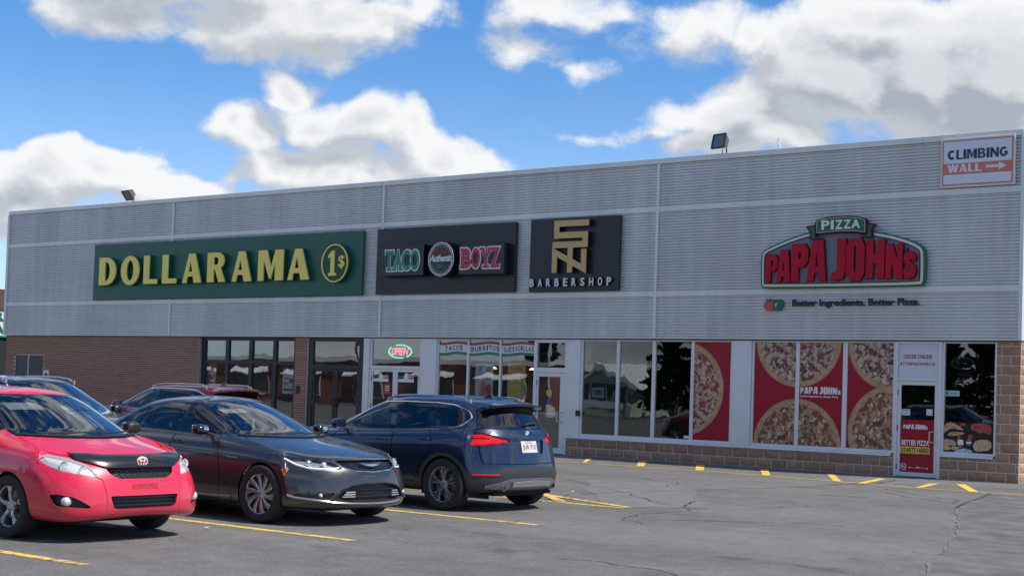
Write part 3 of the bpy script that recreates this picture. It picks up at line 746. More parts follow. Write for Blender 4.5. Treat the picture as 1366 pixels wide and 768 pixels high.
# ---- barbershop
M_gold = mat('sign_gold', (.50, .36, .15), .35, .3)
t = thing('shop_sign', 'square black fascia sign with gold monogram above white letters BARBERSHOP', 'sign', (.05, -.1, 4.1))
board(t, -1.31, 1.412, 4.085, 5.928, -.16, M_blk)
def LZ(p): return (-.49 + (p[0] + 0) / 152 * 1.09, 5.828 - (p[1] + 0) / 232 * 1.29)
mono = [[(152, 11), (16, 11), (16, 64), (138, 64), (138, 107), (0, 107)], [(76, 100), (76, 232)], [(10, 232), (10, 140), (134, 216), (134, 128)]]
for i, (y0, y1, m, nm, w) in enumerate(((-.32, -.295, M_gold, 'monogram', .155), (-.296, -.161, M_blk2, 'monogram_return', .158))):
    mb = MB()
    for k, s in enumerate(mono): stroke(mb, [LZ(p) for p in s], w - .002 * k, y0 - .0007 * k, y1 - .0007 * k)
    obj(nm, mb, m, t, fix=True)
for i, ch in enumerate('BARBERSHOP'):
    x = -1.235 + i * .262
    L = text('letter', ch, (x, x + .125, 4.205, 4.405), -.225, .015, M_wht, t, .025); text('letter_return', ch, (x, x + .125, 4.205, 4.405), -.162, .062, M_blk2, L, .025)
# ---- pizza shop
M_pr = mat('sign_red', (.46, .012, .035), .55, var=.06, vscale=2, spec=.15); M_pg = mat('sign_deep_green', (.008, .12, .075), .4); M_cream = mat('sign_cream', (.74, .72, .56), .45)
M_gry = mat('sign_grey_face', (.17, .19, .24), .5); M_prd = mat('sign_dark_red', (.10, .006, .016), .6, spec=.2)
t = thing('shop_sign', 'arched green and cream sign with raised red letters PAPA JOHNS under a PIZZA ribbon', 'sign', (7.2, -.1, 4.05))
ARCH = [(5.323, 4.162), (5.31, 4.839), (5.39, 4.945), (5.942, 5.155), (6.413, 5.287), (6.879, 5.352), (7.267, 5.362), (7.651, 5.333), (7.997, 5.267), (8.405, 5.187), (8.842, 5.056), (9.108, 4.92), (9.192, 4.801), (9.197, 4.187), (9.167, 4.093), (9.08, 4.041), (5.416, 4.056), (5.348, 4.087)]
def inset(pts, d):
    P = [Vector(p) for p in pts]; n = len(P); out = []; ar = sum(P[i].x * P[(i + 1) % n].y - P[(i + 1) % n].x * P[i].y for i in range(n)); s = 1 if ar > 0 else -1
    for i in range(n):
        d1 = (P[i] - P[i - 1]).normalized(); d2 = (P[(i + 1) % n] - P[i]).normalized()
        m = Vector((-d1.y, d1.x)) + Vector((-d2.y, d2.x)); m = m / max(.4, m.length_squared / 2); out.append(tuple(P[i] + m * d * s))
    return out
def smoothp(pts, it=1):
    for _ in range(it):
        o = []
        for i in range(len(pts)):
            a = pts[i]; b = pts[(i + 1) % len(pts)]
            o += [(a[0] * .75 + b[0] * .25, a[1] * .75 + b[1] * .25), (a[0] * .25 + b[0] * .75, a[1] * .25 + b[1] * .75)]
        pts = o
    return pts
AR = smoothp(ARCH, 2)
obj('sign_case', MB().prism(AR, 'y', -.20, -.065), M_pg, t)
obj('cream_border', MB().prism(inset(AR, .035), 'y', -.21, -.20), M_cream, t)
obj('sign_face', MB().prism(inset(AR, .095), 'y', -.214, -.21), M_gry, t)
stroke_rim = obj('inner_rim', stroke(MB(), inset(AR, .10), .016, -.235, -.214, closed=True), M_prd, t)
PL = [('P', 5.486, 5.809, 4.82, 4.189, .97), ('A', 5.745, 6.12, 4.918, 4.187, .95), ('P', 6.118, 6.554, 5.038, 4.186, .97), ('A', 6.488, 6.988, 5.116, 4.194, 1.0),
      ('J', 7.087, 7.455, 5.123, 4.184, 1.0), ('O', 7.43, 7.893, 5.122, 4.183, 1.0), ('H', 7.893, 8.354, 5.072, 4.216, .98), ('N', 8.345, 8.762, 4.971, 4.207, .96), ("'", 8.79, 8.845, 4.867, 4.772, 1), ('S', 8.741, 9.06, 4.80, 4.191, .98)]
def fat(ch):
    """heavy condensed capitals as unit outlines (outer, holes)"""
    return {'P': [[(0, 0), (.42, 0), (.42, .36), (.72, .38), (1, .56), (1, .84), (.8, 1), (0, 1)], [(.42, .58), (.42, .80), (.60, .78), (.60, .60)]],
            'A': [[(0, 0), (.36, 0), (.40, .18), (.62, .18), (.64, 0), (1, 0), (.84, 1), (.30, 1)], [(.45, .36), (.50, .74), (.60, .36)]],
            'J': [[(0, .20), (0, .02), (.35, 0), (.78, .04), (.98, .22), (1, 1), (.36, 1), (.40, .26), (.22, .20)]],
            'O': [[(.22, 0), (.78, 0), (1, .18), (1, .82), (.78, 1), (.22, 1), (0, .82), (0, .18)], [(.42, .24), (.42, .76), (.5, .82), (.58, .76), (.58, .24), (.5, .18)]],
            'H': [[(0, 0), (.38, 0), (.40, .38), (.60, .38), (.60, 0), (.98, 0), (1, 1), (.62, 1), (.60, .64), (.40, .64), (.38, 1), (0, 1)]],
            'N': [[(0, 0), (.34, 0), (.34, .46), (.62, 0), (1, 0), (.98, 1), (.66, 1), (.66, .56), (.38, 1), (0, 1)]],
            "'": [[(.2, 0), (.8, .1), (1, 1), (0, 1)]],
            'S': [[(.02, .22), (.12, .05), (.5, 0), (.88, .08), (1, .30), (.92, .50), (.52, .64), (.58, .72), (.92, .62), (.95, .84), (.70, .98), (.35, 1), (.06, .86), (.03, .62), (.30, .46), (.50, .36), (.48, .27), (.08, .42)]]}[ch]
M_retd = mat('letter_return_dark', (.022, .006, .008), .6)
for (ch, x0, x1, zt, zb, q) in PL:
    L = fat_letter('letter', ch, x0 + .012, x1 - .022, zb + .01, zt - .01, -.31, -.275, M_pr, t)
    fat_letter('letter_return', ch, x0, x1 - .010, zb, zt, -.2745, -.216, M_retd, L)
BAN = [(6.718, 5.228), (6.703, 5.492), (6.744, 5.556), (7.08, 5.607), (7.43, 5.613), (7.777, 5.575), (7.909, 5.514), (7.917, 5.198), (7.579, 5.243), (7.23, 5.251), (6.949, 5.235)]
tails = [[(6.449, 5.42), (6.7, 5.456), (6.708, 5.185), (6.869, 5.146), (6.595, 5.11), (6.536, 5.158), (6.555, 5.264)], [(7.873, 5.458), (8.114, 5.396), (8.024, 5.297), (8.036, 5.109), (7.744, 5.14), (7.88, 5.206)]]
for q in tails:
    a = obj('ribbon_tail', MB().prism(q, 'y', -.28, -.216), M_prd, t); obj('tail_face', MB().prism(inset(q, .03), 'y', -.286, -.28), M_pg, a)
rb = obj('ribbon', MB().prism(BAN, 'y', -.34, -.216), M_prd, t)
obj('ribbon_line', MB().prism(inset(BAN, .028), 'y', -.345, -.34), M_cream, rb); obj('ribbon_face', MB().prism(inset(BAN, .038), 'y', -.350, -.345), M_pg, rb)
for ch, a, b in zip('PIZZA', (0, .245, .36, .57, .775), (.21, .32, .55, .76, 1.0)):
    text('letter', ch, (6.865 + a * .915, 6.865 + b * .915, 5.315 + .01 * a, 5.525 - .012 * a), -.351, .012, M_cream, rb, .03)
t = thing('tagline_sign', 'black raised words Better Ingredients. Better Pizza. under the arched red sign', 'sign', (7.5, -.1, 3.65))
M_ink = mat('letter_black', (.012, .012, .014), .4)
text('lettering', 'Better Ingredients. Better Pizza.', (6.06, 9.05, 3.61, 3.81), -.065, .02, M_ink, t, .024)
t = thing('vegetable_emblem', 'small red tomato and green pepper emblem left of the black tagline', 'emblem', (5.6, -.1, 3.55))
tm = [(5.361, 3.696), (5.374, 3.757), (5.422, 3.79), (5.498, 3.775), (5.572, 3.788), (5.601, 3.71), (5.604, 3.609), (5.542, 3.559), (5.429, 3.557), (5.371, 3.601)]
pp_ = [(5.572, 3.812), (5.684, 3.787), (5.784, 3.813), (5.867, 3.765), (5.855, 3.658), (5.791, 3.557), (5.654, 3.552), (5.588, 3.626), (5.608, 3.72)]
obj('tomato', MB().prism(smoothp(tm, 2), 'y', -.10, -.06), mat('tomato_red', (.62, .10, .09), .5, spec=.2), t, bevel=.004)
obj('leaf', MB().prism([(5.402, 3.831), (5.478, 3.796), (5.515, 3.843), (5.546, 3.788), (5.598, 3.801), (5.517, 3.755), (5.434, 3.769)], 'y', -.11, -.09), M_pg, t)
obj('pepper', MB().prism(smoothp(pp_, 2), 'y', -.115, -.065), M_pg, t, bevel=.004)
obj('pepper_highlight', MB().prism([(5.649, 3.727), (5.741, 3.743), (5.698, 3.693), (5.678, 3.612), (5.64, 3.659)], 'y', -.12, -.115), mat('pepper_pale', (.30, .45, .40), .4), t)
# ---- climbing wall panel
M_cor = mat('coral_print', (.62, .19, .14), .5); M_pw = mat('print_white', (.66, .71, .78), .45); M_nv = mat('print_charcoal', (.035, .045, .075), .5)
t = thing('climbing_sign', 'white and coral rectangular sign reading CLIMBING WALL with an arrow at the top right corner', 'sign', (10.25, -.1, 6.1))
board(t, 9.465, 11.04, 6.118, 7.152, -.14, mat('sign_frame_pale', (.66, .67, .62), .45), 'frame')
obj('coral_panel', MB().box(9.505, 11.00, -.146, -.14, 6.158, 7.112), M_cor, t)
obj('white_panel', MB().box(9.535, 10.97, -.149, -.146, 6.62, 7.082), M_pw, t); obj('white_panel', MB().box(9.535, 10.97, -.149, -.146, 6.188, 6.385), M_pw, t)
def wordbold(w, x0, x1, z0, z1, y0, y1, m, t, gap=.09):
    wd_ = {'I': .34, 'M': 1.15, 'W': 1.3, 'L': .74, 'N': .98}; tot = sum(wd_.get(c, .92) for c in w) + gap * (len(w) - 1); x = x0; k = (x1 - x0) / tot
    for c in w: q = wd_.get(c, .92) * k; fat_letter('letter', c, x, x + q, z0, z1, y0, y1, m, t, BOLD); x += q + gap * k
wordbold('CLIMBING', 9.62, 10.89, 6.70, 6.905, -.153, -.149, M_nv, t)
wordbold('WALL', 9.62, 10.35, 6.43, 6.60, -.150, -.146, M_pw, t)
obj('arrow', MB().prism([(10.44, 6.49), (10.44, 6.545), (10.71, 6.545), (10.71, 6.60), (10.87, 6.517), (10.71, 6.435), (10.71, 6.49)], 'y', -.15, -.146), M_pw, t)

# ---- floodlights and roof stubs
def flood(x, z, tilt, turn, label, w=.42):
    t = thing('floodlight', label, 'floodlight', (x, .05, 7.25), group='floodlights on the roof edge')
    M = Matrix.Rotation(R(turn), 3, 'Z') @ Matrix.Rotation(R(tilt), 3, 'X'); c = Vector((x, -.12, z))
    mb = MB(); h = .33
    fr = [(-w / 2, -.09, -h / 2), (w / 2, -.09, -h / 2), (w / 2, -.09, h / 2), (-w / 2, -.09, h / 2)]; bk = [(a * .62, .11, b * .62) for a, _, b in fr]
    mb.v = [tuple(c + M @ Vector(p)) for p in fr + bk]; mb.f = [(0, 1, 2, 3), (7, 6, 5, 4)] + [(i, i + 4, (i + 1) % 4 + 4, (i + 1) % 4) for i in range(4)]
    hs = obj('housing', mb, mat('flood_bronze', (.10, .095, .08), .5, .2), t, bevel=.01)
    fb = MB()
    for (dx, dz, sx, sz) in ((0, h / 2, w, .03), (0, -h / 2, w, .03), (w / 2, 0, .03, h), (-w / 2, 0, .03, h)): fb.obox(c + M @ Vector((dx, -.1, dz)), sx, .035, sz, M)
    obj('door_frame', fb, mat('flood_black', (.02, .02, .02), .5), hs)
    obj('lens', MB().obox(c + M @ Vector((0, -.098, 0)), w - .03, .008, h - .03, M), mat('flood_lens', (.16, .17, .18), .12, spec=.9), hs)
    br = MB(); br.tube([(x + .06, .02, 7.235), (x + .06, .0, z - .12)], .018, 8); br.tube([(x - .05, .02, 7.235), (x - .05, .0, z - .14)], .012, 8)
    obj('bracket', br, M_dark, t)
flood(-17.62, 7.50, 38, -8, 'tilted floodlight on the roof edge above the green sign')
flood(4.16, 7.50, -12, -14, 'upright square floodlight on the roof edge above the join left of the arched sign', .39)
t = thing('roof_stub', 'thin bent metal stubs standing on the roof edge right of the square floodlight', 'bracket', (5.6, .1, 7.25))
obj('tall_stub', MB().tube([(5.585, .1, 7.24), (5.565, .1, 7.37), (5.50, .1, 7.40), (5.515, .1, 7.54)], .014, 6), M_trim, t)
obj('short_stub', MB().tube([(5.97, .1, 7.24), (5.99, .1, 7.35)], .014, 6), M_trim, t)

# ---- utility doors and parking sign at the left end
t = thing('service_door', 'pair of flat dark grey service doors with a pale strip set in the brick wall', 'door', (-22.85, 0, 0))
M_sd = mat('dark_grey_paint', (.035, .038, .045), .45)
obj('door_leaf', MB().box(-23.62, -22.94, .0, .06, 0, 2.23), M_sd, t, bevel=.004); obj('door_leaf', MB().box(-22.86, -22.065, .0, .06, 0, 2.23), M_sd, t, bevel=.004)
obj('astragal', MB().box(-22.935, -22.865, -.012, .05, 0, 2.16), mat('strip_pale', (.42, .40, .36), .5), t)
obj('hinge_edge', MB().box(-23.628, -23.6205, -.01, .02, 0, 2.233), M_dark, t)
t = thing('parking_sign', 'small white parking sign with a black P on a post by the brick wall', 'sign', (-21.5, -.35, 0))
obj('post', MB().tube([(-21.3, -.35, 0), (-21.3, -.35, 1.45)], .03, 8), M_trim, t)
obj('plate', MB().box(-21.46, -21.16, -.40, -.385, 1.28, 1.73), mat('plate_white', (.7, .71, .72), .4), t)
text('lettering', 'P', (-21.38, -21.21, 1.40, 1.64), -.40, .003, M_ink, t, .05)

# ================================================================== WINDOW GRAPHICS
def film_mat():
    m = mat('red_film', (.34, .010, .028), .25, spec=.35); return m
M_film = film_mat()
def pizza_mat(name, c1, c2, c3, olive):
    m = bpy.data.materials.new(name); m.use_nodes = True; t = NT(m.node_tree); p = m.node_tree.nodes['Principled BSDF']
    g = t.new('ShaderNodeTexCoord').outputs['Object']
    w = t.new('ShaderNodeTexNoise', inp={'Vector': g, 'Scale': 7.0, 'Detail': 3.0})
    gw = t.vmath('ADD', g, t.vmath('MULTIPLY', t.vmath('SUBTRACT', w.outputs['Color'], (.5, .5, .5)), (.16, .16, .16)))
    rr = t.new('ShaderNodeVectorMath', operation='LENGTH', inp={0: t.vmath('MULTIPLY', g, (1, 0, 1))}).outputs['Value']
    rn = t.math('ADD', rr, t.math('MULTIPLY_ADD', w.outputs['Fac'], .10, -.05))
    v1 = t.new('ShaderNodeTexVoronoi', inp={'Vector': gw, 'Scale': 6.5}); r1 = t.new('ShaderNodeSeparateXYZ', inp={0: v1.outputs['Color']})
    v2 = t.new('ShaderNodeTexVoronoi', inp={'Vector': gw, 'Scale': 12.0}); r2 = t.new('ShaderNodeSeparateXYZ', inp={0: v2.outputs['Color']})
    n = t.noise(gw, 8.0, 8.0, .72)
    c = t.mix(t.ramp(n, .42, .56), (*c1, 1), (*c2, 1))                       # sauce and cheese
    c = t.mix(t.math('MULTIPLY', t.ramp(r1.outputs[0], .55, .6), t.ramp(v1.outputs['Distance'], .62, .5)), c, (*c3, 1))
    c = t.mix(t.math('MULTIPLY', t.ramp(r2.outputs[1], .80, .83), t.ramp(v2.outputs['Distance'], .55, .45)), c, (*olive, 1))
    c = t.mix(t.math('MULTIPLY', t.ramp(r2.outputs[0], .72, .76), t.ramp(v2.outputs['Distance'], .6, .4)), c, (.54, .48, .37, 1))
    c = t.mix(t.ramp(t.noise(gw, 17.0, 5.0, .7), .52, .66, 0, .75), c, (.12, .03, .02, 1))
    crust = t.mix(t.ramp(t.noise(g, 8.0, 5.0, .7), .35, .7), (.40, .21, .10, 1), (.58, .38, .22, 1))
    m.node_tree.nodes.new('ShaderNodeValue')
    A_ = t.n.new('ShaderNodeAttribute'); A_.attribute_type = 'OBJECT'; A_.attribute_name = 'radius'
    k = t.ramp(t.math('SUBTRACT', rn, A_.outputs['Fac']), -.145, -.11)
    c = t.mix(k, c, crust)
    k2 = t.ramp(t.math('SUBTRACT', rr, A_.outputs['Fac']), -.03, .0, 0, .7); c = t.mix(k2, c, (.22, .10, .05, 1))
    t.set(p, 'Base Color', c); p.inputs['Roughness'].default_value = .25
    return m
PZ = [pizza_mat('pizza_print', (.28, .025, .02), (.50, .41, .29), (.30, .05, .04), (.03, .03, .025)),
      pizza_mat('pizza_print_sausage', (.24, .04, .02), (.44, .31, .18), (.20, .08, .04), (.12, .05, .03)),
      pizza_mat('pizza_print_pork', (.27, .03, .03), (.48, .41, .31), (.16, .07, .05), (.05, .03, .03))]
def pizza(t, cx, cz, r, clip, m, y=.0675, a0=0, gap=None):
    """a printed pizza: a disc clipped to its pane"""
    x0, x1, z0, z1 = clip; pts = [Vector((cx + r * math.cos(a), cz + r * math.sin(a))) for a in (2 * PI * i / 72 for i in range(72))]
    def cl(pts, f, g):
        o = []
        for i in range(len(pts)):
            a, b = pts[i], pts[(i + 1) % len(pts)]; fa, fb = f(a), f(b)
            if fa >= 0: o.append(a)
            if fa * fb < 0: o.append(a.lerp(b, fa / (fa - fb)))
        return o
    for f in ((lambda p: p.x - x0), (lambda p: x1 - p.x), (lambda p: p.y - z0), (lambda p: z1 - p.y)): pts = cl(pts, f, None)
    mb = MB().prism([(p.x - cx, p.y - cz) for p in pts], 'y', -.001, .001)
    o = obj('printed_pizza', mb, m, t); o.location = (cx, y, cz); o.matrix_parent_inverse = Matrix.Translation(t.location).inverted(); o['radius'] = float(r); return o
Z0, Z1 = .548, 2.855
def film(x0, x1, z0, z1, label, cat='window film'):
    t = thing('window_film', label, cat, ((x0 + x1) / 2, .07, z0)); obj('red_sheet', MB().box(x0, x1, .0695, .0735, z0, z1), M_film, t); return t
t = film(3.488, 4.468, Z0, Z1, 'red window film with one tall half pizza at the right of the barbershop windows')
pizza(t, 3.17, 1.74, 1.12, (3.49, 4.466, Z0, Z1), PZ[0])
t = film(5.082, 6.126, Z0, Z1, 'red window film with cropped pizzas, leftmost of the three films beside the white door')
pizza(t, 6.166, 2.90, 1.06, (5.084, 6.124, Z0, Z1), PZ[2]); pizza(t, 6.17, .50, 1.09, (5.084, 6.124, Z0, Z1), PZ[1])
t = film(6.222, 7.268, Z0, Z1, 'red window film with white PAPA JOHNS lettering between two cropped pizzas')
pizza(t, 6.166, 2.90, 1.06, (6.224, 7.266, Z0, Z1), PZ[2]); pizza(t, 6.17, .50, 1.09, (6.224, 7.266, Z0, Z1), PZ[1])
M_pw2 = mat('film_white', (.78, .76, .76), .3)
_x = 6.245
for ch, w, h in (('P', .10, .86), ('A', .125, .9), ('P', .115, .95), ('A', .14, 1.0), ('', .03, 0), ('J', .10, 1.0), ('O', .125, 1.0), ('H', .125, .97), ('N', .12, .92), ('S', .09, .62)):
    w *= .92
    if ch: fat_letter('letter', ch, _x, _x + w - .012, 1.705, 1.705 + .16 * h, .0665, .0693, M_pw2, t)
    _x += w
text('lettering', 'Better Ingredients. Better Pizza.', (6.245, 7.175, 1.62, 1.668), .0693, .001, M_pw2, t, .03)
t = film(7.378, 8.442, Z0, Z1, 'red window film with two pizzas cropped at the right edge, next to the white door')
pizza(t, 8.41, 2.86, 1.045, (7.38, 8.44, Z0, Z1), PZ[2]); pizza(t, 8.46, .90, 1.06, (7.38, 8.44, Z0, Z1), PZ[1], y=.0655)
# door film
t = thing('door_graphic', 'red printed sheet with BETTER PIZZA STARTS HERE! on the lower half of the white door', 'window film', (9.0, .03, .1))
obj('red_sheet', MB().box(8.634, 9.383, .044, .0485, .105, 1.215), M_film, t); y = .0438
_x = 8.70
for ch, w, h in (('P', .055, .86), ('A', .068, .9), ('P', .062, .95), ('A', .075, 1.0), ('', .015, 0), ('J', .055, 1.0), ('O', .068, 1.0), ('H', .068, .97), ('N', .066, .92), ('S', .05, .62)):
    w *= .93
    if ch: fat_letter('letter', ch, _x, _x + w - .007, 1.02, 1.02 + .10 * h, .0425, .0438, M_pw2, t)
    _x += w
text('lettering', 'BETTER PIZZA', (8.665, 9.275, .675, .785), y, .001, M_pw2, t, .03)
obj('yellow_bar', MB().box(8.635, 9.29, .0428, .0438, .50, .645), mat('film_yellow', (.72, .66, .10), .3), t)
text('lettering', 'STARTS HERE!', (8.655, 9.27, .520, .625), .0428, .001, mat('film_maroon', (.16, .02, .02), .4), t, .04)
obj('round_symbol', stroke(MB(), ell(8.715, .215, .062, .066, 24), .014, .0428, .0438, closed=True), M_pw2, t)
obj('round_symbol_bar', stroke(MB(), [(8.67, .26), (8.76, .17)], .014, .0426, .0436), M_pw2, t); obj('cigarette', MB().box(8.685, 8.75, .0424, .0434, .20, .222), M_pw2, t)
text('lettering', '8m', (9.0, 9.09, .19, .235), y, .001, M_pw2, t, .03)
for a, b, s in ((8.83, 8.98, -1), (9.11, 9.27, 1)):
    obj('distance_arrow', stroke(MB(), [(a, .20), (b, .20)], .008, .0428, .0438), M_pw2, t); e = a if s < 0 else b
    obj('arrow_head', MB().prism([(e, .20), (e - s * .03, .222), (e - s * .03, .178)], 'y', .0426, .0436), M_pw2, t)
M_pap = mat('paper', (.60, .66, .70), .6); M_blue = mat('ink_blue', (.06, .25, .45), .5)
t = thing('notice', 'pale notice with grey print at the left of the white door glass', 'notice', (8.72, .03, 1.31)); obj('sheet', MB().box(8.64, 8.84, .046, .0475, 1.31, 1.44), M_pap, t)
obj('print', MB().box(8.66, 8.82, .0452, .046, 1.40, 1.42), M_blue, t); obj('print', MB().box(8.67, 8.81, .0452, .046, 1.35, 1.362), M_nv, t)
t = thing('notice', 'small white notice with red print at the right of the white door glass', 'notice', (9.27, .03, 1.32)); obj('sheet', MB().box(9.20, 9.335, .046, .0475, 1.32, 1.455), M_pap, t)
obj('print', MB().box(9.21, 9.325, .0452, .046, 1.34, 1.355), M_cor, t)
tr = thing('transom_lettering', 'dark red words ORDER ONLINE AT PAPAJOHNS.CA on the pale panel above the door', 'lettering', (9.0, .05, 2.3))
M_mar = mat('lettering_maroon', (.30, .02, .05), .5)
text('lettering', 'ORDER ONLINE', (8.665, 9.30, 2.52, 2.61), .0495, .002, M_mar, tr, .025); text('lettering', 'AT PAPAJOHNS.CA', (8.585, 9.375, 2.355, 2.445), .0495, .002, M_mar, tr, .025)
# end window: food print, unlit neon, stickers
t = thing('food_print', 'black printed strip with food pictures at the foot of the end window', 'window film', (10.1, .07, .57))
obj('black_sheet', MB().box(9.582, 10.648, .0745, .0785, .575, 1.20), mat('film_black', (.012, .013, .016), .25), t)
def blob(t, pts, m, y, nm): return obj(nm, MB().prism(smoothp(pts, 1), 'y', y - .001, y), m, t)
M_bread = mat('bread_print', (.52, .29, .15), .4, var=.45, vscale=14); M_wing = mat('wing_print', (.40, .055, .04), .35, var=.5, vscale=22); M_cook = mat('cookie_print', (.50, .36, .21), .4, var=.3, vscale=24)
M_slice = mat('slice_print', (.55, .36, .20), .4, var=.55, vscale=26); M_ice = mat('ice_print', (.42, .50, .58), .3, var=.4, vscale=30)
F = lambda q: q
blob(t, [(9.52, 1.028), (9.585, 1.134), (9.7, 1.204), (9.795, 1.183), (10.007, 1.069), (9.987, 1.027), (9.755, 1.089), (9.568, 0.952), (9.536, 0.967)], M_bread, .0742, 'printed_breadsticks')
blob(t, [(9.663, 0.952), (9.778, 1.008), (10.029, 0.993), (10.026, 0.958), (9.77, 0.906), (9.67, 0.916)], M_bread, .0728, 'printed_breadsticks')
blob(t, [(9.91, 1.188), (10.046, 1.193), (10.039, 1.131), (9.922, 1.131)], M_wing, .0742, 'printed_dip')
blob(t, [(10.15, 1.166), (10.314, 1.203), (10.585, 1.184), (10.597, 0.993), (10.525, 0.97), (10.442, 1.027), (10.34, 0.972), (10.277, 1.04), (10.163, 1.055)], M_wing, .0742, 'printed_wings')
blob(t, [(9.497, 0.811), (9.634, 0.844), (9.803, 0.825), (9.857, 0.756), (9.848, 0.705), (9.668, 0.727), (9.765, 0.629), (9.639, 0.607), (9.501, 0.62)], M_cook, .0742, 'printed_cookie')
blob(t, [(9.732, 0.699), (9.911, 0.694), (9.912, 0.647), (9.808, 0.615), (9.755, 0.629)], M_cook, .0728, 'printed_cookie')
blob(t, [(10.201, 0.732), (10.281, 0.858), (10.588, 0.862), (10.6, 0.671), (10.45, 0.619), (10.266, 0.61), (10.223, 0.672)], M_slice, .0742, 'printed_slices')
blob(t, [(9.808, 0.591), (9.912, 0.647), (10.057, 0.664), (10.183, 0.63), (10.225, 0.575), (9.819, 0.558)], M_ice, .0735, 'printed_ice')
obj('printed_bottle', MB().prism([(9.889, 0.911), (9.931, 0.923), (9.96, 0.843), (10.002, 0.835), (9.995, 0.671), (9.922, 0.668), (9.884, 0.768)], 'y', .0725, .0735), M_wing, t)
obj('bottle_label', MB().prism([(9.876, 0.829), (9.995, 0.848), (10.014, 0.743), (9.889, 0.727)], 'y', .0715, .0725), M_pw2, t)
obj('printed_bottle', MB().prism([(10.113, 0.951), (10.196, 0.955), (10.198, 0.854), (10.105, 0.849), (10.09, 0.9)], 'y', .0725, .0735), M_wing, t)
cc = [(10.121, 0.793)][0]
obj('globe_white', MB().prism(ell(cc[0], cc[1], .058, .060, 20), 'y', .0715, .0725), M_pw2, t)
obj('globe_red', MB().prism([(cc[0] + .055 * math.cos(a), cc[1] + .014 + .042 * math.sin(a)) for a in [PI * k / 10 for k in range(11)]], 'y', .0705, .0715), M_wing, t)
obj('globe_blue', MB().prism([(cc[0] + .050 * math.cos(a), cc[1] - .018 - .036 * math.sin(a)) for a in [PI * k / 10 for k in range(11)]][::-1], 'y', .0705, .0715), M_blue, t)
M_tube = mat('unlit_neon', (.22, .30, .30), .3)
def neon_text(t, s, rect, y, m, bold=-.0): return text('lettering', s, rect, y, .012, m, t, bold)
t = thing('open_sign', 'unlit pale neon OPEN outline in a ring in the end window', 'neon sign', (9.92, .2, 2.2))
mb = MB(); e = ell(9.93, 2.44, .245, .125, 40); mb.tube([(p[0], .13, p[1]) for p in e + [e[0]]], .010, 6, caps=False); obj('ring_tube', mb, M_tube, t)
mb = MB(); e = ell(9.93, 2.44, .225, .105, 40); mb.tube([(p[0], .13, p[1]) for p in e + [e[0]]], .006, 6, caps=False); obj('ring_tube', mb, M_tube, t)
def tubes(t, m, X, Z, w, h, y, r, sh=.0, name='letter_tube'):
    G = {'O': [[(.5 + .5 * math.cos(a), .5 + .5 * math.sin(a)) for a in [2 * PI * k / 14 for k in range(15)]]],
         'P': [[(0, 0), (0, 1), (.7, 1), (1, .85), (1, .6), (.7, .45), (0, .45)]], 'E': [[(1, 1), (0, 1), (0, 0), (1, 0)], [(0, .5), (.8, .5)]], 'N': [[(0, 0), (0, 1), (1, 0), (1, 1)]]}
    for i, ch in enumerate('OPEN'):
        mb = MB()
        for pl in G[ch]: mb.tube([(X + i * w * 1.28 + p[0] * w + p[1] * h * sh, y, Z + p[1] * h) for p in pl], r, 6)
        obj(name, mb, m, t)
tubes(t, M_tube, 9.755, 2.385, .072, .105, .13, .007)
t = thing('menu_board', 'dim dark red price board hanging behind the end window under the unlit neon', 'price board', (9.9, .4, 1.95))
obj('panel', MB().box(9.76, 10.08, .30, .33, 1.98, 2.27), mat('dim_red_board', (.08, .01, .02), .4), t); 
for k in range(3): obj('panel_row', MB().box(9.79, 10.05, .294, .30, 2.03 + k * .08, 2.055 + k * .08), mat('dim_row', (.20, .03, .05), .4), t)
t = thing('sticker', 'pale green rectangular sticker in the middle of the end window', 'sticker', (9.73, .07, 1.74)); obj('sheet', MB().box(9.575, 9.90, .0765, .079, 1.745, 1.86), mat('sticker_teal', (.33, .55, .52), .4), t)
obj('symbol', MB().box(9.60, 9.66, .0755, .0765, 1.765, 1.84), mat('sticker_dark', (.05, .16, .18), .5), t); obj('print', MB().box(9.69, 9.86, .0755, .0765, 1.785, 1.82), mat('sticker_print', (.14, .35, .34), .5), t)
tag(obj('sticker', MB().box(3.245, 3.38, .072, .074, .57, .63), M_pw2), 'tiny white sticker in the lower corner of the dark window left of the pizza film', 'sticker')

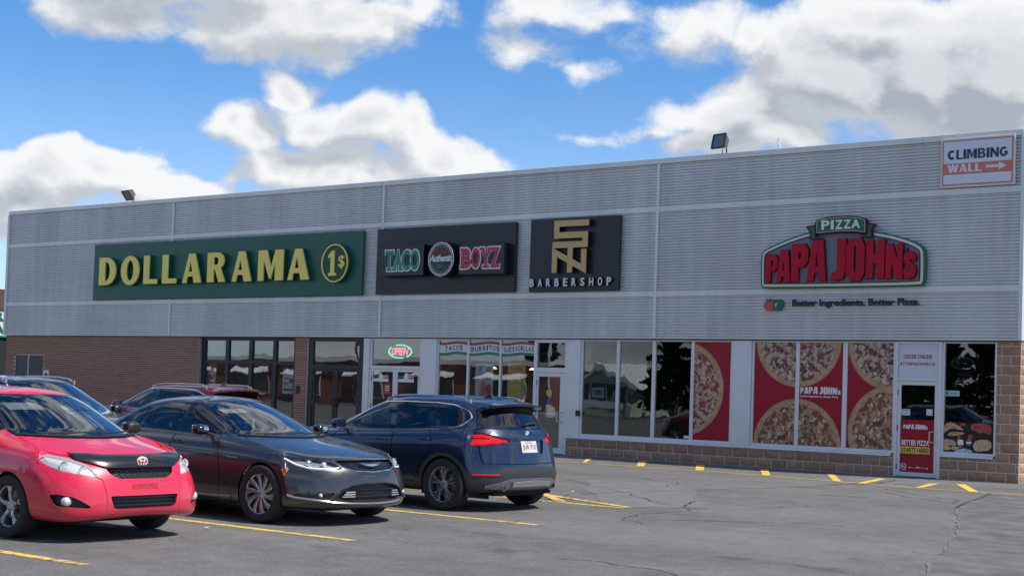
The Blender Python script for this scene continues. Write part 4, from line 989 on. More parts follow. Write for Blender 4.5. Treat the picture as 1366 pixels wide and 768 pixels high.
# grill window banners and posters
def wavy(x0, x1, zt, zb, amp, y0, y1, ph=0, n=14):
    T = []; B = []
    for i in range(n + 1):
        u = i / n; x = x0 + (x1 - x0) * u; w = amp * math.sin(2 * PI * u * .95 + ph); T.append((x, zt + w)); B.append((x, zb + w))
    return T + B[::-1]
M_bw = mat('banner_white', (.68, .70, .69), .5); M_br = mat('banner_red', (.36, .045, .05), .5); M_bg = mat('banner_green', (.045, .20, .12), .5)
for (x0, x1, w, lab) in ((-4.425, -3.437, 'TACOS', 'red white and green wavy banner reading TACOS in the left grill window'), (-3.372, -2.345, 'BURRITOS', 'red white and green wavy banner reading BURRITOS in the middle grill window'), (-2.292, -1.225, 'QUESADILLAS', 'red white and green wavy banner reading QUESADILLAS in the right grill window')):
    t = thing('window_banner', lab, 'banner', ((x0 + x1) / 2, .06, 2.45), group='wavy banners across the grill windows')
    for (zt, zb, m, nm) in ((2.80, 2.735, M_br, 'red_stripe'), (2.735, 2.53, M_bw, 'white_stripe'), (2.53, 2.455, M_bg, 'green_stripe')):
        mb = MB(); q = wavy(x0, x1, zt, zb, -.022, 0, 0, .9); n = len(q) // 2
        mb.v = [(p[0], .068, p[1]) for p in q]; mb.f = [(i, i + 1, 2 * n - 2 - i, 2 * n - 1 - i) for i in range(n - 1)]
        obj(nm, mb, m, t)
    W_ = x1 - x0; a, b = (x0 + .2 * W_, x1 - .18 * W_) if len(w) < 7 else (x0 + .05 * W_, x1 - .03 * W_)
    n = len(w); cw = [.45 if c == 'I' else 1.0 for c in w]; tot = sum(cw) + .28 * (n - 1); x = a; k_ = (b - a) / tot
    for c, q in zip(w, cw):
        xa_, xb_ = x, x + q * k_; x = xb_ + .28 * k_
        def wp(u, v, xa_=xa_, xb_=xb_): X = xa_ + (xb_ - xa_) * u; return X, 2.565 + .135 * v - .022 * math.sin(2 * PI * (X - x0) / W_ * .95 + .9)
        text('letter', c, (0, 1, 0, 1), .0675, .002, M_ink, t, .02, warp=wp)
def poster(label, x0, x1, z0, z1, base, y=.12, items=(), name='poster'):
    t = thing(name, label, 'poster', ((x0 + x1) / 2, y, z0)); obj('sheet', MB().box(x0, x1, y, y + .004, z0, z1), base, t)
    for k, (a, b, c, d, m) in enumerate(items):
        X0, X1 = x0 + (x1 - x0) * a, x0 + (x1 - x0) * b; Zz0, Zz1 = z0 + (z1 - z0) * c, z0 + (z1 - z0) * d
        if isinstance(m, tuple): text('lettering', m[0], (X0, X1, Zz0, Zz1), y - .0001 * k, .001, m[1], t, .05)
        elif isinstance(m, list): obj('printed_shape', MB().prism(ell((X0 + X1) / 2, (Zz0 + Zz1) / 2, (X1 - X0) / 2, (Zz1 - Zz0) / 2, 16), 'y', y - .0012 - .0002 * k, y), m[0], t)
        else: obj('printed_shape', MB().box(X0, X1, y - .0012 - .0002 * k, y, Zz0, Zz1), m, t)
    return t
M_pt = mat('poster_teal', (.48, .58, .56), .5); M_po = mat('poster_orange', (.62, .33, .08), .5, var=.3, vscale=6); M_sal = mat('poster_salmon', (.62, .20, .13), .5, var=.3, vscale=12); M_py = mat('poster_yellow', (.75, .58, .06), .5)
poster('pale teal poster with bold AL PASTOR words in the middle grill window', -3.20, -2.60, .85, 2.24, M_pt, items=((.2, .48, .86, .93, ('TACO', M_g2)), (.55, .85, .86, .93, ('BOYZ', M_r2)), (.4, .6, .83, .95, [M_wht]), (.05, .95, .70, .77, ('AL PASTOR', M_ink)), (.25, .85, .25, .60, [M_sal]), (.6, .95, .42, .62, [M_r2]), (.3, .6, .48, .68, [M_sal])))
poster('orange poster advertising shrimp tacos in the right grill window', -2.12, -1.54, .85, 2.26, M_po, items=((.2, .45, .87, .93, ('TACO', M_g2)), (.52, .8, .87, .93, ('BOYZ', M_r2)), (.1, .9, .66, .74, ('puf puf', M_wht)), (.08, .92, .52, .62, ('SHRIMP', M_py)), (.15, .85, .42, .51, ('TACOS', M_py)), (.05, .9, .16, .38, [M_sal]), (.2, .75, .22, .36, [M_slice]), (.75, .98, .35, .72, [mat('lime_print', (.22, .42, .10), .5)])))
poster('small white poster taped in the right pane of the black framed window', -10.55, -10.07, 1.25, 1.99, mat('poster_paper', (.58, .62, .56), .5), y=.2, items=((.12, .88, .82, .92, M_nv), (.1, .5, .58, .66, M_sal), (.55, .9, .42, .6, M_bg), (.1, .45, .35, .45, M_sal), (.1, .9, .12, .2, M_nv)))
poster('red poster with white letters in the left pane of the black framed window', -13.86, -13.47, .75, 2.09, mat('poster_crimson', (.33, .03, .05), .5), y=.2, items=((.08, .92, .74, .84, ('CIAO', M_wht)), (.25, .75, .58, .64, ('4.50', M_wht))))
for (x, lab) in ((-6.79, 'green white and red grill logo sticker on the left grill door'), (-5.86, 'green white and red grill logo sticker on the right grill door')):
    w = .56
    t = thing('door_sticker', lab, 'sticker', (x + .3, .06, 1.68), group='logo stickers on the grill doors')
    y0 = .0635; obj('backing', MB().box(x, x + w, y0, y0 + .0012, 1.69, 1.78), M_wht, t)
    for (a, b, c, d, m) in ((0, .36, .55, 1, M_blk2), (.64, 1, .55, 1, M_r2), (.0, 1, 0, .18, M_wht)): obj('printed_band', MB().box(x + w * a, x + w * b, y0 - .001, y0, 1.69 + .19 * c, 1.69 + .19 * d), m, t)
    obj('badge', MB().prism(ell(x + w * .5, 1.81, .085, .10, 20), 'y', y0 - .002, y0 - .001), M_wht, t)
    text('lettering', 'TACO', (x + .01, x + w * .34, 1.81, 1.86), y0 - .001, .0006, M_g2, t, .04); text('lettering', 'BOYZ', (x + w * .66, x + w - .01, 1.81, 1.86), y0 - .001, .0006, M_wht, t, .04)
poster('small red notice stuck on the left grill door below the logo sticker', -6.37, -6.165, 1.36, 1.63, mat('notice_red', (.50, .06, .06), .5), y=.062, items=((.15, .85, .7, .8, M_wht), (.15, .85, .5, .58, M_wht), (.15, .85, .3, .38, M_wht)))
# lit neon OPEN
M_nr = mat('neon_red', (.8, .2, .25), .4, emit=(1, .16, .22), estr=1.1); M_ng = mat('neon_green', (.1, .6, .35), .4, emit=(.10, .9, .48), estr=.75)
t = thing('open_sign', 'glowing neon OPEN sign in red inside a green ring above the grill doors', 'neon sign', (-5.9, .2, 2.3))
for k, (a0, a1) in enumerate(((-.30 * PI, .62 * PI), (.78 * PI, 1.60 * PI))):
    for rr_ in (1.0, .93):
        mb = MB(); mb.tube([(p[0], .12, p[1]) for p in ell(-5.885, 2.53, .43 * rr_, .185 * rr_, 26, a0, a1)], .013, 6); obj('ring_tube', mb, M_ng, t)
tubes(t, M_nr, -6.20, 2.44, .118, .185, .12, .0165, .25)
tubes(t, M_nr, -6.185, 2.45, .092, .165, .117, .010, .25)
# sanitizer stand poster inside black doors and sticker on the barbershop door
t = thing('sanitizer_stand', 'green and yellow hand sanitizer stand behind the right black door', 'stand', (-7.85, .7, .02))
obj('panel', MB().box(-7.98, -7.70, .70, .73, .9, 1.75), mat('stand_green', (.10, .35, .14), .4), t); obj('round_top', MB().prism(ell(-7.84, 1.86, .10, .12, 20), 'y', .70, .73), M_py, t)
obj('bottle', MB().lathe([(0, 0), (.05, 0), (.05, .16), (.02, .2), (.02, .26), (0, .26)], 14, 'z', (-7.6, .7, 1.1)), M_pw2, t); obj('table', MB().box(-8.05, -7.45, .6, .95, .95, 1.0).box(-8.0, -7.5, .7, .85, .02, .95), mat('stand_blue', (.06, .25, .32), .4), t)
t = thing('door_sticker', 'yellow and blue sticker on the glass of the barbershop door', 'sticker', (-.72, .05, 1.35)); obj('round_print', MB().prism(ell(-.72, 1.53, .09, .09, 18), 'y', .052, .054), mat('sticker_olive', (.45, .42, .12), .5), t)
obj('bell_print', MB().prism([(-.79, 1.24), (-.65, 1.24), (-.68, 1.40), (-.72, 1.44), (-.76, 1.40)], 'y', .052, .054), mat('sticker_navy', (.04, .10, .30), .5), t)
# push bars inside glass doors
for (a, b, lab) in ((-9.05, -8.36, 'dark push bar across the left black door'), (-8.15, -7.44, 'dark push bar across the right black door'), (-1.06, -.38, 'pale push bar across the barbershop door')):
    tag(obj('push_bar', MB().tube([(a, .13, 1.0), (b, .13, 1.0)], .02, 8), M_dark if 'black' in lab else M_frame), lab, 'push bar')
# pendant lamps glowing inside the grill
M_lampy = mat('lamp_glow', (.9, .7, .3), .4, emit=(1.0, .78, .35), estr=2.2)
for k, (x, z) in enumerate(((-3.05, 2.13), (-1.72, 2.12), (-.98, 2.11))):
    if k == 2: continue
    t = thing('pendant_lamp', ('small glowing pendant lamp behind the middle grill window', 'small glowing pendant lamp behind the right grill window')[k], 'lamp', (x, 1.2, z), group='pendant lamps inside the grill')
    obj('shade', MB().lathe([(0, .06), (.05, .05), (.10, 0), (.09, 0), (0, .03)], 16, 'z', (x - .4, 1.2, z)), M_lampy, t); obj('cord', MB().tube([(x - .4, 1.2, z + .06), (x - .4, 1.2, 2.88)], .006, 5), M_dark, t)

t = thing('open_sign', 'small white paper sign reading OPEN in the leftmost barbershop window', 'sign', (.85, .15, 1.5))
Q = [(0.509, 1.693), (0.877, 1.717), (0.887, 1.449), (0.53, 1.454)]
obj('sheet', MB().prism(Q, 'y', .15, .154), M_bw, t); text('lettering', 'OPEN', (Q[3][0] + .05, Q[1][0] - .05, Q[3][1] + .07, Q[1][1] - .07), .1498, .001, M_nv, t, .03)

# ================================================================== CARS
def lerp(a, b, t): return a + (b - a) * t
def keyed(keys, x, j):
    k = sorted(keys)
    if x <= k[0][0]: return k[0][j]
    for a, b in zip(k, k[1:]):
        if x <= b[0]: return lerp(a[j], b[j], (x - a[0]) / (b[0] - a[0]))
    return k[-1][j]
YF = [0, .32, .62, .85, .97]
class Car:
    """body lofted from plan loops stacked bottom to top, then cut into panels"""
    def __init__(s, S, level=3):
        s.S = S; xa, xr = S['xa'], S['xr']
        xs = [xa + .40, xa, xa - .42] + [lerp(xa - .42, xr + .42, t) for t in (.25, .5, .75)] + [xr + .42, xr, xr - .38]
        net = []
        for r in S['rows']:
            pts = []
            for yf in YF:
                pts.append((r['xf'] - r['A'] * yf ** 2 - r['B'] * yf ** 8, yf * r['wf'], lerp(r['zf'][0], r['zf'][1], yf ** 2)))
            xx = xs if 'sx' not in r else [lerp(r['sx'][0], r['sx'][1], (xs[0] - x) / (xs[0] - xs[-1])) for x in xs]
            for x in xx: pts.append((x, keyed(r['side'], x, 1), keyed(r['side'], x, 2)))
            for yf in YF[::-1]:
                pts.append((r['xr'] + r['Ar'] * yf ** 2 + r['Br'] * yf ** 8, yf * r['wr'], lerp(r['zr'][0], r['zr'][1], yf ** 2)))
            net.append(pts)
        K = len(net); n = len(net[0]); V = []; F = []
        loop = lambda pts: pts + [(p[0], -p[1], p[2]) for p in pts[-2:0:-1]]
        M = None
        for pts in net:
            L = loop(pts); M = len(L); V += L
        for k in range(K - 1):
            for i in range(M): F.append((k * M + i, (k * M + (i + 1) % M), (k + 1) * M + (i + 1) % M, (k + 1) * M + i))
        # close the roof by a spine
        top = net[-1]; b = len(V)
        z = S['spine']
        for i, p in enumerate(top): V.append((keyed([(-9, -9), (9, 9)], p[0], 1) if False else lerp(S['spx'][0], S['spx'][1], i / (n - 1)), 0, keyed(z, lerp(S['spx'][0], S['spx'][1], i / (n - 1)), 1)))
        o = (K - 1) * M
        for i in range(n - 1):
            F.append((o + i, o + i + 1, b + i + 1, b + i)); j = (M - i) % M; j2 = (M - i - 1) % M
            F.append((o + j2, o + j, b + i, b + i + 1))
        me = bpy.data.meshes.new('net'); me.from_pydata(V, [], F)
        ob = bpy.data.objects.new('net', me); COL.objects.link(ob); md = ob.modifiers.new('s', 'SUBSURF'); md.levels = level; md.render_levels = level
        dg = bpy.context.evaluated_depsgraph_get(); ev = bpy.data.meshes.new_from_object(ob.evaluated_get(dg)); bpy.data.objects.remove(ob)
        bm = bmesh.new(); bm.from_mesh(ev); bmesh.ops.remove_doubles(bm, verts=bm.verts, dist=.0004)
        bmesh.ops.recalc_face_normals(bm, faces=bm.faces[:]); s.bm = bm; bpy.data.meshes.remove(ev); bm.normal_update()
        b2 = bm.copy(); bmesh.ops.triangulate(b2, faces=b2.faces[:]); b2.verts.index_update()
        s.rv = [v.co.copy() for v in b2.verts]; s.rn = [v.normal.copy() for v in bm.verts]; s.rt = [tuple(v.index for v in f.verts) for f in b2.faces]; b2.free()
        s.bvh = BVHTree.FromPolygons(s.rv, s.rt)
    def nrm(s, co):
        loc, n, i, d = s.bvh.find_nearest(co)
        a, b, c = s.rt[i]; A, B, C_ = s.rv[a], s.rv[b], s.rv[c]
        v0, v1, v2 = B - A, C_ - A, loc - A; d00, d01, d11, d20, d21 = v0.dot(v0), v0.dot(v1), v1.dot(v1), v2.dot(v0), v2.dot(v1)
        den = d00 * d11 - d01 * d01
        if abs(den) < 1e-14: return n
        v = (d11 * d20 - d01 * d21) / den; w = (d00 * d21 - d01 * d20) / den
        return (s.rn[a] * (1 - v - w) + s.rn[b] * v + s.rn[c] * w).normalized()
    def hit(s, p, d, off=0.0):
        loc, n, i, dist = s.bvh.ray_cast(Vector(p) - Vector(d) * 5, Vector(d))
        if loc is None: loc, n, i, dist = s.bvh.find_nearest(Vector(p))
        return loc + s.nrm(loc) * off
    def front(s, y, z, off=0.0): return s.hit((0, y, z), (-1, 0, 0), off) if True else None
    def rear(s, y, z, off=0.0): return s.hit((0, y, z), (1, 0, 0), off)
    def side(s, x, z, sg, off=0.0): return s.hit((x, 0, z), (0, -sg, 0), off)
    def topz(s, x, y, off=0.0): return s.hit((x, y, 0), (0, 0, -1), off)
    AX = {'x': (1, 2), 'y': (0, 2), 'z': (0, 1)}
    def cut(s, poly, axis, filt):
        i, j = s.AX[axis]; P = [Vector(p) for p in poly]; e = .002; pad = .09
        x0, x1 = min(p.x for p in P), max(p.x for p in P); y0, y1 = min(p.y for p in P), max(p.y for p in P)
        X0, X1, Y0, Y1 = x0 - pad, x1 + pad, y0 - pad, y1 + pad; reg = []
        for f in s.bm.faces:
            v = f.verts[0].co
            if v[i] < X0 or v[i] > X1 or v[j] < Y0 or v[j] > Y1: continue
            if filt(f.calc_center_median(), f.normal): reg.append(f)
        # faces around the filtered ones come along so that shared edges stay welded
        ring = set(reg)
        for f in reg:
            for ed in f.edges: ring.update(ed.link_faces)
        tb = bmesh.new(); vm = {}; tf = {}
        for f in ring:
            vs = []
            for v in f.verts:
                if v not in vm: vm[v] = tb.verts.new(v.co)
                vs.append(vm[v])
            nf = tb.faces.new(vs); tf[nf] = 1
            nf.normal_update()
        inv = {b_: a_ for a_, b_ in vm.items()}
        cand = set()
        def bb(f):
            a = [v.co[i] for v in f.verts]; b = [v.co[j] for v in f.verts]; return min(a), max(a), min(b), max(b)
        cache = {}
        for f in tb.faces:
            if not filt(f.calc_center_median(), f.normal): continue
            a = bb(f)
            if a[1] < x0 - e or a[0] > x1 + e or a[3] < y0 - e or a[2] > y1 + e: continue
            cand.add(f); cache[f] = a
        n = len(P)
        for k in range(n):
            a, b = P[k], P[(k + 1) % n]
            if (b - a).length < 1e-5: continue
            sx0, sx1 = min(a.x, b.x) - e, max(a.x, b.x) + e; sy0, sy1 = min(a.y, b.y) - e, max(a.y, b.y) + e
            sel = [f for f in cand if not (cache[f][1] < sx0 or cache[f][0] > sx1 or cache[f][3] < sy0 or cache[f][2] > sy1)]
            if not sel: continue
            co = Vector((0, 0, 0)); co[i] = a.x; co[j] = a.y; no = Vector((0, 0, 0)); no[i] = -(b - a).y; no[j] = (b - a).x
            g = set(sel)
            for f in sel: g.update(f.edges); g.update(f.verts)
            r = bmesh.ops.bisect_plane(tb, geom=list(g), dist=2e-5, plane_co=co, plane_no=no.normalized())
            for c in r['geom_cut']:
                if isinstance(c, bmesh.types.BMEdge):
                    for f in c.link_faces: f.normal_update(); cand.add(f); cache[f] = bb(f)
            for f in sel:
                if f.is_valid: cache[f] = bb(f)
            cand = {f for f in cand if f.is_valid}
        inside = set()
        for f in cand:
            c = f.calc_center_median(); u, w = c[i], c[j]
            if not (x0 - e < u < x1 + e and y0 - e < w < y1 + e) or not filt(c, f.normal): continue
            ins = False
            for k in range(n):
                a, b = P[k], P[(k + 1) % n]
                if (a.y > w) != (b.y > w) and u < (b.x - a.x) * (w - a.y) / (b.y - a.y) + a.x: ins = not ins
            if ins: inside.add(f)
        bmesh.ops.delete(s.bm, geom=list(ring), context='FACES_ONLY')
        out = []
        for v in tb.verts:
            if v not in inv: inv[v] = s.bm.verts.new(v.co)
        for f in tb.faces:
            try: nf = s.bm.faces.new([inv[v] for v in f.verts])
            except ValueError: continue
            nf.normal_update()
            if f in inside: out.append(nf)
        tb.free()
        return out
    def take(s, faces):
        """faces -> plain polygon list, removed from the body"""
        P = [[v.co.copy() for v in f.verts] for f in faces]; bmesh.ops.delete(s.bm, geom=faces, context='FACES_ONLY'); return P
    def shell(s, name, polys, m, parent, off=0.0, lip=.014, liner=None, kind=None):
        """panel made of the given polygons, pushed out by off, with a turned-in edge and (liner) an inner skin"""
        idx = {}; V = []; F = []
        for p in polys:
            q = []
            for c in p:
                k = (round(c.x, 5), round(c.y, 5), round(c.z, 5))
                if k not in idx: idx[k] = len(V); V.append(c)
                q.append(idx[k])
            q2 = []
            for a in q:
                if not q2 or q2[-1] != a: q2.append(a)
            if q2 and q2[0] == q2[-1]: q2.pop()
            if len(q2) > 2: F.append(q2)
        N_ = [s.nrm(v) for v in V]; n = len(V); out = [v + N_[i] * off for i, v in enumerate(V)]
        ec = {}
        for f in F:
            for a, b in zip(f, f[1:] + f[:1]): ec[(a, b)] = 1
        bd = [(a, b) for (a, b) in ec if (b, a) not in ec]
        VV = [tuple(v) for v in out]; FF = [tuple(f) for f in F]; MI = [0] * len(F); nf = len(F)
        if lip:
            inn = [out[i] - N_[i] * lip for i in range(n)]; VV += [tuple(v) for v in inn]
            for (a, b) in bd: FF.append((b, a, a + n, b + n)); MI.append(0)
            if liner is not None:
                for f in F: FF.append(tuple(a + n for a in reversed(f))); MI.append(1)
        me = bpy.data.meshes.new(name); me.from_pydata(VV, [], FF); me.materials.append(m)
        if liner is not None: me.materials.append(liner)
        me.polygons.foreach_set('material_index', MI); me.polygons.foreach_set('use_smooth', [True] * len(FF))
        ln = []
        for k, f in enumerate(FF):
            pn = me.polygons[k].normal
            for a in f:
                if k < nf: ln.append(tuple(N_[a]))
                else: ln.append(tuple(pn))
        me.normals_split_custom_set(ln)
        o = bpy.data.objects.new(name, me); return link(o, parent, kind)
    def patch(s, name, poly, axis, filt, m, parent, **kw):
        f = s.cut(poly, axis, filt)
        if not f: print('EMPTY PATCH', s.S['name'], name); return None
        return s.shell(name, s.take(f), m, parent, **kw)
def rnd_poly(pts, it=2): return smoothp(pts, it)
def round_corners(pts, r=.02, n=3):
    P = [Vector(p) for p in pts]; o = []
    for i, p in enumerate(P):
        a, b = P[i - 1], P[(i + 1) % len(P)]; da, db = (a - p), (b - p); ra = min(r, da.length * .45); rb = min(r, db.length * .45)
        A, B = p + da.normalized() * ra, p + db.normalized() * rb
        for k in range(n + 1):
            t = k / n; o.append(tuple(A * (1 - t) ** 2 + p * 2 * t * (1 - t) + B * t ** 2))
    return o
def mirror2(p): return [(-a, b) for a, b in p]
def grow(poly, d): return inset(poly, -d)
# car materials
def paint(name, col, metal=0.0, rough=.32, flake=0.0):
    m = mat(name, col, rough, metal, coat=1.0, coatr=.02); t = NT(m.node_tree); p = m.node_tree.nodes['Principled BSDF']
    g = t.new('ShaderNodeTexCoord').outputs['Object']
    n = t.noise(g, 3.0, 5.0, .6); z = t.new('ShaderNodeSeparateXYZ', inp={0: g}).outputs[2]
    # road dust: thicker towards the sills, patchy everywhere
    d = t.math('MULTIPLY', t.ramp(z, .70, .15, .0, .18), t.ramp(n, .3, .7, .4, 1.0)); d = t.math('ADD', d, t.ramp(n, .5, .8, 0, .03))
    t.set(p, 'Base Color', t.mix(d, (*col, 1), (.20, .19, .175, 1))); t.set(p, 'Coat Roughness', t.math('MULTIPLY_ADD', d, .5, .03))
    t.set(p, 'Coat Weight', t.math('MULTIPLY_ADD', d, -1.2, 1.0, clamp=True))
    return m
P_red = paint('red_paint', (.63, .008, .042), 0.0, .35)
P_char = paint('charcoal_paint', (.050, .050, .052), .7, .30)
P_blue = paint('navy_paint', (.005, .015, .048), .35, .28)
P_mar = paint('maroon_paint', (.13, .008, .022), .5, .30)
P_blk = paint('black_paint', (.006, .008, .012), .2, .25)
M_pl = mat('black_plastic', (.016, .016, .018), .5, bump=.15, bscale=200); M_plg = mat('gloss_black', (.006, .006, .008), .08, coat=.6)
M_cladp = mat('grey_black_plastic', (.030, .032, .036), .55, bump=.1, bscale=200); M_liner = mat('cabin_liner', (.035, .034, .034), .85)
M_chr = mat('chrome', (.75, .76, .78), .12, 1.0); M_sil = mat('silver_plastic', (.42, .43, .44), .35, .6); M_alu = mat('alloy', (.46, .46, .47), .28, .85); M_alud = mat('dark_alloy', (.30, .30, .31), .32, .75)
M_rub = mat('tyre_rubber', (.018, .018, .019), .8, bump=.3, bscale=120); M_brk = mat('brake_disc', (.22, .21, .20), .35, .9); M_well = mat('wheel_well', (.010, .010, .011), .95)
G_car = glass('car_glass', (.46, .52, .50), 1.5); G_tint = glass('tinted_car_glass', (.09, .10, .11), 1.5); G_ws = glass('windscreen_glass', (.50, .56, .55), 1.7); G_lens = glass('lens_clear', (.93, .94, .95), 1.2)
def hazy():
    m = bpy.data.materials.new('lens_hazy'); m.use_nodes = True; t = NT(m.node_tree); t.n.clear()
    f = t.math('MULTIPLY', t.new('ShaderNodeFresnel', inp={'IOR': 1.5}).outputs[0], 1.2, clamp=True); tr = t.new('ShaderNodeBsdfTransparent', inp={'Color': (.95, .96, .97, 1)})
    df = t.new('ShaderNodeBsdfDiffuse', inp={'Color': (.80, .82, .82, 1)}); a = t.new('ShaderNodeMixShader', inp={0: .32}); t.l.new(tr.outputs[0], a.inputs[1]); t.l.new(df.outputs[0], a.inputs[2])
    gl = t.new('ShaderNodeBsdfGlossy', inp={'Roughness': .05}); b = t.new('ShaderNodeMixShader', inp={0: f}); t.l.new(a.outputs[0], b.inputs[1]); t.l.new(gl.outputs[0], b.inputs[2])
    t.l.new(b.outputs[0], t.new('ShaderNodeOutputMaterial').inputs[0]); return m
G_hazy = hazy()
G_red = glass('lens_red', (.98, .16, .17), 1.0)
M_tailh = mat('tail_housing', (.85, .14, .14), .35, .1); M_tailb = mat('tail_bright', (.85, .25, .22), .3, emit=(.6, .03, .03), estr=.0); M_head = mat('headlight_housing', (.74, .75, .76), .3, .25); M_headd = mat('headlight_dark', (.30, .305, .31), .3, .3)
M_amb = mat('amber_lens', (.72, .20, .03), .2, coat=.6); M_seat = mat('seat_cloth', (.085, .085, .09), .9, bump=.2, bscale=150); M_seatb = mat('seat_beige', (.22, .20, .18), .9); M_dash = mat('dash', (.045, .045, .048), .75)
M_plate = mat('plate_paint', (.52, .54, .54), .4); M_blu = mat('badge_blue', (.03, .12, .35), .3)
def wheel(par, x, y, r, w, sg, style, rr, mr, nsp):
    """tyre, rim, spokes, disc; sg = +1 on the left side of the car"""
    c = (x, y, r); e = bpy.data.objects.new('wheel', None)
    ty = MB().lathe([(rr - .01, -w / 2 + .02), (rr + .012, -w / 2 + .004), (r * .90, -w / 2), (r * .965, -w / 2 + .012), (r - .002, -w / 2 + .035), (r, -w * .12), (r - .005, -w * .11), (r - .005, -w * .09), (r, -w * .08), (r, w * .08), (r - .005, w * .09), (r - .005, w * .11), (r, w * .12), (r - .002, w / 2 - .035), (r * .965, w / 2 - .012), (r * .90, w / 2), (rr + .012, w / 2 - .004), (rr - .01, w / 2 - .02)], 48, 'y', c)
    T = obj('wheel', ty, M_rub, par, smooth=True)
    f = sg * (w / 2 - .012)
    rim = MB().lathe([(rr + .004, f), (rr + .006, f - sg * .006), (rr - .006, f - sg * .012), (rr - .018, f - sg * .02), (rr - .022, -f * .9), (rr, -f)], 48, 'y', c)
    obj('rim', rim, mr, T, smooth=True)
    sp = MB(); hub = .058
    d0 = f - sg * .030      # spoke face depth at the hub
    def spoke(a0, a1, w0, w1, r0, r1, dd0=0.0, dd1=.018):
        n = len(sp.v)
        for (a, ww, rad, dd) in ((a0, w0, r0, dd0), (lerp(a0, a1, .5), lerp(w0, w1, .5), lerp(r0, r1, .5), lerp(dd0, dd1, .5) + .004), (a1, w1, r1, dd1)):
            ca, sa = math.cos(a), math.sin(a)
            for q in (-1, -.55, .55, 1):
                px = rad * ca - q * ww / 2 * sa; pz = rad * sa + q * ww / 2 * ca
                sp.v.append((x + px, y + d0 + sg * (dd + (.0 if abs(q) < .9 else -.008)), r + pz))
            for q in (-1, 1):
                px = rad * ca - q * ww / 2 * sa; pz = rad * sa + q * ww / 2 * ca
                sp.v.append((x + px, y + d0 + sg * (dd - .035), r + pz))
        for k in range(2):
            b = n + 6 * k; t = b + 6; o = [0, 1, 2, 3, 5, 4]
            for i in range(6): i2 = (i + 1) % 6; sp.f.append((b + o[i], b + o[i2], t + o[i2], t + o[i]))
    for k in range(nsp):
        a = 2 * PI * k / nsp + PI / 2
        if style == 'twin': spoke(a - .10, a - .13, .020, .030, hub, rr - .004); spoke(a + .10, a + .13, .020, .030, hub, rr - .004)
        elif style == 'five': spoke(a, a, .052, .034, hub - .01, rr * .62); spoke(a - .02, a - .13, .026, .026, rr * .55, rr - .004, .009, .018); spoke(a + .02, a + .13, .026, .026, rr * .55, rr - .004, .009, .018)
        elif style == 'twist': spoke(a - .02, a + .22, .026, .075, hub - .005, rr - .003); 
        elif style == 'y': [spoke(a + q * .16, a + q * .13, .026, .022, hub - .006, rr * .6, 0, .008) for q in (1, -1)]; [spoke(a + q * .13, a + q * .40, .020, .024, rr * .52, rr - .003, .006, .018) for q in (1, -1)]; [spoke(a + q * .13, a + q * .10, .018, .022, rr * .52, rr - .003, .006, .018) for q in (1, -1)]
    obj('spokes', sp, mr, T, smooth=False)
    hb = MB().lathe([(0, d0 + sg * .016), (.026, d0 + sg * .016), (.030, d0 + sg * .010), (.05, d0 + sg * .004), (hub + .006, d0 - sg * .012), (hub + .004, d0 - sg * .05)], 24, 'y', c); obj('hub_cap', hb, mr, T, smooth=True)
    nuts = MB()
    for k in range(5):
        a = 2 * PI * k / 5 + .3; nuts.lathe([(0, d0 + sg * .006), (.009, d0 + sg * .004), (.009, d0 - sg * .012)], 8, 'y', (x + .042 * math.cos(a), y, r + .042 * math.sin(a)))
    n_ = obj('wheel_nuts', nuts, M_pl, T); n_['kind'] = 'stuff'
    obj('brake_disc', MB().lathe([(.06, f - sg * .085), (rr * .72, f - sg * .085), (rr * .72, f - sg * .105), (.06, f - sg * .105)], 32, 'y', c), M_brk, T, smooth=True)
    obj('wheel_back', MB().lathe([(0, f - sg * .13), (rr - .02, f - sg * .13)], 24, 'y', c), M_well, T)
    return T
def interior(car, par, xd, seats, zf=.42, hr=True, m=M_seat, zt=1.02, w=.36, steer=1):
    """dash, steering wheel, seats with headrests; xd = dash x"""
    obj('dashboard', MB().prism([(xd + .42, .88), (xd + .40, .70), (xd - .12, .62), (xd - .16, .82), (xd - .02, .90)], 'y', -.66, .66), M_dash, par, bevel=.01)
    mb = MB(); cx, cy, cz = xd - .26, .36 * steer, .84; tl = R(62)
    pts = [(cx + .185 * math.cos(a) * math.cos(tl) * -1, cy + .185 * math.sin(a), cz + .185 * math.cos(a) * math.sin(tl)) for a in [2 * PI * k / 20 for k in range(21)]]
    mb.tube(pts, .014, 6, caps=False); mb.tube([(cx, cy - .17, cz), (cx, cy + .17, cz)], .016, 6); mb.tube([(cx, cy, cz), (cx + .2, cy, cz - .08)], .03, 6); obj('steering_wheel', mb, M_pl, par, smooth=True)
    for (sx, ys) in seats:
        for y in ys:
            sh = MB()
            for k, (dx, z0, hw, th) in enumerate(((0, zf, .25, .16), (-.05, zf + .16, .25, .14), (-.12, zf + .40, .245, .12), (-.17, zt - .06, .20, .10))):
                a = len(sh.v); xx = sx + dx
                sh.v += [(xx - th / 2, y - hw, z0), (xx + th / 2, y - hw * .92, z0), (xx + th / 2, y + hw * .92, z0), (xx - th / 2, y + hw, z0)]
                if k: sh.f += [(a - 4 + i, a - 4 + (i + 1) % 4, a + (i + 1) % 4, a + i) for i in range(4)]
            sh.f.append((len(sh.v) - 4, len(sh.v) - 3, len(sh.v) - 2, len(sh.v) - 1)); sh.box(sx - .02, sx + .50, y - .25, y + .25, zf - .06, zf + .08)
            st = obj('seat', sh, m, par, bevel=.02, smooth=True)
            if hr: obj('headrest', MB().box(sx - .25, sx - .15, y - .13, y + .13, zt - .03, zt + .15), m, st, bevel=.03, smooth=True)
    obj('cabin_floor', MB().box(seats[-1][0] - .5, xd + .4, -.68, .68, .24, .27), M_liner, par)
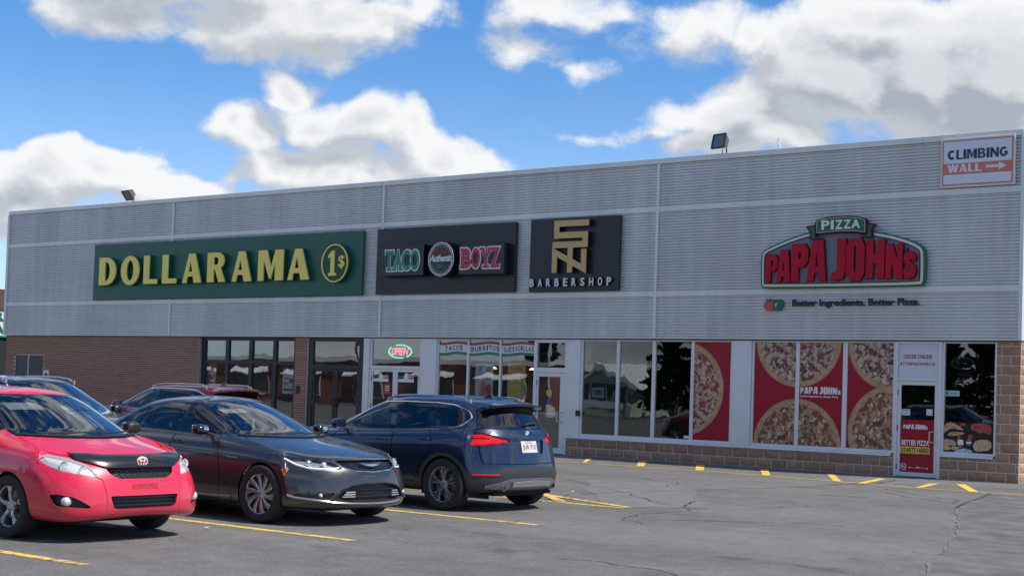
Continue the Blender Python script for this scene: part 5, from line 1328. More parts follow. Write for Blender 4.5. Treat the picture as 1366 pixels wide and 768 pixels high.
def arches(C, root, wells, rarch, m_arch=None, wide=0.0, zc=None):
    S = C.S
    for xw in (S['xa'], S['xr']):
        zc_ = S['rw']
        circ = [(xw + rarch * math.cos(a), zc_ + rarch * math.sin(a)) for a in [PI * k / 20 for k in range(21)]]
        inner = circ + [(xw - rarch, .02), (xw + rarch, .02)]
        flt = lambda c, n: abs(n.y) > .25 and c.z < .85 or (c.z < .30 and abs(c.y) > .62)
        fs = C.cut(inner, 'y', lambda c, n: abs(c.y) > .55 and c.z < .9); C.take(fs)
        if m_arch:
            R2 = rarch + wide; outer = [(xw + R2 * math.cos(a), zc_ + R2 * 1.0 * math.sin(a)) for a in [PI * k / 20 for k in range(21)]] + [(xw - R2, .02), (xw + R2, .02)]
            for sg in (1, -1): C.patch('arch_trim', outer, 'y', lambda c, n, sg=sg: c.y * sg > .55 and c.z < .95, m_arch, root, off=.006, lip=.02)
        for sg in (1, -1):
            mb = MB(); n = 20; rr = rarch + .012
            for k in range(n + 1):
                a = PI * k / n; cx, cz = xw + rr * math.cos(a), zc_ + rr * math.sin(a)
                mb.v += [(cx, sg * (wells - .03), cz), (cx, sg * .42, cz)]
            mb.f = [(2 * i, 2 * i + 2, 2 * i + 3, 2 * i + 1) for i in range(n)]
            b = len(mb.v); mb.v += [(xw + rr, sg * .42, .15), (xw - rr, sg * .42, .15), (xw + rr, sg * (wells - .03), .2), (xw - rr, sg * (wells - .03), .2)]
            mb.f += [tuple(2 * i + 1 for i in range(n + 1)) + (b + 1, b), (0, 1, b, b + 2), (2 * n + 1, 2 * n, b + 3, b + 1)]
            obj('wheel_housing', mb, M_well, root)
def seams(C, root, poly, axis, filt, w=.006):
    """open panel gap along a closed outline: the strip between two offset outlines is sunk and dark"""
    f = C.cut(grow(poly, w / 2), axis, filt)
    outer = C.take(f)
    return outer
def panel(C, root, name, poly, axis, filt, m, w=.009, off=0.0, liner=None):
    """cut a door or lid out of the body with a real gap around it"""
    fi = C.cut(poly, axis, filt); Pn = [[v.co.copy() for v in f.verts] for f in fi]; bmesh.ops.delete(C.bm, geom=fi, context='FACES_ONLY')
    G = C.take(C.cut(grow(poly, w), axis, filt))
    o = C.shell(name, Pn, m, root, off=off, lip=.016, liner=liner)
    if G: C.shell('panel_gap', G, M_well, o, off=-.014, lip=0)
    return o
def bar(C, pts, r, name, m, par, n=6): return obj(name, MB().tube(pts, r, n), m, par, smooth=True)
def side_pts(C, pts, sg, off=.004): return [C.side(x, z, sg, off) for x, z in pts]
def mirror_part(C, root, x, y, z, sg, m, sz=(.10, .20, .13), fwd=1):
    c = Vector((x, sg * y, z)); mb = MB(); n = 12; rings = []
    for k, (t, s_) in enumerate(((0, .55), (.15, .85), (.5, 1.0), (.85, .97), (1.0, .86))):
        b = len(mb.v); rings.append(b)
        for i in range(n):
            a = 2 * PI * i / n; ca, sa = math.cos(a), math.sin(a); sq = lambda v: math.copysign(abs(v) ** .75, v)
            mb.v.append((c.x + sz[0] * (.5 - t), c.y + sg * sz[1] / 2 * sq(ca) * s_, c.z + sz[2] / 2 * sq(sa) * s_))
    for a, b in zip(rings, rings[1:]): mb.f += [(a + i, a + (i + 1) % n, b + (i + 1) % n, b + i) for i in range(n)]
    mb.f.append(tuple(rings[0] + i for i in range(n)))
    o = obj('side_mirror', mb, m, root, smooth=True)
    gm = MB().obox((c.x - sz[0] / 2 + .004, c.y, c.z), .006, sz[1] * .84, sz[2] * .82); obj('mirror_glass', gm, M_chr, o, bevel=.0)
    obj('mirror_arm', MB().tube([(c.x, c.y - sg * sz[1] * .35, c.z - sz[2] * .32), (c.x - .02, c.y - sg * (sz[1] * .5 + .10), c.z - sz[2] * .55)], .022, 8), M_pl, o, smooth=True); return o
def handle(C, door, x, z, sg, m):
    a = [C.side(x - .09, z, sg, .004), C.side(x - .075, z, sg, .035), C.side(x + .075, z, sg, .035), C.side(x + .09, z, sg, .004)]
    obj('door_handle', MB().tube(a, .012, 8), m, door, smooth=True); h = C.side(x, z, sg, 0); return h
def wiper(C, root, p0, p1, m=M_pl, get=None):
    pts = [get(lerp(p0[0], p1[0], t), lerp(p0[1], p1[1], t), .018) for t in (0, .25, .5, .75, 1)]
    o = obj('wiper', MB().tube(pts, .009, 6), m, root, smooth=True); mid = get(lerp(p0[0], p1[0], .45), lerp(p0[1], p1[1], .45), .03)
    return o
def finish(C, root, m, name='body'):
    C.bm.verts.ensure_lookup_table(); P_ = [[v.co.copy() for v in f.verts] for f in C.bm.faces]
    o = C.shell(name, P_, m, root, off=0, lip=.016, liner=M_liner); C.bm.free(); return o
def underbody(C, root, x0, x1, w=.60, z=.20):
    obj('underbody', MB().box(x0, x1, -w, w, z - .03, z + .02), M_well, root)

def row(xf, A, B, wf, zf, side, xr, Ar, Br, wr, zr, sx=None):
    d = dict(xf=xf, A=A, B=B, wf=wf, zf=zf, side=side, xr=xr, Ar=Ar, Br=Br, wr=wr, zr=zr)
    if sx: d['sx'] = sx
    return d
def place(label, cat, x, y, rz, name): 
    t = thing(name, label, cat, (x, y, 0), rz, world=False); return t
SIDE = lambda sg: (lambda c, n: n.y * sg > .15 and c.y * sg > .3)
FRONT = lambda c, n: n.x > .12 and c.x > 0
REAR = lambda c, n: n.x < -.12 and c.x < 0

# ------------------------------------------------------------------ red hatchback, front towards +x
def red_car():
    xa, xr = 1.08, -1.50
    S = dict(name='red', xa=xa, xr=xr, rw=.305, rows=[
        row(1.950, 0.04, .22, .74, (.24, .19), [(-2, .74, .20), (2, .74, .19)], -2.0, .08, .2, .74, (.24, .22)),
        row(2.020, 0.05, .26, .84, (.265, .20), [(-2, .84, .24), (0, .85, .21), (2, .85, .20)], -2.10, .10, .25, .82, (.30, .26)),
        row(2.045, 0.07, .30, .885, (.33, .33), [(-2, .88, .36), (0, .89, .33), (2, .885, .33)], -2.14, .10, .28, .86, (.42, .40)),
        row(2.040, 0.09, .32, .89, (.46, .47), [(-2, .90, .52), (0, .905, .48), (2, .895, .48)], -2.15, .10, .28, .87, (.55, .55)),
        row(2.005, 0.12, .34, .885, (.60, .62), [(-2, .90, .68), (-1.3, .91, .66), (0, .90, .63), (1.3, .905, .64), (2, .885, .62)], -2.12, .10, .28, .87, (.70, .70)),
        row(1.960, 0.16, .36, .87, (.70, .73), [(-2, .885, .84), (-1.3, .89, .83), (0, .885, .78), (1.3, .885, .76), (2, .86, .72)], -2.08, .10, .28, .86, (.84, .84)),
        row(1.900, 0.20, .34, .84, (.77, .80), [(-2, .855, .97), (-1.3, .865, .95), (0, .855, .90), (1.3, .85, .86), (2, .82, .79)], -2.02, .10, .26, .84, (.97, .97)),
        row(1.860, 0.30, .28, .79, (.815, .84), [(-2, .825, 1.02), (-1.3, .835, 1.00), (0, .825, .955), (.9, .80, .935), (1.6, .77, .85)], -1.98, .10, .24, .80, (1.02, 1.02), (1.60, -1.64)),
        row(1.560, 0.28, .16, .75, (.90, .90), [(-2, .80, 1.05), (-1.3, .81, 1.03), (0, .80, .98), (.9, .76, .965), (1.3, .73, .93)], -1.95, .10, .22, .77, (1.05, 1.05), (1.27, -1.62)),
        row(1.210, 0.25, .08, .72, (.975, .965), [(-2, .775, 1.08), (-1.3, .785, 1.06), (0, .775, 1.01), (.8, .735, .985)], -1.93, .10, .20, .75, (1.08, 1.08), (.80, -1.58)),
        row(0.980, 0.22, .06, .68, (1.085, 1.06), [(-2, .73, 1.18), (-1.3, .74, 1.18), (0, .735, 1.12), (.62, .69, 1.06)], -1.88, .10, .18, .71, (1.18, 1.18), (.60, -1.52)),
        row(0.520, 0.17, .05, .59, (1.30, 1.27), [(-2, .64, 1.33), (-1.3, .655, 1.34), (0, .655, 1.31), (.25, .60, 1.27)], -1.76, .08, .16, .63, (1.33, 1.32), (.20, -1.44)),
        row(0.320, 0.15, .05, .52, (1.385, 1.355), [(-2, .56, 1.40), (-1.3, .575, 1.41), (-.3, .575, 1.405), (.1, .53, 1.36)], -1.66, .08, .14, .56, (1.40, 1.38), (.02, -1.36)),
        row(0.160, 0.12, .03, .38, (1.42, 1.405), [(-2, .40, 1.43), (-1, .42, 1.435), (0, .40, 1.415)], -1.58, .06, .10, .42, (1.43, 1.42), (-.06, -1.30))],
        spx=(.06, -1.46), spine=[(-1.5, 1.44), (-.6, 1.455), (.1, 1.43)])
    C = Car(S); t = place('bright red hatchback with a black bonnet deflector parked at the front left corner', 'car', 7.86, -21.04, 0, 'parked_car')
    up_ = lambda c, n: n.x > .12 and c.z > .93 and c.x > 0
    ws = [(-.70, .985), (-.40, .972), (0, .968), (.40, .972), (.70, .985), (.635, 1.13), (.53, 1.325), (.50, 1.343), (0, 1.352), (-.50, 1.343), (-.53, 1.325), (-.635, 1.13)]
    C.patch('windscreen', ws, 'x', up_, G_ws, t, off=-.004, lip=0)
    C.patch('windscreen_seal', grow(ws, .018), 'x', up_, M_plg, t, off=-.003, lip=.01)
    side1 = [(.66, 1.03), (.60, 1.09), (.22, 1.275), (.08, 1.315), (-.30, 1.325), (-.30, 1.00), (.30, .995)]
    side2 = [(-.36, 1.00), (-.36, 1.325), (-.80, 1.325), (-1.12, 1.30), (-1.12, 1.03)]; side3 = [(-1.18, 1.035), (-1.18, 1.295), (-1.42, 1.25), (-1.60, 1.10), (-1.58, 1.07)]
    for sg in (1, -1):
        for q in (side1, side2, side3): C.patch('side_window', round_corners(q, .03), 'y', SIDE(sg), G_tint if q is not side1 else G_car, t, off=-.005, lip=0)
        C.patch('window_seal', round_corners([(.72, 1.015), (.63, 1.10), (.24, 1.295), (.08, 1.335), (-.80, 1.345), (-1.2, 1.318), (-1.46, 1.265), (-1.66, 1.09), (-1.6, 1.05), (-.36, .98), (.30, .978)], .03), 'y', SIDE(sg), M_plg, t, off=-.002, lip=.012)
    rg = [(-.62, 1.09), (.62, 1.09), (.56, 1.31), (.50, 1.33), (-.50, 1.33), (-.56, 1.31)]
    C.patch('rear_window', rg, 'x', REAR, G_tint, t, off=-.004, lip=0)
    # headlights
    hl = [(-.49, .630), (-.66, .648), (-.76, .672), (-.82, .72), (-.848, .79), (-.845, .836), (-.82, .842), (-.75, .818), (-.65, .785), (-.55, .73)]
    for sg in (1, -1):
        q = round_corners(hl if sg < 0 else mirror2(hl), .02)
        f = C.cut(q, 'x', lambda c, n: n.x > .05 and c.x > 1.48 and n.z < .95); P_ = C.take(f)
        L = C.shell('headlight', P_, G_hazy, t, off=.002, lip=.0); C.shell('headlight_bowl', P_, M_head, L, off=-.03, lip=0)
        for (y, z, r) in ((.60, .685, .042), (.72, .718, .048), (.82, .760, .036)):
            h = C.front(sg * y, z, 0); mb = MB().lathe([(r, -.004), (r * .92, -.01), (r * .6, -.032), (.012, -.04), (.010, -.02), (0, -.018)], 20, 'x', (h.x - .008, h.y, h.z)); obj('reflector', mb, M_head if r > .04 else M_chr, L, smooth=True)
        am = [(-.868, .83), (-.84, .84), (-.80, .80), (-.79, .755), (-.835, .745), (-.862, .79)]; h = [C.front(sg * abs(y), z, -.003) for y, z in am]
        obj('turn_signal', MB().poly([tuple(p) for p in h]), M_amb, L, fix=False)
    # bonnet
    bon = [(.74, -.70), (1.02, -.745), (1.30, -.735), (1.55, -.69), (1.72, -.60), (1.815, -.45), (1.86, -.25), (1.875, 0), (1.86, .25), (1.815, .45), (1.72, .60), (1.55, .69), (1.30, .735), (1.02, .745), (.98, .60), (1.16, .35), (1.195, 0), (1.16, -.35), (.98, -.60)]
    bon = [(a, b) for a, b in bon[1:]]
    panel(C, t, 'bonnet', bon, 'z', lambda c, n: n.z > .5 and .74 < c.z < 1.02 and c.x > .8, P_red, liner=M_liner)
    # grille openings
    ug = [(-.40, .700), (.40, .700), (.365, .645), (.28, .603), (-.28, .603), (-.365, .645)]
    def opening(name, q, depth=.05, m=M_pl): 
        P_ = C.take(C.cut(q, 'x', FRONT)); return C.shell(name, P_, m, t, off=-depth, lip=-depth) 
    o = opening('upper_grille', round_corners(ug, .02), .045)
    for k in range(4):
        z = .622 + .021 * k
        pts = []; nn = 22
        for i in range(nn + 1):
            y = lerp(-.36 + .025 * (3 - k), .36 - .025 * (3 - k), i / nn); pts.append(C.front(y, z + (.007 if i % 2 else -.007), -.012))
        obj('grille_mesh', MB().tube(pts, .0042, 5), M_plg, o, smooth=True)
    lg = [(-.40, .445), (.40, .445), (.365, .335), (.32, .322), (-.32, .322), (-.365, .335)]
    o = opening('lower_grille', round_corners(lg, .018), .05)
    for k in range(3): obj('grille_bar', MB().tube([C.front(lerp(-.38 + .01 * k, .38 - .01 * k, i / 12), .425 - .034 * k, -.012) for i in range(13)], .006, 6), M_plg, o, smooth=True)
    for sg in (1, -1):
        fg = [(-.855, .455), (-.82, .462), (-.73, .44), (-.64, .385), (-.585, .345), (-.62, .337), (-.835, .352)]
        q = round_corners(fg if sg < 0 else mirror2(fg), .02)
        P_ = C.take(C.cut(q, 'x', lambda c, n: n.x > .05 and c.x > 1.2)); o = C.shell('fog_recess', P_, M_pl, t, off=-.05, lip=-.05)
        h = C.front(sg * .765, .40, -.02); obj('fog_lamp', MB().lathe([(0, .028), (.03, .022), (.042, .01), (.046, 0), (.046, -.04)], 24, 'x', (h.x - .01, h.y, h.z)), M_head, o, smooth=True)
    # deflector, wrapped over the nose of the bonnet
    df = [(-.70, .80), (-.60, .81), (-.30, .806), (0, .803), (.30, .806), (.60, .81), (.70, .80), (.66, .765), (.55, .715), (.42, .700), (0, .695), (-.42, .700), (-.55, .715), (-.66, .765)]
    V = MB(); n = 30
    for i in range(n + 1):
        y = lerp(-.62, .62, i / n); e = abs(y) / .62; zt = .812 + .03 * max(0, e - .5); zb = .698 + (.075 * max(0, e - .62) / .38)
        for k in range(6): z = lerp(zb, min(zt, .845), k / 5); V.v.append(tuple(C.front(y, z, .020 + .012 * math.sin(k / 5 * PI))))
        for k in range(6): z = lerp(min(zt, .845), zb, k / 5); V.v.append(tuple(C.front(y, z, .012)))
    for i in range(n):
        for k in range(12): a = i * 12 + k; b = i * 12 + (k + 1) % 12; V.f.append((a, b, b + 12, a + 12))
    V.f += [tuple(range(12)), tuple(range(n * 12, n * 12 + 12))]
    d = obj('bonnet_deflector', V, mat('deflector_black', (.010, .010, .011), .22, coat=.3), t, smooth=True)
    h = C.front(0, .742, .036)
    em = obj('badge', MB().lathe([(0, .006), (.060, .006), (.066, 0), (.066, -.01)], 28, 'x', (h.x, 0, h.z)), mat('badge_red', (.45, .02, .05), .3), d, smooth=True)
    for o_ in em.data.vertices: o_.co.z = h.z + (o_.co.z - h.z) * .70
    def ring(rx, rz, yy, zz, r): return MB().tube([(h.x + .010, yy + rx * math.cos(a), zz + rz * math.sin(a)) for a in [2 * PI * k / 22 for k in range(23)]], r, 5, caps=False)
    for rx, rz, dz in ((.060, .042, 0), (.022, .038, 0), (.042, .015, .018)): obj('badge_ring', ring(rx, rz, 0, h.z + dz, .0045), M_pw2, em, smooth=True)
    # doors and wheel arches
    arches(C, t, .88, .335)
    d1 = [(.62, 1.00), (.64, .84), (.64, .70), (.62, .56), (.60, .29), (-.30, .275), (-.315, .60), (-.32, .985), (.30, .982)]
    d2 = [(-.335, .985), (-.33, .60), (-.315, .275), (-.95, .29), (-1.07, .45), (-1.14, .58), (-1.20, .68), (-1.22, .90), (-1.18, 1.01)]
    for sg in (1, -1):
        for q in (d1, d2):
            D = panel(C, t, 'door', round_corners(q, .03), 'y', SIDE(sg), P_red, liner=M_liner); hx = -.12 if q is d1 else -1.0
            handle(C, D, hx, .86, sg, P_red)
    body = finish(C, t, P_red)
    # bumper seam, plate dimples, tow hook
    for sg in (1, -1):
        bar(C, [C.front(sg * y, z, .001) for y, z in ((.52, .625), (.46, .60), (.44, .50), (.43, .40), (.43, .30), (.47, .24))], .006, 'bumper_crease', P_red, body)
        bar(C, [C.side(x, z, sg, .0005) for x, z in ((1.62, .66), (1.52, .62), (1.48, .56))], .003, 'bumper_seam', M_well, body)
    for y in (-.06, .07): h = C.front(y, .535, .0); obj('screw_hole', MB().lathe([(0, .002), (.011, .002), (.013, 0)], 12, 'x', tuple(h)), mat('hole_red', (.22, .01, .02), .5), body)
    obj('plate_pad', MB().poly([tuple(C.front(y, z, .004)) for y, z in ((-.15, .555), (.15, .555), (.15, .505), (-.15, .505))]), mat('pad_red', (.42, .008, .03), .5), body)
    bar(C, [C.front(y, .235, -.01) + Vector((-.05, 0, -.03)) for y in (-.20, -.1, -.02)], .014, 'tow_loop', M_pl, body)
    # sills lip under the bumper
    for x, sg in ((xa, 1), (xa, -1), (xr, 1), (xr, -1)): wheel(t, x, sg * .795, .305, .20, sg, 'five', .205, M_alu, 5)
    for sg in (1, -1): mirror_part(C, t, .60, .93, 1.035, sg, M_pl, (.11, .20, .13))
    g = lambda y, z, off: C.hit((0, y, z), (-1, 0, 0), off)
    wiper(C, t, (-.55, .985), (.15, 1.00), get=g); wiper(C, t, (.05, .985), (.62, 1.00), get=g)
    obj('cowl', MB().tube([C.front(lerp(-.70, .70, k / 14), .968 + .012 * (abs(k - 7) / 7) ** 2, .004) for k in range(15)], .012, 6), M_pl, t, smooth=True)
    interior(C, t, .72, [(-.10, (-.36, .36)), (-1.0, (-.36, .36))], zf=.40, m=M_seatb, zt=1.00)
    mi = C.front(0, 1.29, -.10); obj('inner_mirror', MB().box(mi.x - .03, mi.x, -.13, .13, mi.z - .035, mi.z + .03), M_pl, t, bevel=.01)
    sv_ = [C.front(y, z, -.03) for y, z in ((-.50, 1.30), (-.18, 1.31), (-.18, 1.245), (-.50, 1.235))]; obj('sun_visor', MB().poly([tuple(p) for p in sv_]), mat('visor', (.38, .38, .36), .8), t)
    st = [C.front(y, z, -.012) for y, z in ((.015, 1.265), (.085, 1.265), (.085, 1.19), (.015, 1.19))]; s_ = obj('permit_sticker', MB().poly([tuple(p) for p in st]), mat('sticker_pale', (.42, .60, .60), .4), t)
    st = [C.front(y, z, -.009) for y, z in ((.03, 1.225), (.08, 1.225), (.08, 1.20), (.03, 1.20))]; obj('permit_print', MB().poly([tuple(p) for p in st]), M_blu, s_)
    underbody(C, t, -2.0, 1.60); return t
red_car()

# ------------------------------------------------------------------ charcoal sedan, front towards +x
def sedan():
    xa, xr = 1.37, -1.37
    S = dict(name='sedan', xa=xa, xr=xr, rw=.325, rows=[
        row(2.14, .16, .25, .80, (.18, .19), [(-2.2, .80, .20), (2, .80, .18)], -2.35, .12, .25, .78, (.24, .22)),
        row(2.25, .20, .30, .90, (.21, .20), [(-2.2, .90, .24), (0, .90, .20), (2, .90, .20)], -2.44, .14, .28, .86, (.30, .26)),
        row(2.29, .24, .32, .925, (.30, .31), [(-2.2, .92, .34), (0, .915, .30), (2, .915, .31)], -2.47, .15, .30, .88, (.42, .40)),
        row(2.295, .27, .33, .93, (.42, .44), [(-2.2, .93, .50), (0, .93, .45), (2, .92, .45)], -2.48, .15, .30, .89, (.55, .55)),
        row(2.28, .30, .34, .925, (.54, .57), [(-2.2, .925, .66), (-1.4, .935, .64), (0, .93, .60), (1.4, .93, .60), (2, .905, .58)], -2.46, .15, .30, .89, (.70, .70)),
        row(2.24, .34, .34, .905, (.65, .68), [(-2.2, .90, .82), (-1.4, .915, .80), (0, .91, .76), (1.4, .91, .73), (2, .875, .69)], -2.43, .15, .30, .87, (.84, .84)),
        row(2.17, .36, .32, .86, (.725, .755), [(-2.2, .86, .91), (-1.4, .88, .89), (0, .875, .85), (1.4, .87, .81), (2, .83, .755)], -2.38, .15, .28, .83, (.93, .92)),
        row(2.04, .36, .26, .80, (.775, .79), [(-2.2, .80, .95), (-1.4, .835, .93), (0, .835, .90), (.8, .83, .89), (1.5, .80, .82)], -2.28, .14, .24, .78, (.97, .955), (1.60, -1.90)),
        row(1.55, .32, .12, .76, (.87, .87), [(-2.2, .76, .965), (-1.4, .80, .95), (0, .805, .925), (.9, .78, .915), (1.2, .76, .90)], -2.06, .12, .18, .70, (1.00, .975), (1.15, -1.80)),
        row(1.02, .26, .06, .73, (.945, .935), [(-2, .70, .98), (-1.4, .77, .965), (0, .785, .94), (.6, .755, .94)], -1.86, .10, .12, .62, (1.01, .995), (.62, -1.66)),
        row(.74, .22, .05, .68, (1.07, 1.045), [(-1.7, .62, 1.06), (-1.2, .70, 1.07), (0, .735, 1.07), (.4, .70, 1.045)], -1.70, .10, .10, .57, (1.06, 1.05), (.36, -1.52)),
        row(.32, .18, .05, .58, (1.245, 1.215), [(-1.4, .56, 1.20), (-.9, .62, 1.24), (-.2, .635, 1.255), (.05, .59, 1.215)], -1.36, .10, .08, .51, (1.205, 1.19), (.02, -1.22)),
        row(.10, .15, .04, .50, (1.325, 1.295), [(-1.2, .48, 1.28), (-.7, .54, 1.325), (-.2, .545, 1.325), (-.08, .52, 1.30)], -1.12, .10, .06, .45, (1.295, 1.275), (-.10, -1.02)),
        row(-.06, .12, .03, .36, (1.36, 1.35), [(-1, .34, 1.335), (-.5, .39, 1.37), (-.2, .38, 1.36)], -1.0, .08, .05, .33, (1.33, 1.32), (-.2, -.92))],
        spx=(-.14, -.94), spine=[(-1.0, 1.35), (-.55, 1.39), (-.15, 1.378)])
    C = Car(S); t = place('dark charcoal sedan with its nose to the right parked between the red and blue cars', 'car', 7.75, -17.94, 0, 'parked_car')
    up_ = lambda c, n: n.x > .12 and c.z > .90 and c.x > -.3 and c.x < 1.4
    ws = [(-.70, .955), (-.40, .945), (0, .94), (.40, .945), (.70, .955), (.62, 1.12), (.505, 1.275), (.46, 1.298), (0, 1.312), (-.46, 1.298), (-.505, 1.275), (-.62, 1.12)]
    C.patch('windscreen', ws, 'x', up_, G_ws, t, off=-.004, lip=0); C.patch('windscreen_seal', grow(ws, .018), 'x', up_, M_plg, t, off=-.003, lip=.01)
    w1 = [(.55, .965), (.50, 1.0), (.12, 1.20), (-.10, 1.275), (-.15, 1.28), (-.17, .955)]; w2 = [(-.235, .955), (-.215, 1.285), (-.50, 1.285), (-.86, 1.235), (-.90, .965)]
    w3 = [(-.955, .968), (-.92, 1.222), (-1.10, 1.165), (-1.30, 1.07), (-1.38, .995)]
    for sg in (1, -1):
        for q in (w1, w2, w3): C.patch('side_window', round_corners(q, .03), 'y', SIDE(sg), G_tint if q is not w1 else G_car, t, off=-.005, lip=0)
        C.patch('window_seal', round_corners([(.62, .955), (.53, 1.01), (.14, 1.215), (-.08, 1.293), (-.50, 1.302), (-.88, 1.248), (-1.12, 1.182), (-1.33, 1.08), (-1.44, .985), (-.9, .948), (-.2, .938)], .03), 'y', SIDE(sg), M_plg, t, off=-.002, lip=.012)
    rg = [(-.56, 1.03), (.56, 1.03), (.48, 1.22), (.42, 1.275), (-.42, 1.275), (-.48, 1.22)]
    C.patch('rear_window', rg, 'x', lambda c, n: n.x < -.1 and c.z > 1.0 and c.x < -.8, G_tint, t, off=-.004, lip=0)
    hl = [(-.42, .635), (-.52, .618), (-.72, .622), (-.80, .655), (-.855, .735), (-.82, .752), (-.68, .748), (-.55, .722), (-.46, .690)]
    for sg in (1, -1):
        q = round_corners(hl if sg < 0 else mirror2(hl), .015)
        P_ = C.take(C.cut(q, 'x', lambda c, n: n.x > .05 and c.x > 1.48 and n.z < .95))
        L = C.shell('headlight', P_, G_lens, t, off=.002, lip=0); C.shell('headlight_bowl', P_, M_headd, L, off=-.045, lip=0)
        h = C.front(sg * .70, .695, -.012); obj('projector', MB().lathe([(0, .02), (.02, .016), (.032, .004), (.036, 0), (.040, .008), (.042, -.02)], 22, 'x', tuple(h)), M_chr, L, smooth=True)
        h = C.front(sg * .58, .685, -.014); obj('projector', MB().lathe([(0, .012), (.02, .01), (.026, 0), (.030, .006), (.03, -.02)], 20, 'x', tuple(h)), M_head, L, smooth=True)
        bar(C, [C.front(sg * y, z, -.004) for y, z in ((.835, .738), (.80, .682), (.74, .645), (.66, .636), (.55, .636), (.46, .645))], .010, 'light_strip', mat('strip_white', (.85, .88, .9), .2, emit=(.8, .85, .9), estr=.15), L)
        obj('side_marker', MB().poly([tuple(C.side(x, z, sg, .004)) for x, z in ((1.745, .55), (1.765, .62), (1.72, .66), (1.70, .62))]), M_amb, t)
    bon = [(1.00, .76), (1.45, .755), (1.75, .70), (1.95, .585), (2.03, .40), (2.065, .20), (2.07, 0), (2.065, -.20), (2.03, -.40), (1.95, -.585), (1.75, -.70), (1.45, -.755), (1.00, -.76), (.86, -.68), (.98, -.36), (1.02, 0), (.98, .36), (.86, .68)]
    bn = panel(C, t, 'bonnet', bon, 'z', lambda c, n: n.z > .5 and .70 < c.z < 1.0 and c.x > .6, P_char, liner=M_liner)
    def opening(name, q, depth=.05, m=M_pl, flt=FRONT): 
        P_ = C.take(C.cut(q, 'x', flt)); return C.shell(name, P_, m, t, off=-depth, lip=-depth)
    ug = [(-.46, .722), (-.25, .728), (0, .73), (.25, .728), (.46, .722), (.42, .66), (.30, .622), (0, .605), (-.30, .622), (-.42, .66)]
    o = opening('upper_grille', round_corners(ug, .01), .035, M_plg)
    gm = MB()
    for k in range(4):
        for i in range(20):
            y = lerp(-.40 + .02 * k, .40 - .02 * k, i / 19) + (.01 if k % 2 else 0); h = C.front(y, .705 - .024 * k, -.02); gm.obox(h, .008, .026, .008, Matrix.Rotation(.5, 3, 'X'))
    m_ = obj('grille_texture', gm, M_pl, o); m_['kind'] = 'stuff'
    bar(C, [C.front(y, z, .004) for y, z in ((-.47, .722), (-.42, .655), (-.30, .615), (0, .598), (.30, .615), (.42, .655), (.47, .722))], .005, 'grille_chrome', M_chr, o)
    wg = [(-.19, .698), (-.05, .690), (0, .684), (.05, .690), (.19, .698), (.12, .672), (0, .655), (-.12, .672)]
    V = MB(); n = len(wg); V.v = [tuple(C.front(y, z, .004)) for y, z in wg] + [tuple(C.front(y, z, -.01)) for y, z in wg]; V.f = [tuple(range(n)), tuple(range(n, 2 * n))[::-1]] + [(i, (i + 1) % n, n + (i + 1) % n, n + i) for i in range(n)]
    obj('wing_badge', V, M_chr, t)
    lg = [(-.53, .31), (-.46, .40), (-.36, .445), (-.15, .465), (.15, .465), (.36, .445), (.46, .40), (.53, .31), (.36, .285), (0, .272), (-.36, .285)]
    o = opening('lower_grille', round_corners(lg, .015), .06)
    for k in range(3): bar(C, [C.front(lerp(-.44 + .03 * (2 - k), .44 - .03 * (2 - k), i / 12), .325 + .04 * k, -.03) for i in range(13)], .006, 'grille_bar', M_plg, o)
    for sg in (1, -1):
        for k in range(3): bar(C, [C.front(sg * y, .33 + .026 * k, -.006) for y in (.30, .38, .46 - .02 * k)], .008, 'grille_fin', M_sil, o)
        fg = [(-.88, .335), (-.84, .372), (-.70, .385), (-.545, .378), (-.60, .325), (-.75, .318)]
        q = round_corners(fg if sg < 0 else mirror2(fg), .012)
        P_ = C.take(C.cut(q, 'x', lambda c, n: n.x > .05 and c.x > 1.2)); o2 = C.shell('fog_recess', P_, M_plg, t, off=-.04, lip=-.04)
        h = C.front(sg * .68, .352, -.02); obj('fog_lamp', MB().lathe([(0, .014), (.02, .01), (.024, 0), (.024, -.02)], 18, 'x', tuple(h)), M_head, o2, smooth=True)
        bar(C, [C.front(sg * y, z, .006) for y, z in ((.90, .345), (.86, .318), (.72, .295), (.55, .272), (.34, .258), (.12, .252), (0, .252))], .013, 'chrome_blade', mat('satin_blade', (.40, .41, .43), .22, .9), t)
        bar(C, [C.front(sg * y, z, .004) for y, z in ((.54, .315), (.47, .405), (.36, .452), (.15, .473), (0, .476))], .008, 'grille_surround', M_plg, t)
    arches(C, t, .90, .352)
    d1 = [(.52, .95), (.62, .80), (.70, .55), (.68, .24), (-.20, .235), (-.21, .60), (-.20, .935)]
    d2 = [(-.217, .935), (-.227, .60), (-.217, .235), (-.78, .245), (-.90, .36), (-.98, .50), (-1.08, .62), (-1.12, .80), (-1.02, .94)]
    for sg in (1, -1):
        for q in (d1, d2):
            D = panel(C, t, 'door', round_corners(q, .03), 'y', SIDE(sg), P_char, liner=M_liner); handle(C, D, -.06 if q is d1 else -.93, .845, sg, P_char)
    body = finish(C, t, P_char)
    for sg in (1, -1):
        bar(C, [C.front(sg * y, z, .001) for y, z in ((.80, .60), (.60, .595), (.42, .585), (.2, .575), (0, .572))], .003, 'bumper_seam', M_well, body)
        bar(C, [C.side(x, z, sg, .001) for x, z in ((1.80, .60), (1.74, .68), (1.62, .75))], .003, 'bumper_seam', M_well, body)
        bar(C, [C.side(x, z, sg, -.004) for x, z in ((1.0, .70), (.5, .735), (0, .755), (-.6, .775), (-1.2, .80), (-1.8, .83))], .010, 'side_crease', P_char, body)
        bar(C, [C.side(x, z, sg, -.006) for x, z in ((.9, .26), (0, .25), (-.9, .265))], .02, 'sill_strip', P_char, body)
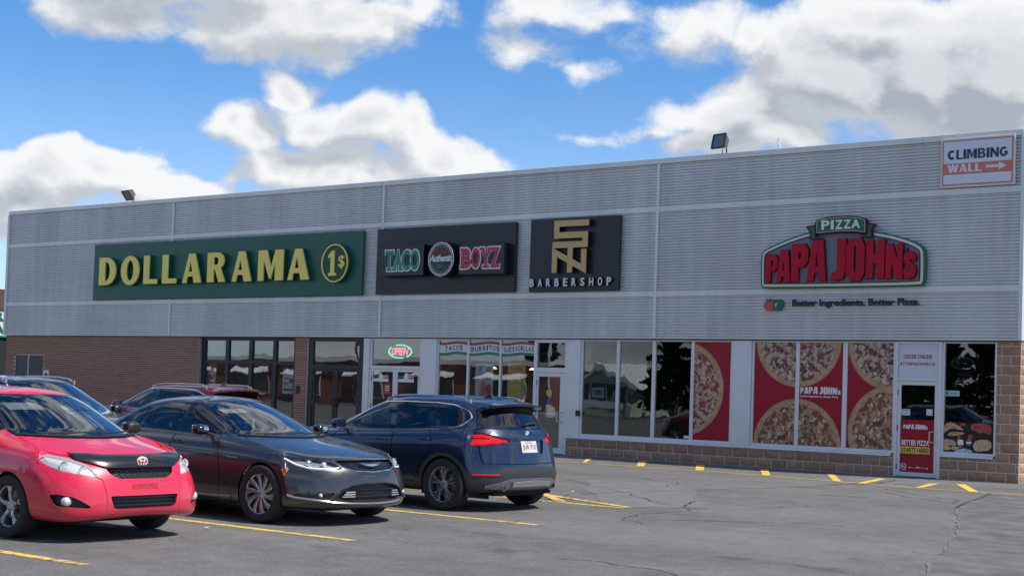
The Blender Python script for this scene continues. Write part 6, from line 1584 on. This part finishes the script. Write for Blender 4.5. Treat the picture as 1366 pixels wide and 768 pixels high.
    for x, sg in ((xa, 1), (xa, -1), (xr, 1), (xr, -1)): wheel(t, x, sg * .83, .325, .22, sg, 'twist', .232, M_alu, 10)
    for sg in (1, -1):
        mp = mirror_part(C, t, .42, .97, 1.0, sg, M_plg, (.12, .21, .125)); obj('mirror_cap', MB().tube([(.47, sg * .93, 1.0), (.475, sg * 1.0, 1.005)], .036, 10), M_chr, mp, smooth=True)
    g = lambda y, z, off: C.hit((0, y, z), (-1, 0, 0), off)
    wiper(C, t, (-.55, .955), (.10, .968), get=g); wiper(C, t, (.05, .955), (.60, .968), get=g)
    obj('cowl', MB().tube([C.front(lerp(-.70, .70, k / 14), .938 + .012 * (abs(k - 7) / 7) ** 2, .004) for k in range(15)], .012, 6), M_pl, t, smooth=True)
    interior(C, t, .48, [(-.28, (-.36, .36)), (-1.15, (-.34, .34))], zf=.36, zt=.94)
    mi = C.front(0, 1.25, -.09); obj('inner_mirror', MB().box(mi.x - .03, mi.x, -.12, .12, mi.z - .03, mi.z + .03), M_pl, t, bevel=.01)
    sv_ = [C.front(y, z, -.03) for y, z in ((-.46, 1.255), (-.16, 1.268), (-.16, 1.225), (-.46, 1.21))]; obj('sun_visor', MB().poly([tuple(p) for p in sv_]), mat('visor', (.38, .38, .36), .8), t)
    obj('air_freshener', MB().tube([tuple(Vector(mi) + Vector((-.03, .0, -.05))), tuple(Vector(mi) + Vector((-.03, .0, -.16)))], .012, 6), M_pw2, t)
    underbody(C, t, -2.3, 2.05); return t
sedan()

# ------------------------------------------------------------------ sport utility body shared by three cars
def suv(label, x, y, rz, P, name, hz=1.0, level=2, L=1.0, arch=M_cladp, chrome=True, rails=M_chr, blue=False, spoiler=.16, tint=G_tint, boxy=0.0):
    xa, xr = 1.335 * L, -1.335 * L; q = hz; bx = boxy
    Z = lambda z: .30 + (z - .30) * q if z > .30 else z
    def rw(xf, A, B, wf, zf, side, xr_, Ar, Br, wr, zr, sx=None):
        return row(xf * L, A, B, wf, (Z(zf[0]), Z(zf[1])), [(a * L, b, Z(c)) for a, b, c in side], xr_ * L, Ar, Br, wr, (Z(zr[0]), Z(zr[1])), (sx[0] * L, sx[1] * L) if sx else None)
    S = dict(name=name, xa=xa, xr=xr, rw=.335, rows=[
        rw(2.02, .12, .24, .78, (.22, .23), [(-2, .78, .25), (2, .78, .22)], -1.98, .08, .20, .76, (.27, .25)),
        rw(2.10, .15, .28, .88, (.25, .25), [(-2, .89, .28), (0, .88, .24), (2, .88, .24)], -2.06, .10, .24, .85, (.31, .28)),
        rw(2.14, .18, .30, .905, (.36, .36), [(-2, .915, .38), (0, .905, .34), (2, .905, .35)], -2.105, .12, .27, .875, (.42, .40)),
        rw(2.15, .20, .32, .91, (.50, .50), [(-2, .925, .52), (0, .92, .48), (2, .91, .50)], -2.11, .13, .28, .885, (.54, .53)),
        rw(2.13, .22, .32, .905, (.64, .65), [(-2, .925, .66), (-1.3, .935, .66), (0, .915, .62), (1.3, .93, .65), (2, .90, .65)], -2.085, .14, .28, .885, (.66, .66)),
        rw(2.09, .25, .32, .89, (.78, .79), [(-2, .92, .82), (-1.3, .93, .83), (0, .915, .79), (1.3, .91, .80), (2, .87, .79)], -2.05, .15, .27, .88, (.82, .82)),
        rw(2.02, .27, .30, .855, (.87, .87), [(-2, .895, .94), (-1.3, .905, .95), (0, .895, .90), (1.3, .875, .89), (2, .83, .86)], -2.02, .15, .26, .86, (.95, .95)),
        rw(1.90, .28, .24, .80, (.93, .92), [(-2, .855, 1.00), (-1.3, .865, 1.01), (0, .86, .945), (.8, .84, .94), (1.5, .79, .91)], -1.97, .14, .24, .815, (1.02, 1.02), (1.60, -1.62)),
        rw(1.52, .26, .12, .76, (.98, .97), [(-2, .825, 1.03), (-1.3, .835, 1.04), (0, .83, .965), (.8, .79, .965), (1.2, .76, .955)], -1.94, .13, .22, .785, (1.06, 1.06), (1.20, -1.60)),
        rw(1.08, .22, .06, .73, (1.01, 1.00), [(-2, .80, 1.06), (-1.3, .81, 1.065), (0, .805, .985), (.65, .755, .99)], -1.91, .12, .20, .76, (1.09, 1.09), (.70, -1.56)),
        rw(.82, .20, .05, .69, (1.13, 1.11), [(-2, .735, 1.17), (-1.3, .75, 1.17), (0, .755, 1.12), (.45, .705, 1.105)], -1.86, .12, .18, .70, (1.18, 1.18), (.46, -1.52)),
        rw(.36, .16, .05, .60, (1.32, 1.29), [(-2, .64, 1.33), (-1.3, .665, 1.345), (-.2, .675, 1.34), (.1, .62, 1.30)], -1.76, .10, .15, .61, (1.345, 1.33), (.05, -1.46)),
        rw(.18, .14, .04, .53, (1.40, 1.375), [(-2, .57, 1.40), (-1.3, .59, 1.415), (-.3, .595, 1.42), (0, .545, 1.385)], -1.70, .09, .12, .55, (1.405, 1.395), (-.08, -1.40)),
        rw(.02, .12, .03, .38, (1.435, 1.425), [(-2, .40, 1.435), (-1, .42, 1.455), (-.1, .40, 1.435)], -1.62, .07, .10, .41, (1.435, 1.43), (-.18, -1.34))],
        spx=(-.08 * L, -1.52 * L), spine=[(-1.6 * L, Z(1.445)), (-.7 * L, Z(1.475)), (-.05 * L, Z(1.452))])
    C = Car(S, level); t = place(label, 'car', x, y, rz, 'parked_car'); LL = lambda p: [(a * L, Z(b)) for a, b in p]; YY = lambda p: [(a, Z(b)) for a, b in p]
    ws = YY([(-.70, 1.02), (-.40, 1.012), (0, 1.008), (.40, 1.012), (.70, 1.02), (.63, 1.17), (.535, 1.345), (.49, 1.366), (0, 1.375), (-.49, 1.366), (-.535, 1.345), (-.63, 1.17)])
    up_ = lambda c, n: n.x > .12 and c.z > Z(.97) and c.x > -.3
    C.patch('windscreen', ws, 'x', up_, G_ws, t, off=-.004, lip=0); C.patch('windscreen_seal', grow(ws, .018), 'x', up_, M_plg, t, off=-.003, lip=.01)
    w1 = LL([(.58, 1.01), (.50, 1.06), (.16, 1.27), (-.02, 1.34), (-.33, 1.355), (-.40, .985), (.30, .98)]); w2 = LL([(-.46, .985), (-.40, 1.356), (-.95, 1.352), (-1.02, 1.03)])
    w3 = LL([(-1.08, 1.035), (-1.01, 1.350), (-1.28, 1.335), (-1.50, 1.265), (-1.575, 1.19), (-1.50, 1.105), (-1.32, 1.06)])
    trim = LL([(.66, .995), (.53, 1.075), (.18, 1.285), (0, 1.355), (-.33, 1.373), (-1.0, 1.370), (-1.30, 1.352), (-1.53, 1.278), (-1.605, 1.19), (-1.52, 1.088), (-1.32, 1.042), (-1.0, 1.012), (-.40, .968), (.30, .963)])
    for sg in (1, -1):
        for k, w in enumerate((w1, w2, w3)): C.patch('side_window', round_corners(w, .035), 'y', SIDE(sg), G_car if k == 0 else tint, t, off=-.005, lip=0)
        tr = round_corners(trim, .04); C.patch('window_seal', tr, 'y', SIDE(sg), M_plg, t, off=-.002, lip=.012)
        if chrome: obj('window_chrome', MB().tube([C.side(a, b, sg, .003) for a, b in tr + [tr[0]]], .0085, 6, caps=False), M_chr, t, smooth=True)
    rg = YY([(-.62, 1.095), (.62, 1.095), (.60, 1.15), (.55, 1.27), (.50, 1.295), (-.50, 1.295), (-.55, 1.27), (-.60, 1.15)])
    C.patch('rear_window', round_corners(rg, .03), 'x', REAR, tint, t, off=-.004, lip=0)
    C.patch('rear_window_frame', round_corners(YY([(-.70, 1.07), (.70, 1.07), (.66, 1.16), (.585, 1.315), (-.585, 1.315), (-.66, 1.16)]), .03), 'x', REAR, M_plg, t, off=-.002, lip=.01)
    # tail lamps wrap from the side on to the tailgate
    tl = YY([(.36, .905), (.50, .875), (.70, .855), (.80, .85), (.915, .855), (.93, .97), (.88, 1.022), (.72, 1.02), (.60, .985), (.40, .94)])
    for sg in (1, -1):
        qq = round_corners(tl if sg > 0 else mirror2(tl), .012)
        f = C.cut(qq, 'x', lambda c, n: c.x < -1.72 * L and n.x < -.02); P_ = C.take(f)
        Lm = C.shell('tail_light', P_, G_red, t, off=.006, lip=.006); C.shell('tail_light_bowl', P_, M_tailh, Lm, off=-.03, lip=0)
        bar(C, [C.rear(sg * yy, Z(zz), -.006) for yy, zz in ((.42, .915), (.55, .90), (.68, .885), (.80, .88))], .009, 'light_strip', M_tailb, Lm)
        bar(C, [C.rear(sg * yy, Z(zz), -.006) for yy, zz in ((.62, .965), (.70, .975), (.79, .975))], .010, 'light_strip', M_tailb, Lm)
        hl = YY([(.42, .80), (.56, .765), (.76, .77), (.84, .80), (.875, .87), (.80, .885), (.60, .875)]); qq = round_corners(hl if sg > 0 else mirror2(hl), .012)
        P_ = C.take(C.cut(qq, 'x', lambda c, n: n.x > .05 and c.x > 1.2 and n.z < .9)); Lh = C.shell('headlight', P_, G_lens, t, off=.002, lip=0); C.shell('headlight_bowl', P_, M_headd, Lh, off=-.04, lip=0)
        for yy in (.58, .72): h = C.front(sg * yy, Z(.825), -.014); obj('projector', MB().lathe([(0, .016), (.02, .012), (.03, 0), (.036, .006), (.036, -.02)], 18, 'x', tuple(h)), M_chr, Lh, smooth=True)
    for sg in (1, -1):
        gq = YY([(.03, .82), (.30, .82), (.33, .76), (.26, .68), (.06, .68), (.03, .74)]); gq = round_corners(gq if sg > 0 else mirror2(gq), .03)
        P_ = C.take(C.cut(gq, 'x', FRONT)); o = C.shell('kidney_grille' if blue else 'grille', P_, M_plg, t, off=-.04, lip=-.04)
        for k in range(6): bar(C, [C.front(sg * (.07 + .042 * k), Z(z), -.006) for z in (.69, .74, .81)], .005, 'grille_bar', M_chr, o)
    P_ = C.take(C.cut(round_corners(YY([(-.60, .46), (.60, .46), (.52, .34), (-.52, .34)]), .02), 'x', FRONT)); C.shell('lower_intake', P_, M_pl, t, off=-.05, lip=-.05)
    bon = [(a * L, b) for a, b in [(1.05, .77), (1.45, .765), (1.75, .70), (1.90, .58), (1.95, .30), (1.965, 0), (1.95, -.30), (1.90, -.58), (1.75, -.70), (1.45, -.765), (1.05, -.77), (.92, -.69), (1.04, -.36), (1.08, 0), (1.04, .36), (.92, .69)]]
    panel(C, t, 'bonnet', bon, 'z', lambda c, n: n.z > .5 and Z(.82) < c.z < Z(1.06) and c.x > .6, P, liner=M_liner)
    # tailgate: plate recess, then the gate itself
    P_ = C.take(C.cut(round_corners(YY([(-.33, .925), (.33, .925), (.27, .745), (-.27, .745)]), .02), 'x', REAR)); pr = C.shell('plate_recess', P_, P, t, off=-.022, lip=-.022)
    gate = YY([(-.70, 1.06), (-.76, 1.02), (-.775, .85), (-.775, .66), (-.76, .632), (0, .622), (.76, .632), (.775, .66), (.775, .85), (.76, 1.02), (.70, 1.06)])
    tg = panel(C, t, 'tailgate', round_corners(gate, .02), 'x', lambda c, n: n.x < -.2 and c.x < -1.5 * L and abs(c.y) < .9, P, liner=M_liner)
    arches(C, t, .91, .365, arch, .045)
    # lower cladding and bumper
    if arch:
        lo = YY([(-1, .16), (1, .16), (1, .47), (.80, .475), (.60, .54), (.50, .58), (-.50, .58), (-.60, .54), (-.80, .475), (-1, .47)])
        C.patch('rear_bumper', lo, 'x', lambda c, n: c.x < -1.78 * L and n.x < .2, arch, t, off=.006, lip=.012)
        C.patch('front_bumper_trim', YY([(-1, .16), (1, .16), (1, .33), (-1, .33)]), 'x', lambda c, n: c.x > 1.80 * L and n.x > -.2, arch, t, off=.004, lip=.012)
        for sg in (1, -1):
            C.patch('sill_trim', [(-.96 * L, .15), (.96 * L, .15), (.93 * L, .33), (-.94 * L, .345)], 'y', lambda c, n, sg=sg: c.y * sg > .5 and c.z < .36, arch, t, off=.005, lip=.012)
            C.patch('corner_trim', LL([(-1.70, .15), (-2.2, .15), (-2.2, .47), (-1.72, .47)]), 'y', lambda c, n, sg=sg: c.y * sg > .4 and c.z < .5 and c.x < -1.6, arch, t, off=.006, lip=.012)
    d1 = LL([(.60, .985), (.68, .80), (.76, .55), (.74, .36), (-.42, .35), (-.43, .60), (-.42, .962), (.30, .958)]); d2 = LL([(-.437, .962), (-.447, .60), (-.437, .35), (-.86, .36), (-.90, .50), (-1.00, .66), (-1.10, .74), (-1.12, .90), (-1.05, 1.008)])
    for sg in (1, -1):
        for w in (d1, d2):
            D = panel(C, t, 'door', round_corners(w, .03), 'y', SIDE(sg), P, liner=M_liner); handle(C, D, (-.24 if w is d1 else -1.0) * L, Z(.87 if w is d1 else .90), sg, P)
    body = finish(C, t, P)
    for sg in (1, -1):
        bar(C, [C.side(a * L, Z(b), sg, -.005) for a, b in ((1.55, .80), (1.0, .795), (.3, .80), (-.4, .82), (-1.1, .85), (-1.7, .87))], .011, 'side_crease', P, body)
        # roof rail
        xs_ = [-.02, -.14, -.40, -.8, -1.15, -1.38, -1.48]; pts = []
        for k, xx in enumerate(xs_):
            p = C.topz(xx * L, sg * .565, 0); pts.append(p + Vector((0, 0, .0 if k in (0, len(xs_) - 1) else .045)))
        rl = obj('roof_rail', MB().tube(pts, .016, 8), rails, t, smooth=True)
        obj('rail_foot', MB().box(min(pts[1].x, pts[0].x), max(pts[1].x, pts[0].x), sg * .565 - .012, sg * .565 + .012, pts[0].z - .02, pts[1].z - .01), rails, rl, bevel=.004); obj('rail_foot', MB().box(pts[-1].x, pts[-2].x, sg * .565 - .012, sg * .565 + .012, pts[-1].z - .02, pts[-2].z - .01), rails, rl, bevel=.004)
    # spoiler
    V = MB(); n = 16
    for i in range(n + 1):
        y_ = lerp(-.60, .60, i / n); e = abs(y_) / .60; xb = -1.60 * L; zt = C.topz(xb, y_ * .93, .002).z; xe = (-1.86 - (spoiler - .16)) * L + .10 * e ** 3; zz = Z(1.388) - .045 * e ** 2
        V.v += [(xb, y_ * .95, zt), ((xb + xe) / 2, y_ * .97, lerp(zt, zz, .5) + .012), (xe, y_, zz), (xe + .008, y_, zz - .030), ((xb + xe) / 2, y_ * .96, lerp(zt, zz, .5) - .045), (xb - .02, y_ * .94, zt - .05)]
    for i in range(n):
        for k in range(6): a = i * 6 + k; b = i * 6 + (k + 1) % 6; V.f.append((a, b, b + 6, a + 6))
    V.f += [tuple(range(6)), tuple(range(n * 6, n * 6 + 6))]
    sp = obj('roof_spoiler', V, P, t, smooth=True)
    obj('spoiler_underside', MB().obox(((-1.60 - 1.84) / 2 * L, 0, Z(1.362)), .18, 1.08, .012), M_plg, sp)
    sf = C.topz(-1.30 * L, 0, 0); V = MB(); V.prism([(sf.x + .10, sf.z - .005), (sf.x - .02, sf.z + .045), (sf.x - .07, sf.z + .062), (sf.x - .085, sf.z + .05), (sf.x - .09, sf.z - .01)], 'y', -.022, .022); obj('shark_fin', V, P, t, bevel=.008)
    wp_ = [C.rear(-.02, Z(1.10), .02), C.rear(.10, Z(1.125), .022), C.rear(.34, Z(1.128), .016)]
    if blue: wp_ = [C.rear(-.02, Z(1.10), .02), C.rear(-.14, Z(1.122), .022), C.rear(-.36, Z(1.128), .016)]
    obj('rear_wiper', MB().tube(wp_, .012, 6), M_pl, t, smooth=True)
    # plate, badge, exhausts, skid, reflectors
    pl_ = [C.rear(yy, Z(zz), -.012) for yy, zz in ((-.165, .915), (.165, .915), (.165, .765), (-.165, .765))]
    c0 = sum((Vector(p) for p in pl_), Vector()) / 4; nn = (pl_[1] - pl_[0]).cross(pl_[3] - pl_[0]).normalized(); nn = nn if nn.x < 0 else -nn
    V = MB(); V.v = [tuple(p + nn * .002) for p in pl_] + [tuple(p - nn * .006) for p in pl_]; V.f = [(0, 1, 2, 3), (7, 6, 5, 4)] + [(i, i + 4, (i + 1) % 4 + 4, (i + 1) % 4) for i in range(4)]
    plate = obj('number_plate', V, M_plate, t)
    if blue:
        def plt(u, v): p = pl_[0].lerp(pl_[1], 1 - u).lerp(pl_[3].lerp(pl_[2], 1 - u), 1 - v); return p + nn * .0035
        m_t = mat('plate_red_text', (.45, .10, .08), .5); txt = text('plate_text', 'JUR 713', (0, 1, 0, 1), 0, .001, m_t, plate, .02)
        for v in txt.data.vertices: v.co = plt(.08 + .84 * v.co.x, .17 + .50 * v.co.z)
        txt = text('plate_text', 'New Brunswick', (0, 1, 0, 1), 0, .001, m_t, plate, .0)
        for v in txt.data.vertices: v.co = plt(.25 + .5 * v.co.x, .80 + .12 * v.co.z)
    if blue:
        h = C.rear(0, Z(1.005), .004); bdg = obj('badge', MB().lathe([(0, -.006), (.036, -.006), (.042, -.002), (.042, .006)], 26, 'x', tuple(h)), M_chr, t, smooth=True)
        for k in range(4):
            a0 = PI / 2 * k; pts = [(h.x - .008, h.y, h.z)] + [(h.x - .008, h.y + .028 * math.cos(a0 + PI / 2 * j / 5), h.z + .028 * math.sin(a0 + PI / 2 * j / 5)) for j in range(6)]
            obj('badge_quarter', MB().poly(pts), M_pw2 if k % 2 else M_blu, bdg, fix=False)
        h = C.rear(.60, Z(1.02), .003); mdl = text('model_badge', 'X1', (-.035, .035, -.017, .017), 0, .004, M_chr, t, .03)
        for v in mdl.data.vertices: v.co = (h.x - abs(v.co.y), h.y - v.co.x, h.z + v.co.z)
        h = C.rear(-.62, Z(.975), .003)
    sk = MB(); n = 14
    for i in range(n + 1):
        y_ = lerp(-.74, .74, i / n); e = abs(y_) / .74; zt = .435 - .09 * max(0, e - .55) / .45; zb = .305 + .01 * e
        for z_, of in ((zb, .006), (zb, .022), (zt, .022), (zt, .006)): sk.v.append(tuple(C.rear(y_, z_, of)))
    for i in range(n):
        for k in range(4): a = i * 4 + k; b = i * 4 + (k + 1) % 4; sk.f.append((a, b, b + 4, a + 4))
    sk.f += [(0, 1, 2, 3), tuple(range(n * 4, n * 4 + 4))]
    skd = obj('skid_plate', sk, mat('skid_silver', (.20, .205, .21), .45, .4), t)
    sk = MB()
    for i in range(9):
        y_ = lerp(-.40, .40, i / 8)
        for z_, of in ((.345, .024), (.345, .040), (.415 - .02 * abs(i - 4) / 4, .040), (.415 - .02 * abs(i - 4) / 4, .024)): sk.v.append(tuple(C.rear(y_, z_, of)))
    for i in range(8):
        for k in range(4): a = i * 4 + k; b = i * 4 + (k + 1) % 4; sk.f.append((a, b, b + 4, a + 4))
    obj('skid_insert', sk, mat('skid_bright', (.34, .345, .35), .4, .4), skd)
    for sg in (1, -1):
        h = C.rear(sg * .53, .335, .0); obj('exhaust_pipe', MB().lathe([(.030, .10), (.036, -.035), (.040, -.035), (.040, .10)], 22, 'x', (h.x, h.y, .318)), M_alud, t, smooth=True)
        obj('exhaust_hole', MB().lathe([(0, -.01), (.033, -.01)], 16, 'x', (h.x, h.y, .318)), M_well, t)
        bar(C, [C.rear(sg * yy, .478, .006) for yy in (.60, .70, .80, .86)], .014, 'reflector', mat('reflector_red', (.45, .015, .02), .25), t)
    for xx, sg in ((xa, 1), (xa, -1), (xr, 1), (xr, -1)): wheel(t, xx, sg * .825, .335, .225, sg, 'y' if blue else 'five', .235, M_alud if blue else M_alu, 5)
    for sg in (1, -1): mirror_part(C, t, .48 * L, .985, Z(1.045), sg, P if not blue else P, (.12, .21, .15))
    interior(C, t, .55 * L, [(-.25 * L, (-.37, .37)), (-1.15 * L, (-.36, .36))], zf=.50, zt=1.06)
    mi = C.front(0, Z(1.31), -.09); obj('inner_mirror', MB().box(mi.x - .03, mi.x, -.12, .12, mi.z - .03, mi.z + .03), M_pl, t, bevel=.01)
    underbody(C, t, -1.95 * L, 1.95 * L, .6, .24); return t
suv('navy blue sport utility vehicle seen from behind, rightmost of the parked cars', 7.765, -14.77, PI, P_blue, 'blue_suv', blue=True, level=3)
suv('maroon sport utility vehicle with silver roof rails, only its top showing behind the sedan', -1.75, -11.1, PI, P_mar, 'maroon_suv', hz=1.02, L=1.08, spoiler=.20, rails=M_sil)
suv('black sport utility vehicle with silver roof rails behind the red hatchback', 3.2, -17.6, 0, P_blk, 'black_suv', hz=1.07, L=.95, chrome=False, rails=M_sil)

# ================================================================== AROUND THE LOT
# neighbour past the left end of the plaza
t = thing('neighbour_store', 'brown store with a white and green sign band past the left end of the plaza', 'building', (-40, 12, 0))
obj('wall', MB().box(-60, -32, -1.0, 26, 0, 3.05), mat('neighbour_glass_wall', (.03, .04, .045), .2), t)
obj('parapet', MB().box(-60.2, -31.9, -1.2, 26.2, 4.15, 5.0), mat('neighbour_brown', (.10, .055, .045), .8), t)
obj('sign_band', MB().box(-60.1, -31.95, -1.1, 26.1, 3.12, 4.15), mat('neighbour_white', (.66, .68, .68), .5), t)
obj('green_line', MB().box(-60.15, -31.9, -1.15, 26.15, 3.05, 3.12), M_g2, t)
for ch, z0, z1 in (('R', 3.70, 4.08), ('A', 3.20, 3.58)):
    L = text('letter', ch, (0, .62, z0, z1), 0, .02, mat('neighbour_letter', (.015, .12, .09), .5), t, .04)
    for v in L.data.vertices: v.co = (-31.95 - v.co.y, 4.38 + v.co.x, v.co.z)
# long brick store across the road, seen in the shop glass
M_b2 = brick_mat('far_brick', ((.19, .085, .06), (.25, .11, .08), (.14, .065, .05)), .5)
M_aw = mat('awning_white', (.72, .72, .70), .6)
t = thing('brick_store', 'long low brick store across the road behind the camera', 'building', (-75, -64, 0))
obj('wall', MB().box(-112, -44.5, -74, -60, 0, 3.5), M_b2, t); obj('parapet', MB().box(-112.3, -44.2, -74.2, -59.7, 3.5, 3.85), M_aw, t)
for k in range(9):
    x = -108 + 7.2 * k
    w = obj('window', MB().box(x, x + 3.4, -59.98, -59.9, .7, 2.5), mat('far_glass', (.05, .07, .08), .1), t); obj('frame', MB().box(x - .1, x + 3.5, -60.0, -59.95, .6, 2.6), M_aw, w)
    obj('awning', MB().prism([(-60.0, 2.9), (-58.6, 2.45), (-58.6, 2.35), (-60.0, 2.6)], 'x', x - .3, x + 3.7), M_aw, t)
t = thing('gable_shop', 'small pale green gabled shop with white trim behind the camera', 'building', (-38.6, -62, 0))
M_sage = mat('sage_siding', (.48, .55, .46), .8)
obj('wall', MB().prism([(-42.4, .0), (-37.2, .0), (-37.2, 2.2), (-39.8, 3.6), (-42.4, 2.2)], 'y', -66, -60), M_sage, t)
obj('roof_edge', stroke(MB(), [(-43.0, 2.0), (-39.8, 3.72), (-36.6, 2.0)], .34, -66.4, -59.6), M_aw, t)
for x in (-42.0, -40.4, -38.8): w = obj('window', MB().box(x, x + 1.2, -59.98, -59.9, .9, 2.2), MATS['far_glass'], t); obj('frame', MB().box(x - .12, x + 1.32, -60.0, -59.95, .8, 2.3), M_aw, w)
obj('porch_rail', MB().box(-42.4, -37.2, -58.6, -58.5, .5, 1.0), M_aw, t)
# grass verge, road and trees over there
obj('grass_verge', MB().quad((-200, -56, .004), (80, -56, .004), (80, -50, .004), (-200, -50, .004)), mat('grass', (.06, .10, .03), .9, var=.3, vscale=2, bump=.6, bscale=30), kind='structure')
M_leaf = mat('conifer_needles', (.030, .055, .022), .8, var=.4, vscale=1.5); M_leaf2 = mat('maple_leaves', (.055, .10, .028), .8, var=.4, vscale=1.5); M_bark = mat('bark', (.08, .06, .045), .95, bump=.6, bscale=12)
def tree(x, y, h, rad, label, conifer=False, n=1500, seed=0, trunk=None):
    rnd = random.Random(seed); t = thing('spruce_tree' if conifer else 'maple_tree', label, 'tree', (x, y, 0), group='trees across the road'); th = trunk or h * .25
    mb = MB(); mb.tube([(x, y, 0), (x + .1, y, th), (x, y + .1, h * .7), (x, y, h * .95)], .2, 8, rr=[.24, .19, .10, .03])
    if not conifer:
        for k in range(7):
            a = rnd.uniform(0, 2 * PI); z0 = rnd.uniform(th, h * .55); mb.tube([(x, y, z0), (x + math.cos(a) * rad * .4, y + math.sin(a) * rad * .4, z0 + h * .14), (x + math.cos(a) * rad * .75, y + math.sin(a) * rad * .75, z0 + h * .22)], .06, 5, rr=[.08, .05, .02])
    obj('trunk', mb, M_bark, t, smooth=True); cr = MB()
    cl = [(rnd.uniform(0, 2 * PI), rnd.uniform(.15, .8), rnd.uniform(.0, 1.0), rnd.uniform(.22, .42)) for _ in range(16)]
    for k in range(n):
        if conifer:
            u = rnd.random() ** .75; lay = (u * 11) % 1; r = rad * (1.02 - u) * (.45 + .55 * lay) * rnd.uniform(.55, 1.05); a = rnd.uniform(0, 2 * PI); p = Vector((x + r * math.cos(a), y + r * math.sin(a), .5 + u * (h - .5)))
        else:
            a0, rr0, u0, s0 = cl[rnd.randrange(16)]; d = Vector((rnd.gauss(0, 1), rnd.gauss(0, 1), rnd.gauss(0, 1))).normalized() * (s0 * rad * rnd.uniform(.6, 1.05))
            sh = math.sin(PI * (.15 + .8 * u0)); p = Vector((x + rad * rr0 * sh * math.cos(a0), y + rad * rr0 * sh * math.sin(a0), th * .9 + (h - th) * (.12 + .76 * u0))) + d
        s_ = rnd.uniform(.14, .30); A_ = Vector((rnd.gauss(0, 1), rnd.gauss(0, 1), rnd.gauss(0, .7))).normalized(); B_ = A_.orthogonal().normalized(); cr.quad(*[tuple(p + (A_ * i + B_ * j) * s_) for i, j in ((-1, -.6), (1, -.5), (.9, .6), (-1, .5))])
    obj('crown', cr, M_leaf if conifer else M_leaf2, t, fix=False)
SP = ((-32.6, -58, 8.5, 2.8), (-30.5, -60, 10, 3.4), (-27.0, -58, 9.5, 3.3), (-23.5, -60, 10, 3.4), (-20.0, -58, 9.0, 3.3), (-17, -60, 9.5, 3.4), (-13.5, -58, 9, 3.4), (-10, -59, 9.5, 3.4), (-6.5, -58, 9, 3.2), (-51, -68, 10, 3.2))
ORD = ('first', 'second', 'third', 'fourth', 'fifth', 'sixth', 'seventh', 'eighth', 'ninth')
for k, (x, y, h, r) in enumerate(SP): tree(x, y, h, r, ORD[k] + ' dark spruce counted from the gabled shop across the road' if k < 9 else 'tall dark spruce standing behind the gabled shop', True, 3000, k + 1)
for k, (x, y, h, r) in enumerate(((-25, -68, 9, 4.4), (-2, -63, 9, 4), (8, -58, 8.5, 3.8), (20, -62, 9.5, 4.2), (34, -58, 8, 3.6), (-120, -58, 8, 4))):
    tree(x, y, h, r, ('round maple behind the row of spruces across the road', 'tall maple straight across the road', 'broad maple behind the right of the lot', 'largest maple behind the camera', 'maple at the far right behind the lot', 'maple beyond the long brick store')[k], False, 1500, k + 20)
# utility line across the road
for k, x in enumerate((-118, -84, -52, -18, 16)):
    t = thing('utility_pole', ('first', 'second', 'third', 'fourth', 'fifth')[k] + ' wooden utility pole from the left across the road', 'utility pole', (x, -47, 0), group='utility poles across the road')
    obj('pole', MB().tube([(x, -47, 0), (x, -47, 9.5)], .15, 10, rr=[.17, .11]), M_bark, t, smooth=True)
    obj('crossarm', MB().box(x - .06, x + .06, -48.1, -45.9, 8.6, 8.75), M_bark, t)
for q, (dy, z, r) in enumerate(((-1.0, 8.85, .025), (0, 9.4, .025), (1.0, 8.85, .025), (0, 7.2, .05), (0, 6.6, .04), (0, 6.1, .035))):
    mb = MB(); xs = (-118, -84, -52, -18, 16)
    pts = []
    for a, b in zip(xs, xs[1:]):
        for i in range(9): u = i / 8; pts.append((a + (b - a) * u, -47 + dy, z - 4 * .75 * u * (1 - u)))
    mb.tube(pts, r, 5); tag(obj('overhead_wire', mb, M_dark), ('nearest top wire', 'middle top wire', 'farthest top wire', 'thick cable under the top wires', 'second cable from the bottom', 'lowest cable')[q] + ' strung between the utility poles', 'wire', 'overhead wires across the road')
for k, (x, y) in enumerate(((-64, -42), (-30, -40))):
    t = thing('lamp_post', ('pale lamp post far left in the lot', 'pale lamp post in the middle of the lot')[k] + ' behind the camera', 'lamp post', (x, y, 0)); obj('pole', MB().tube([(x, y, 0), (x, y, 8)], .11, 10), M_aw, t, smooth=True)
    obj('base', MB().lathe([(0, .7), (.3, .7), (.3, 0)], 16, 'z', (x, y, 0)), M_bmort, t); obj('lamp_head', MB().box(x - .2, x + .2, y - .1, y + .9, 7.95, 8.1), M_aw, t, bevel=.03)
# a few bits of litter and grit near the yellow lines
rnd = random.Random(9)
for k, (x, y, lab, m) in enumerate(((6.65, -6.0, 'tiny orange scrap lying on the asphalt before the pizza windows', M_po), (8.0, -11.2, 'small pale scrap lying on the asphalt right of the blue car', M_cream), (9.3, -19.75, 'small white scrap on the line between the red and charcoal cars', M_pw2))):
    o = obj('litter', MB().poly([(x - .035, y - .015, .014), (x + .03, y - .02, .018), (x + .035, y + .015, .016), (x - .025, y + .02, .02)]), m, fix=False); tag(o, lab, 'litter')
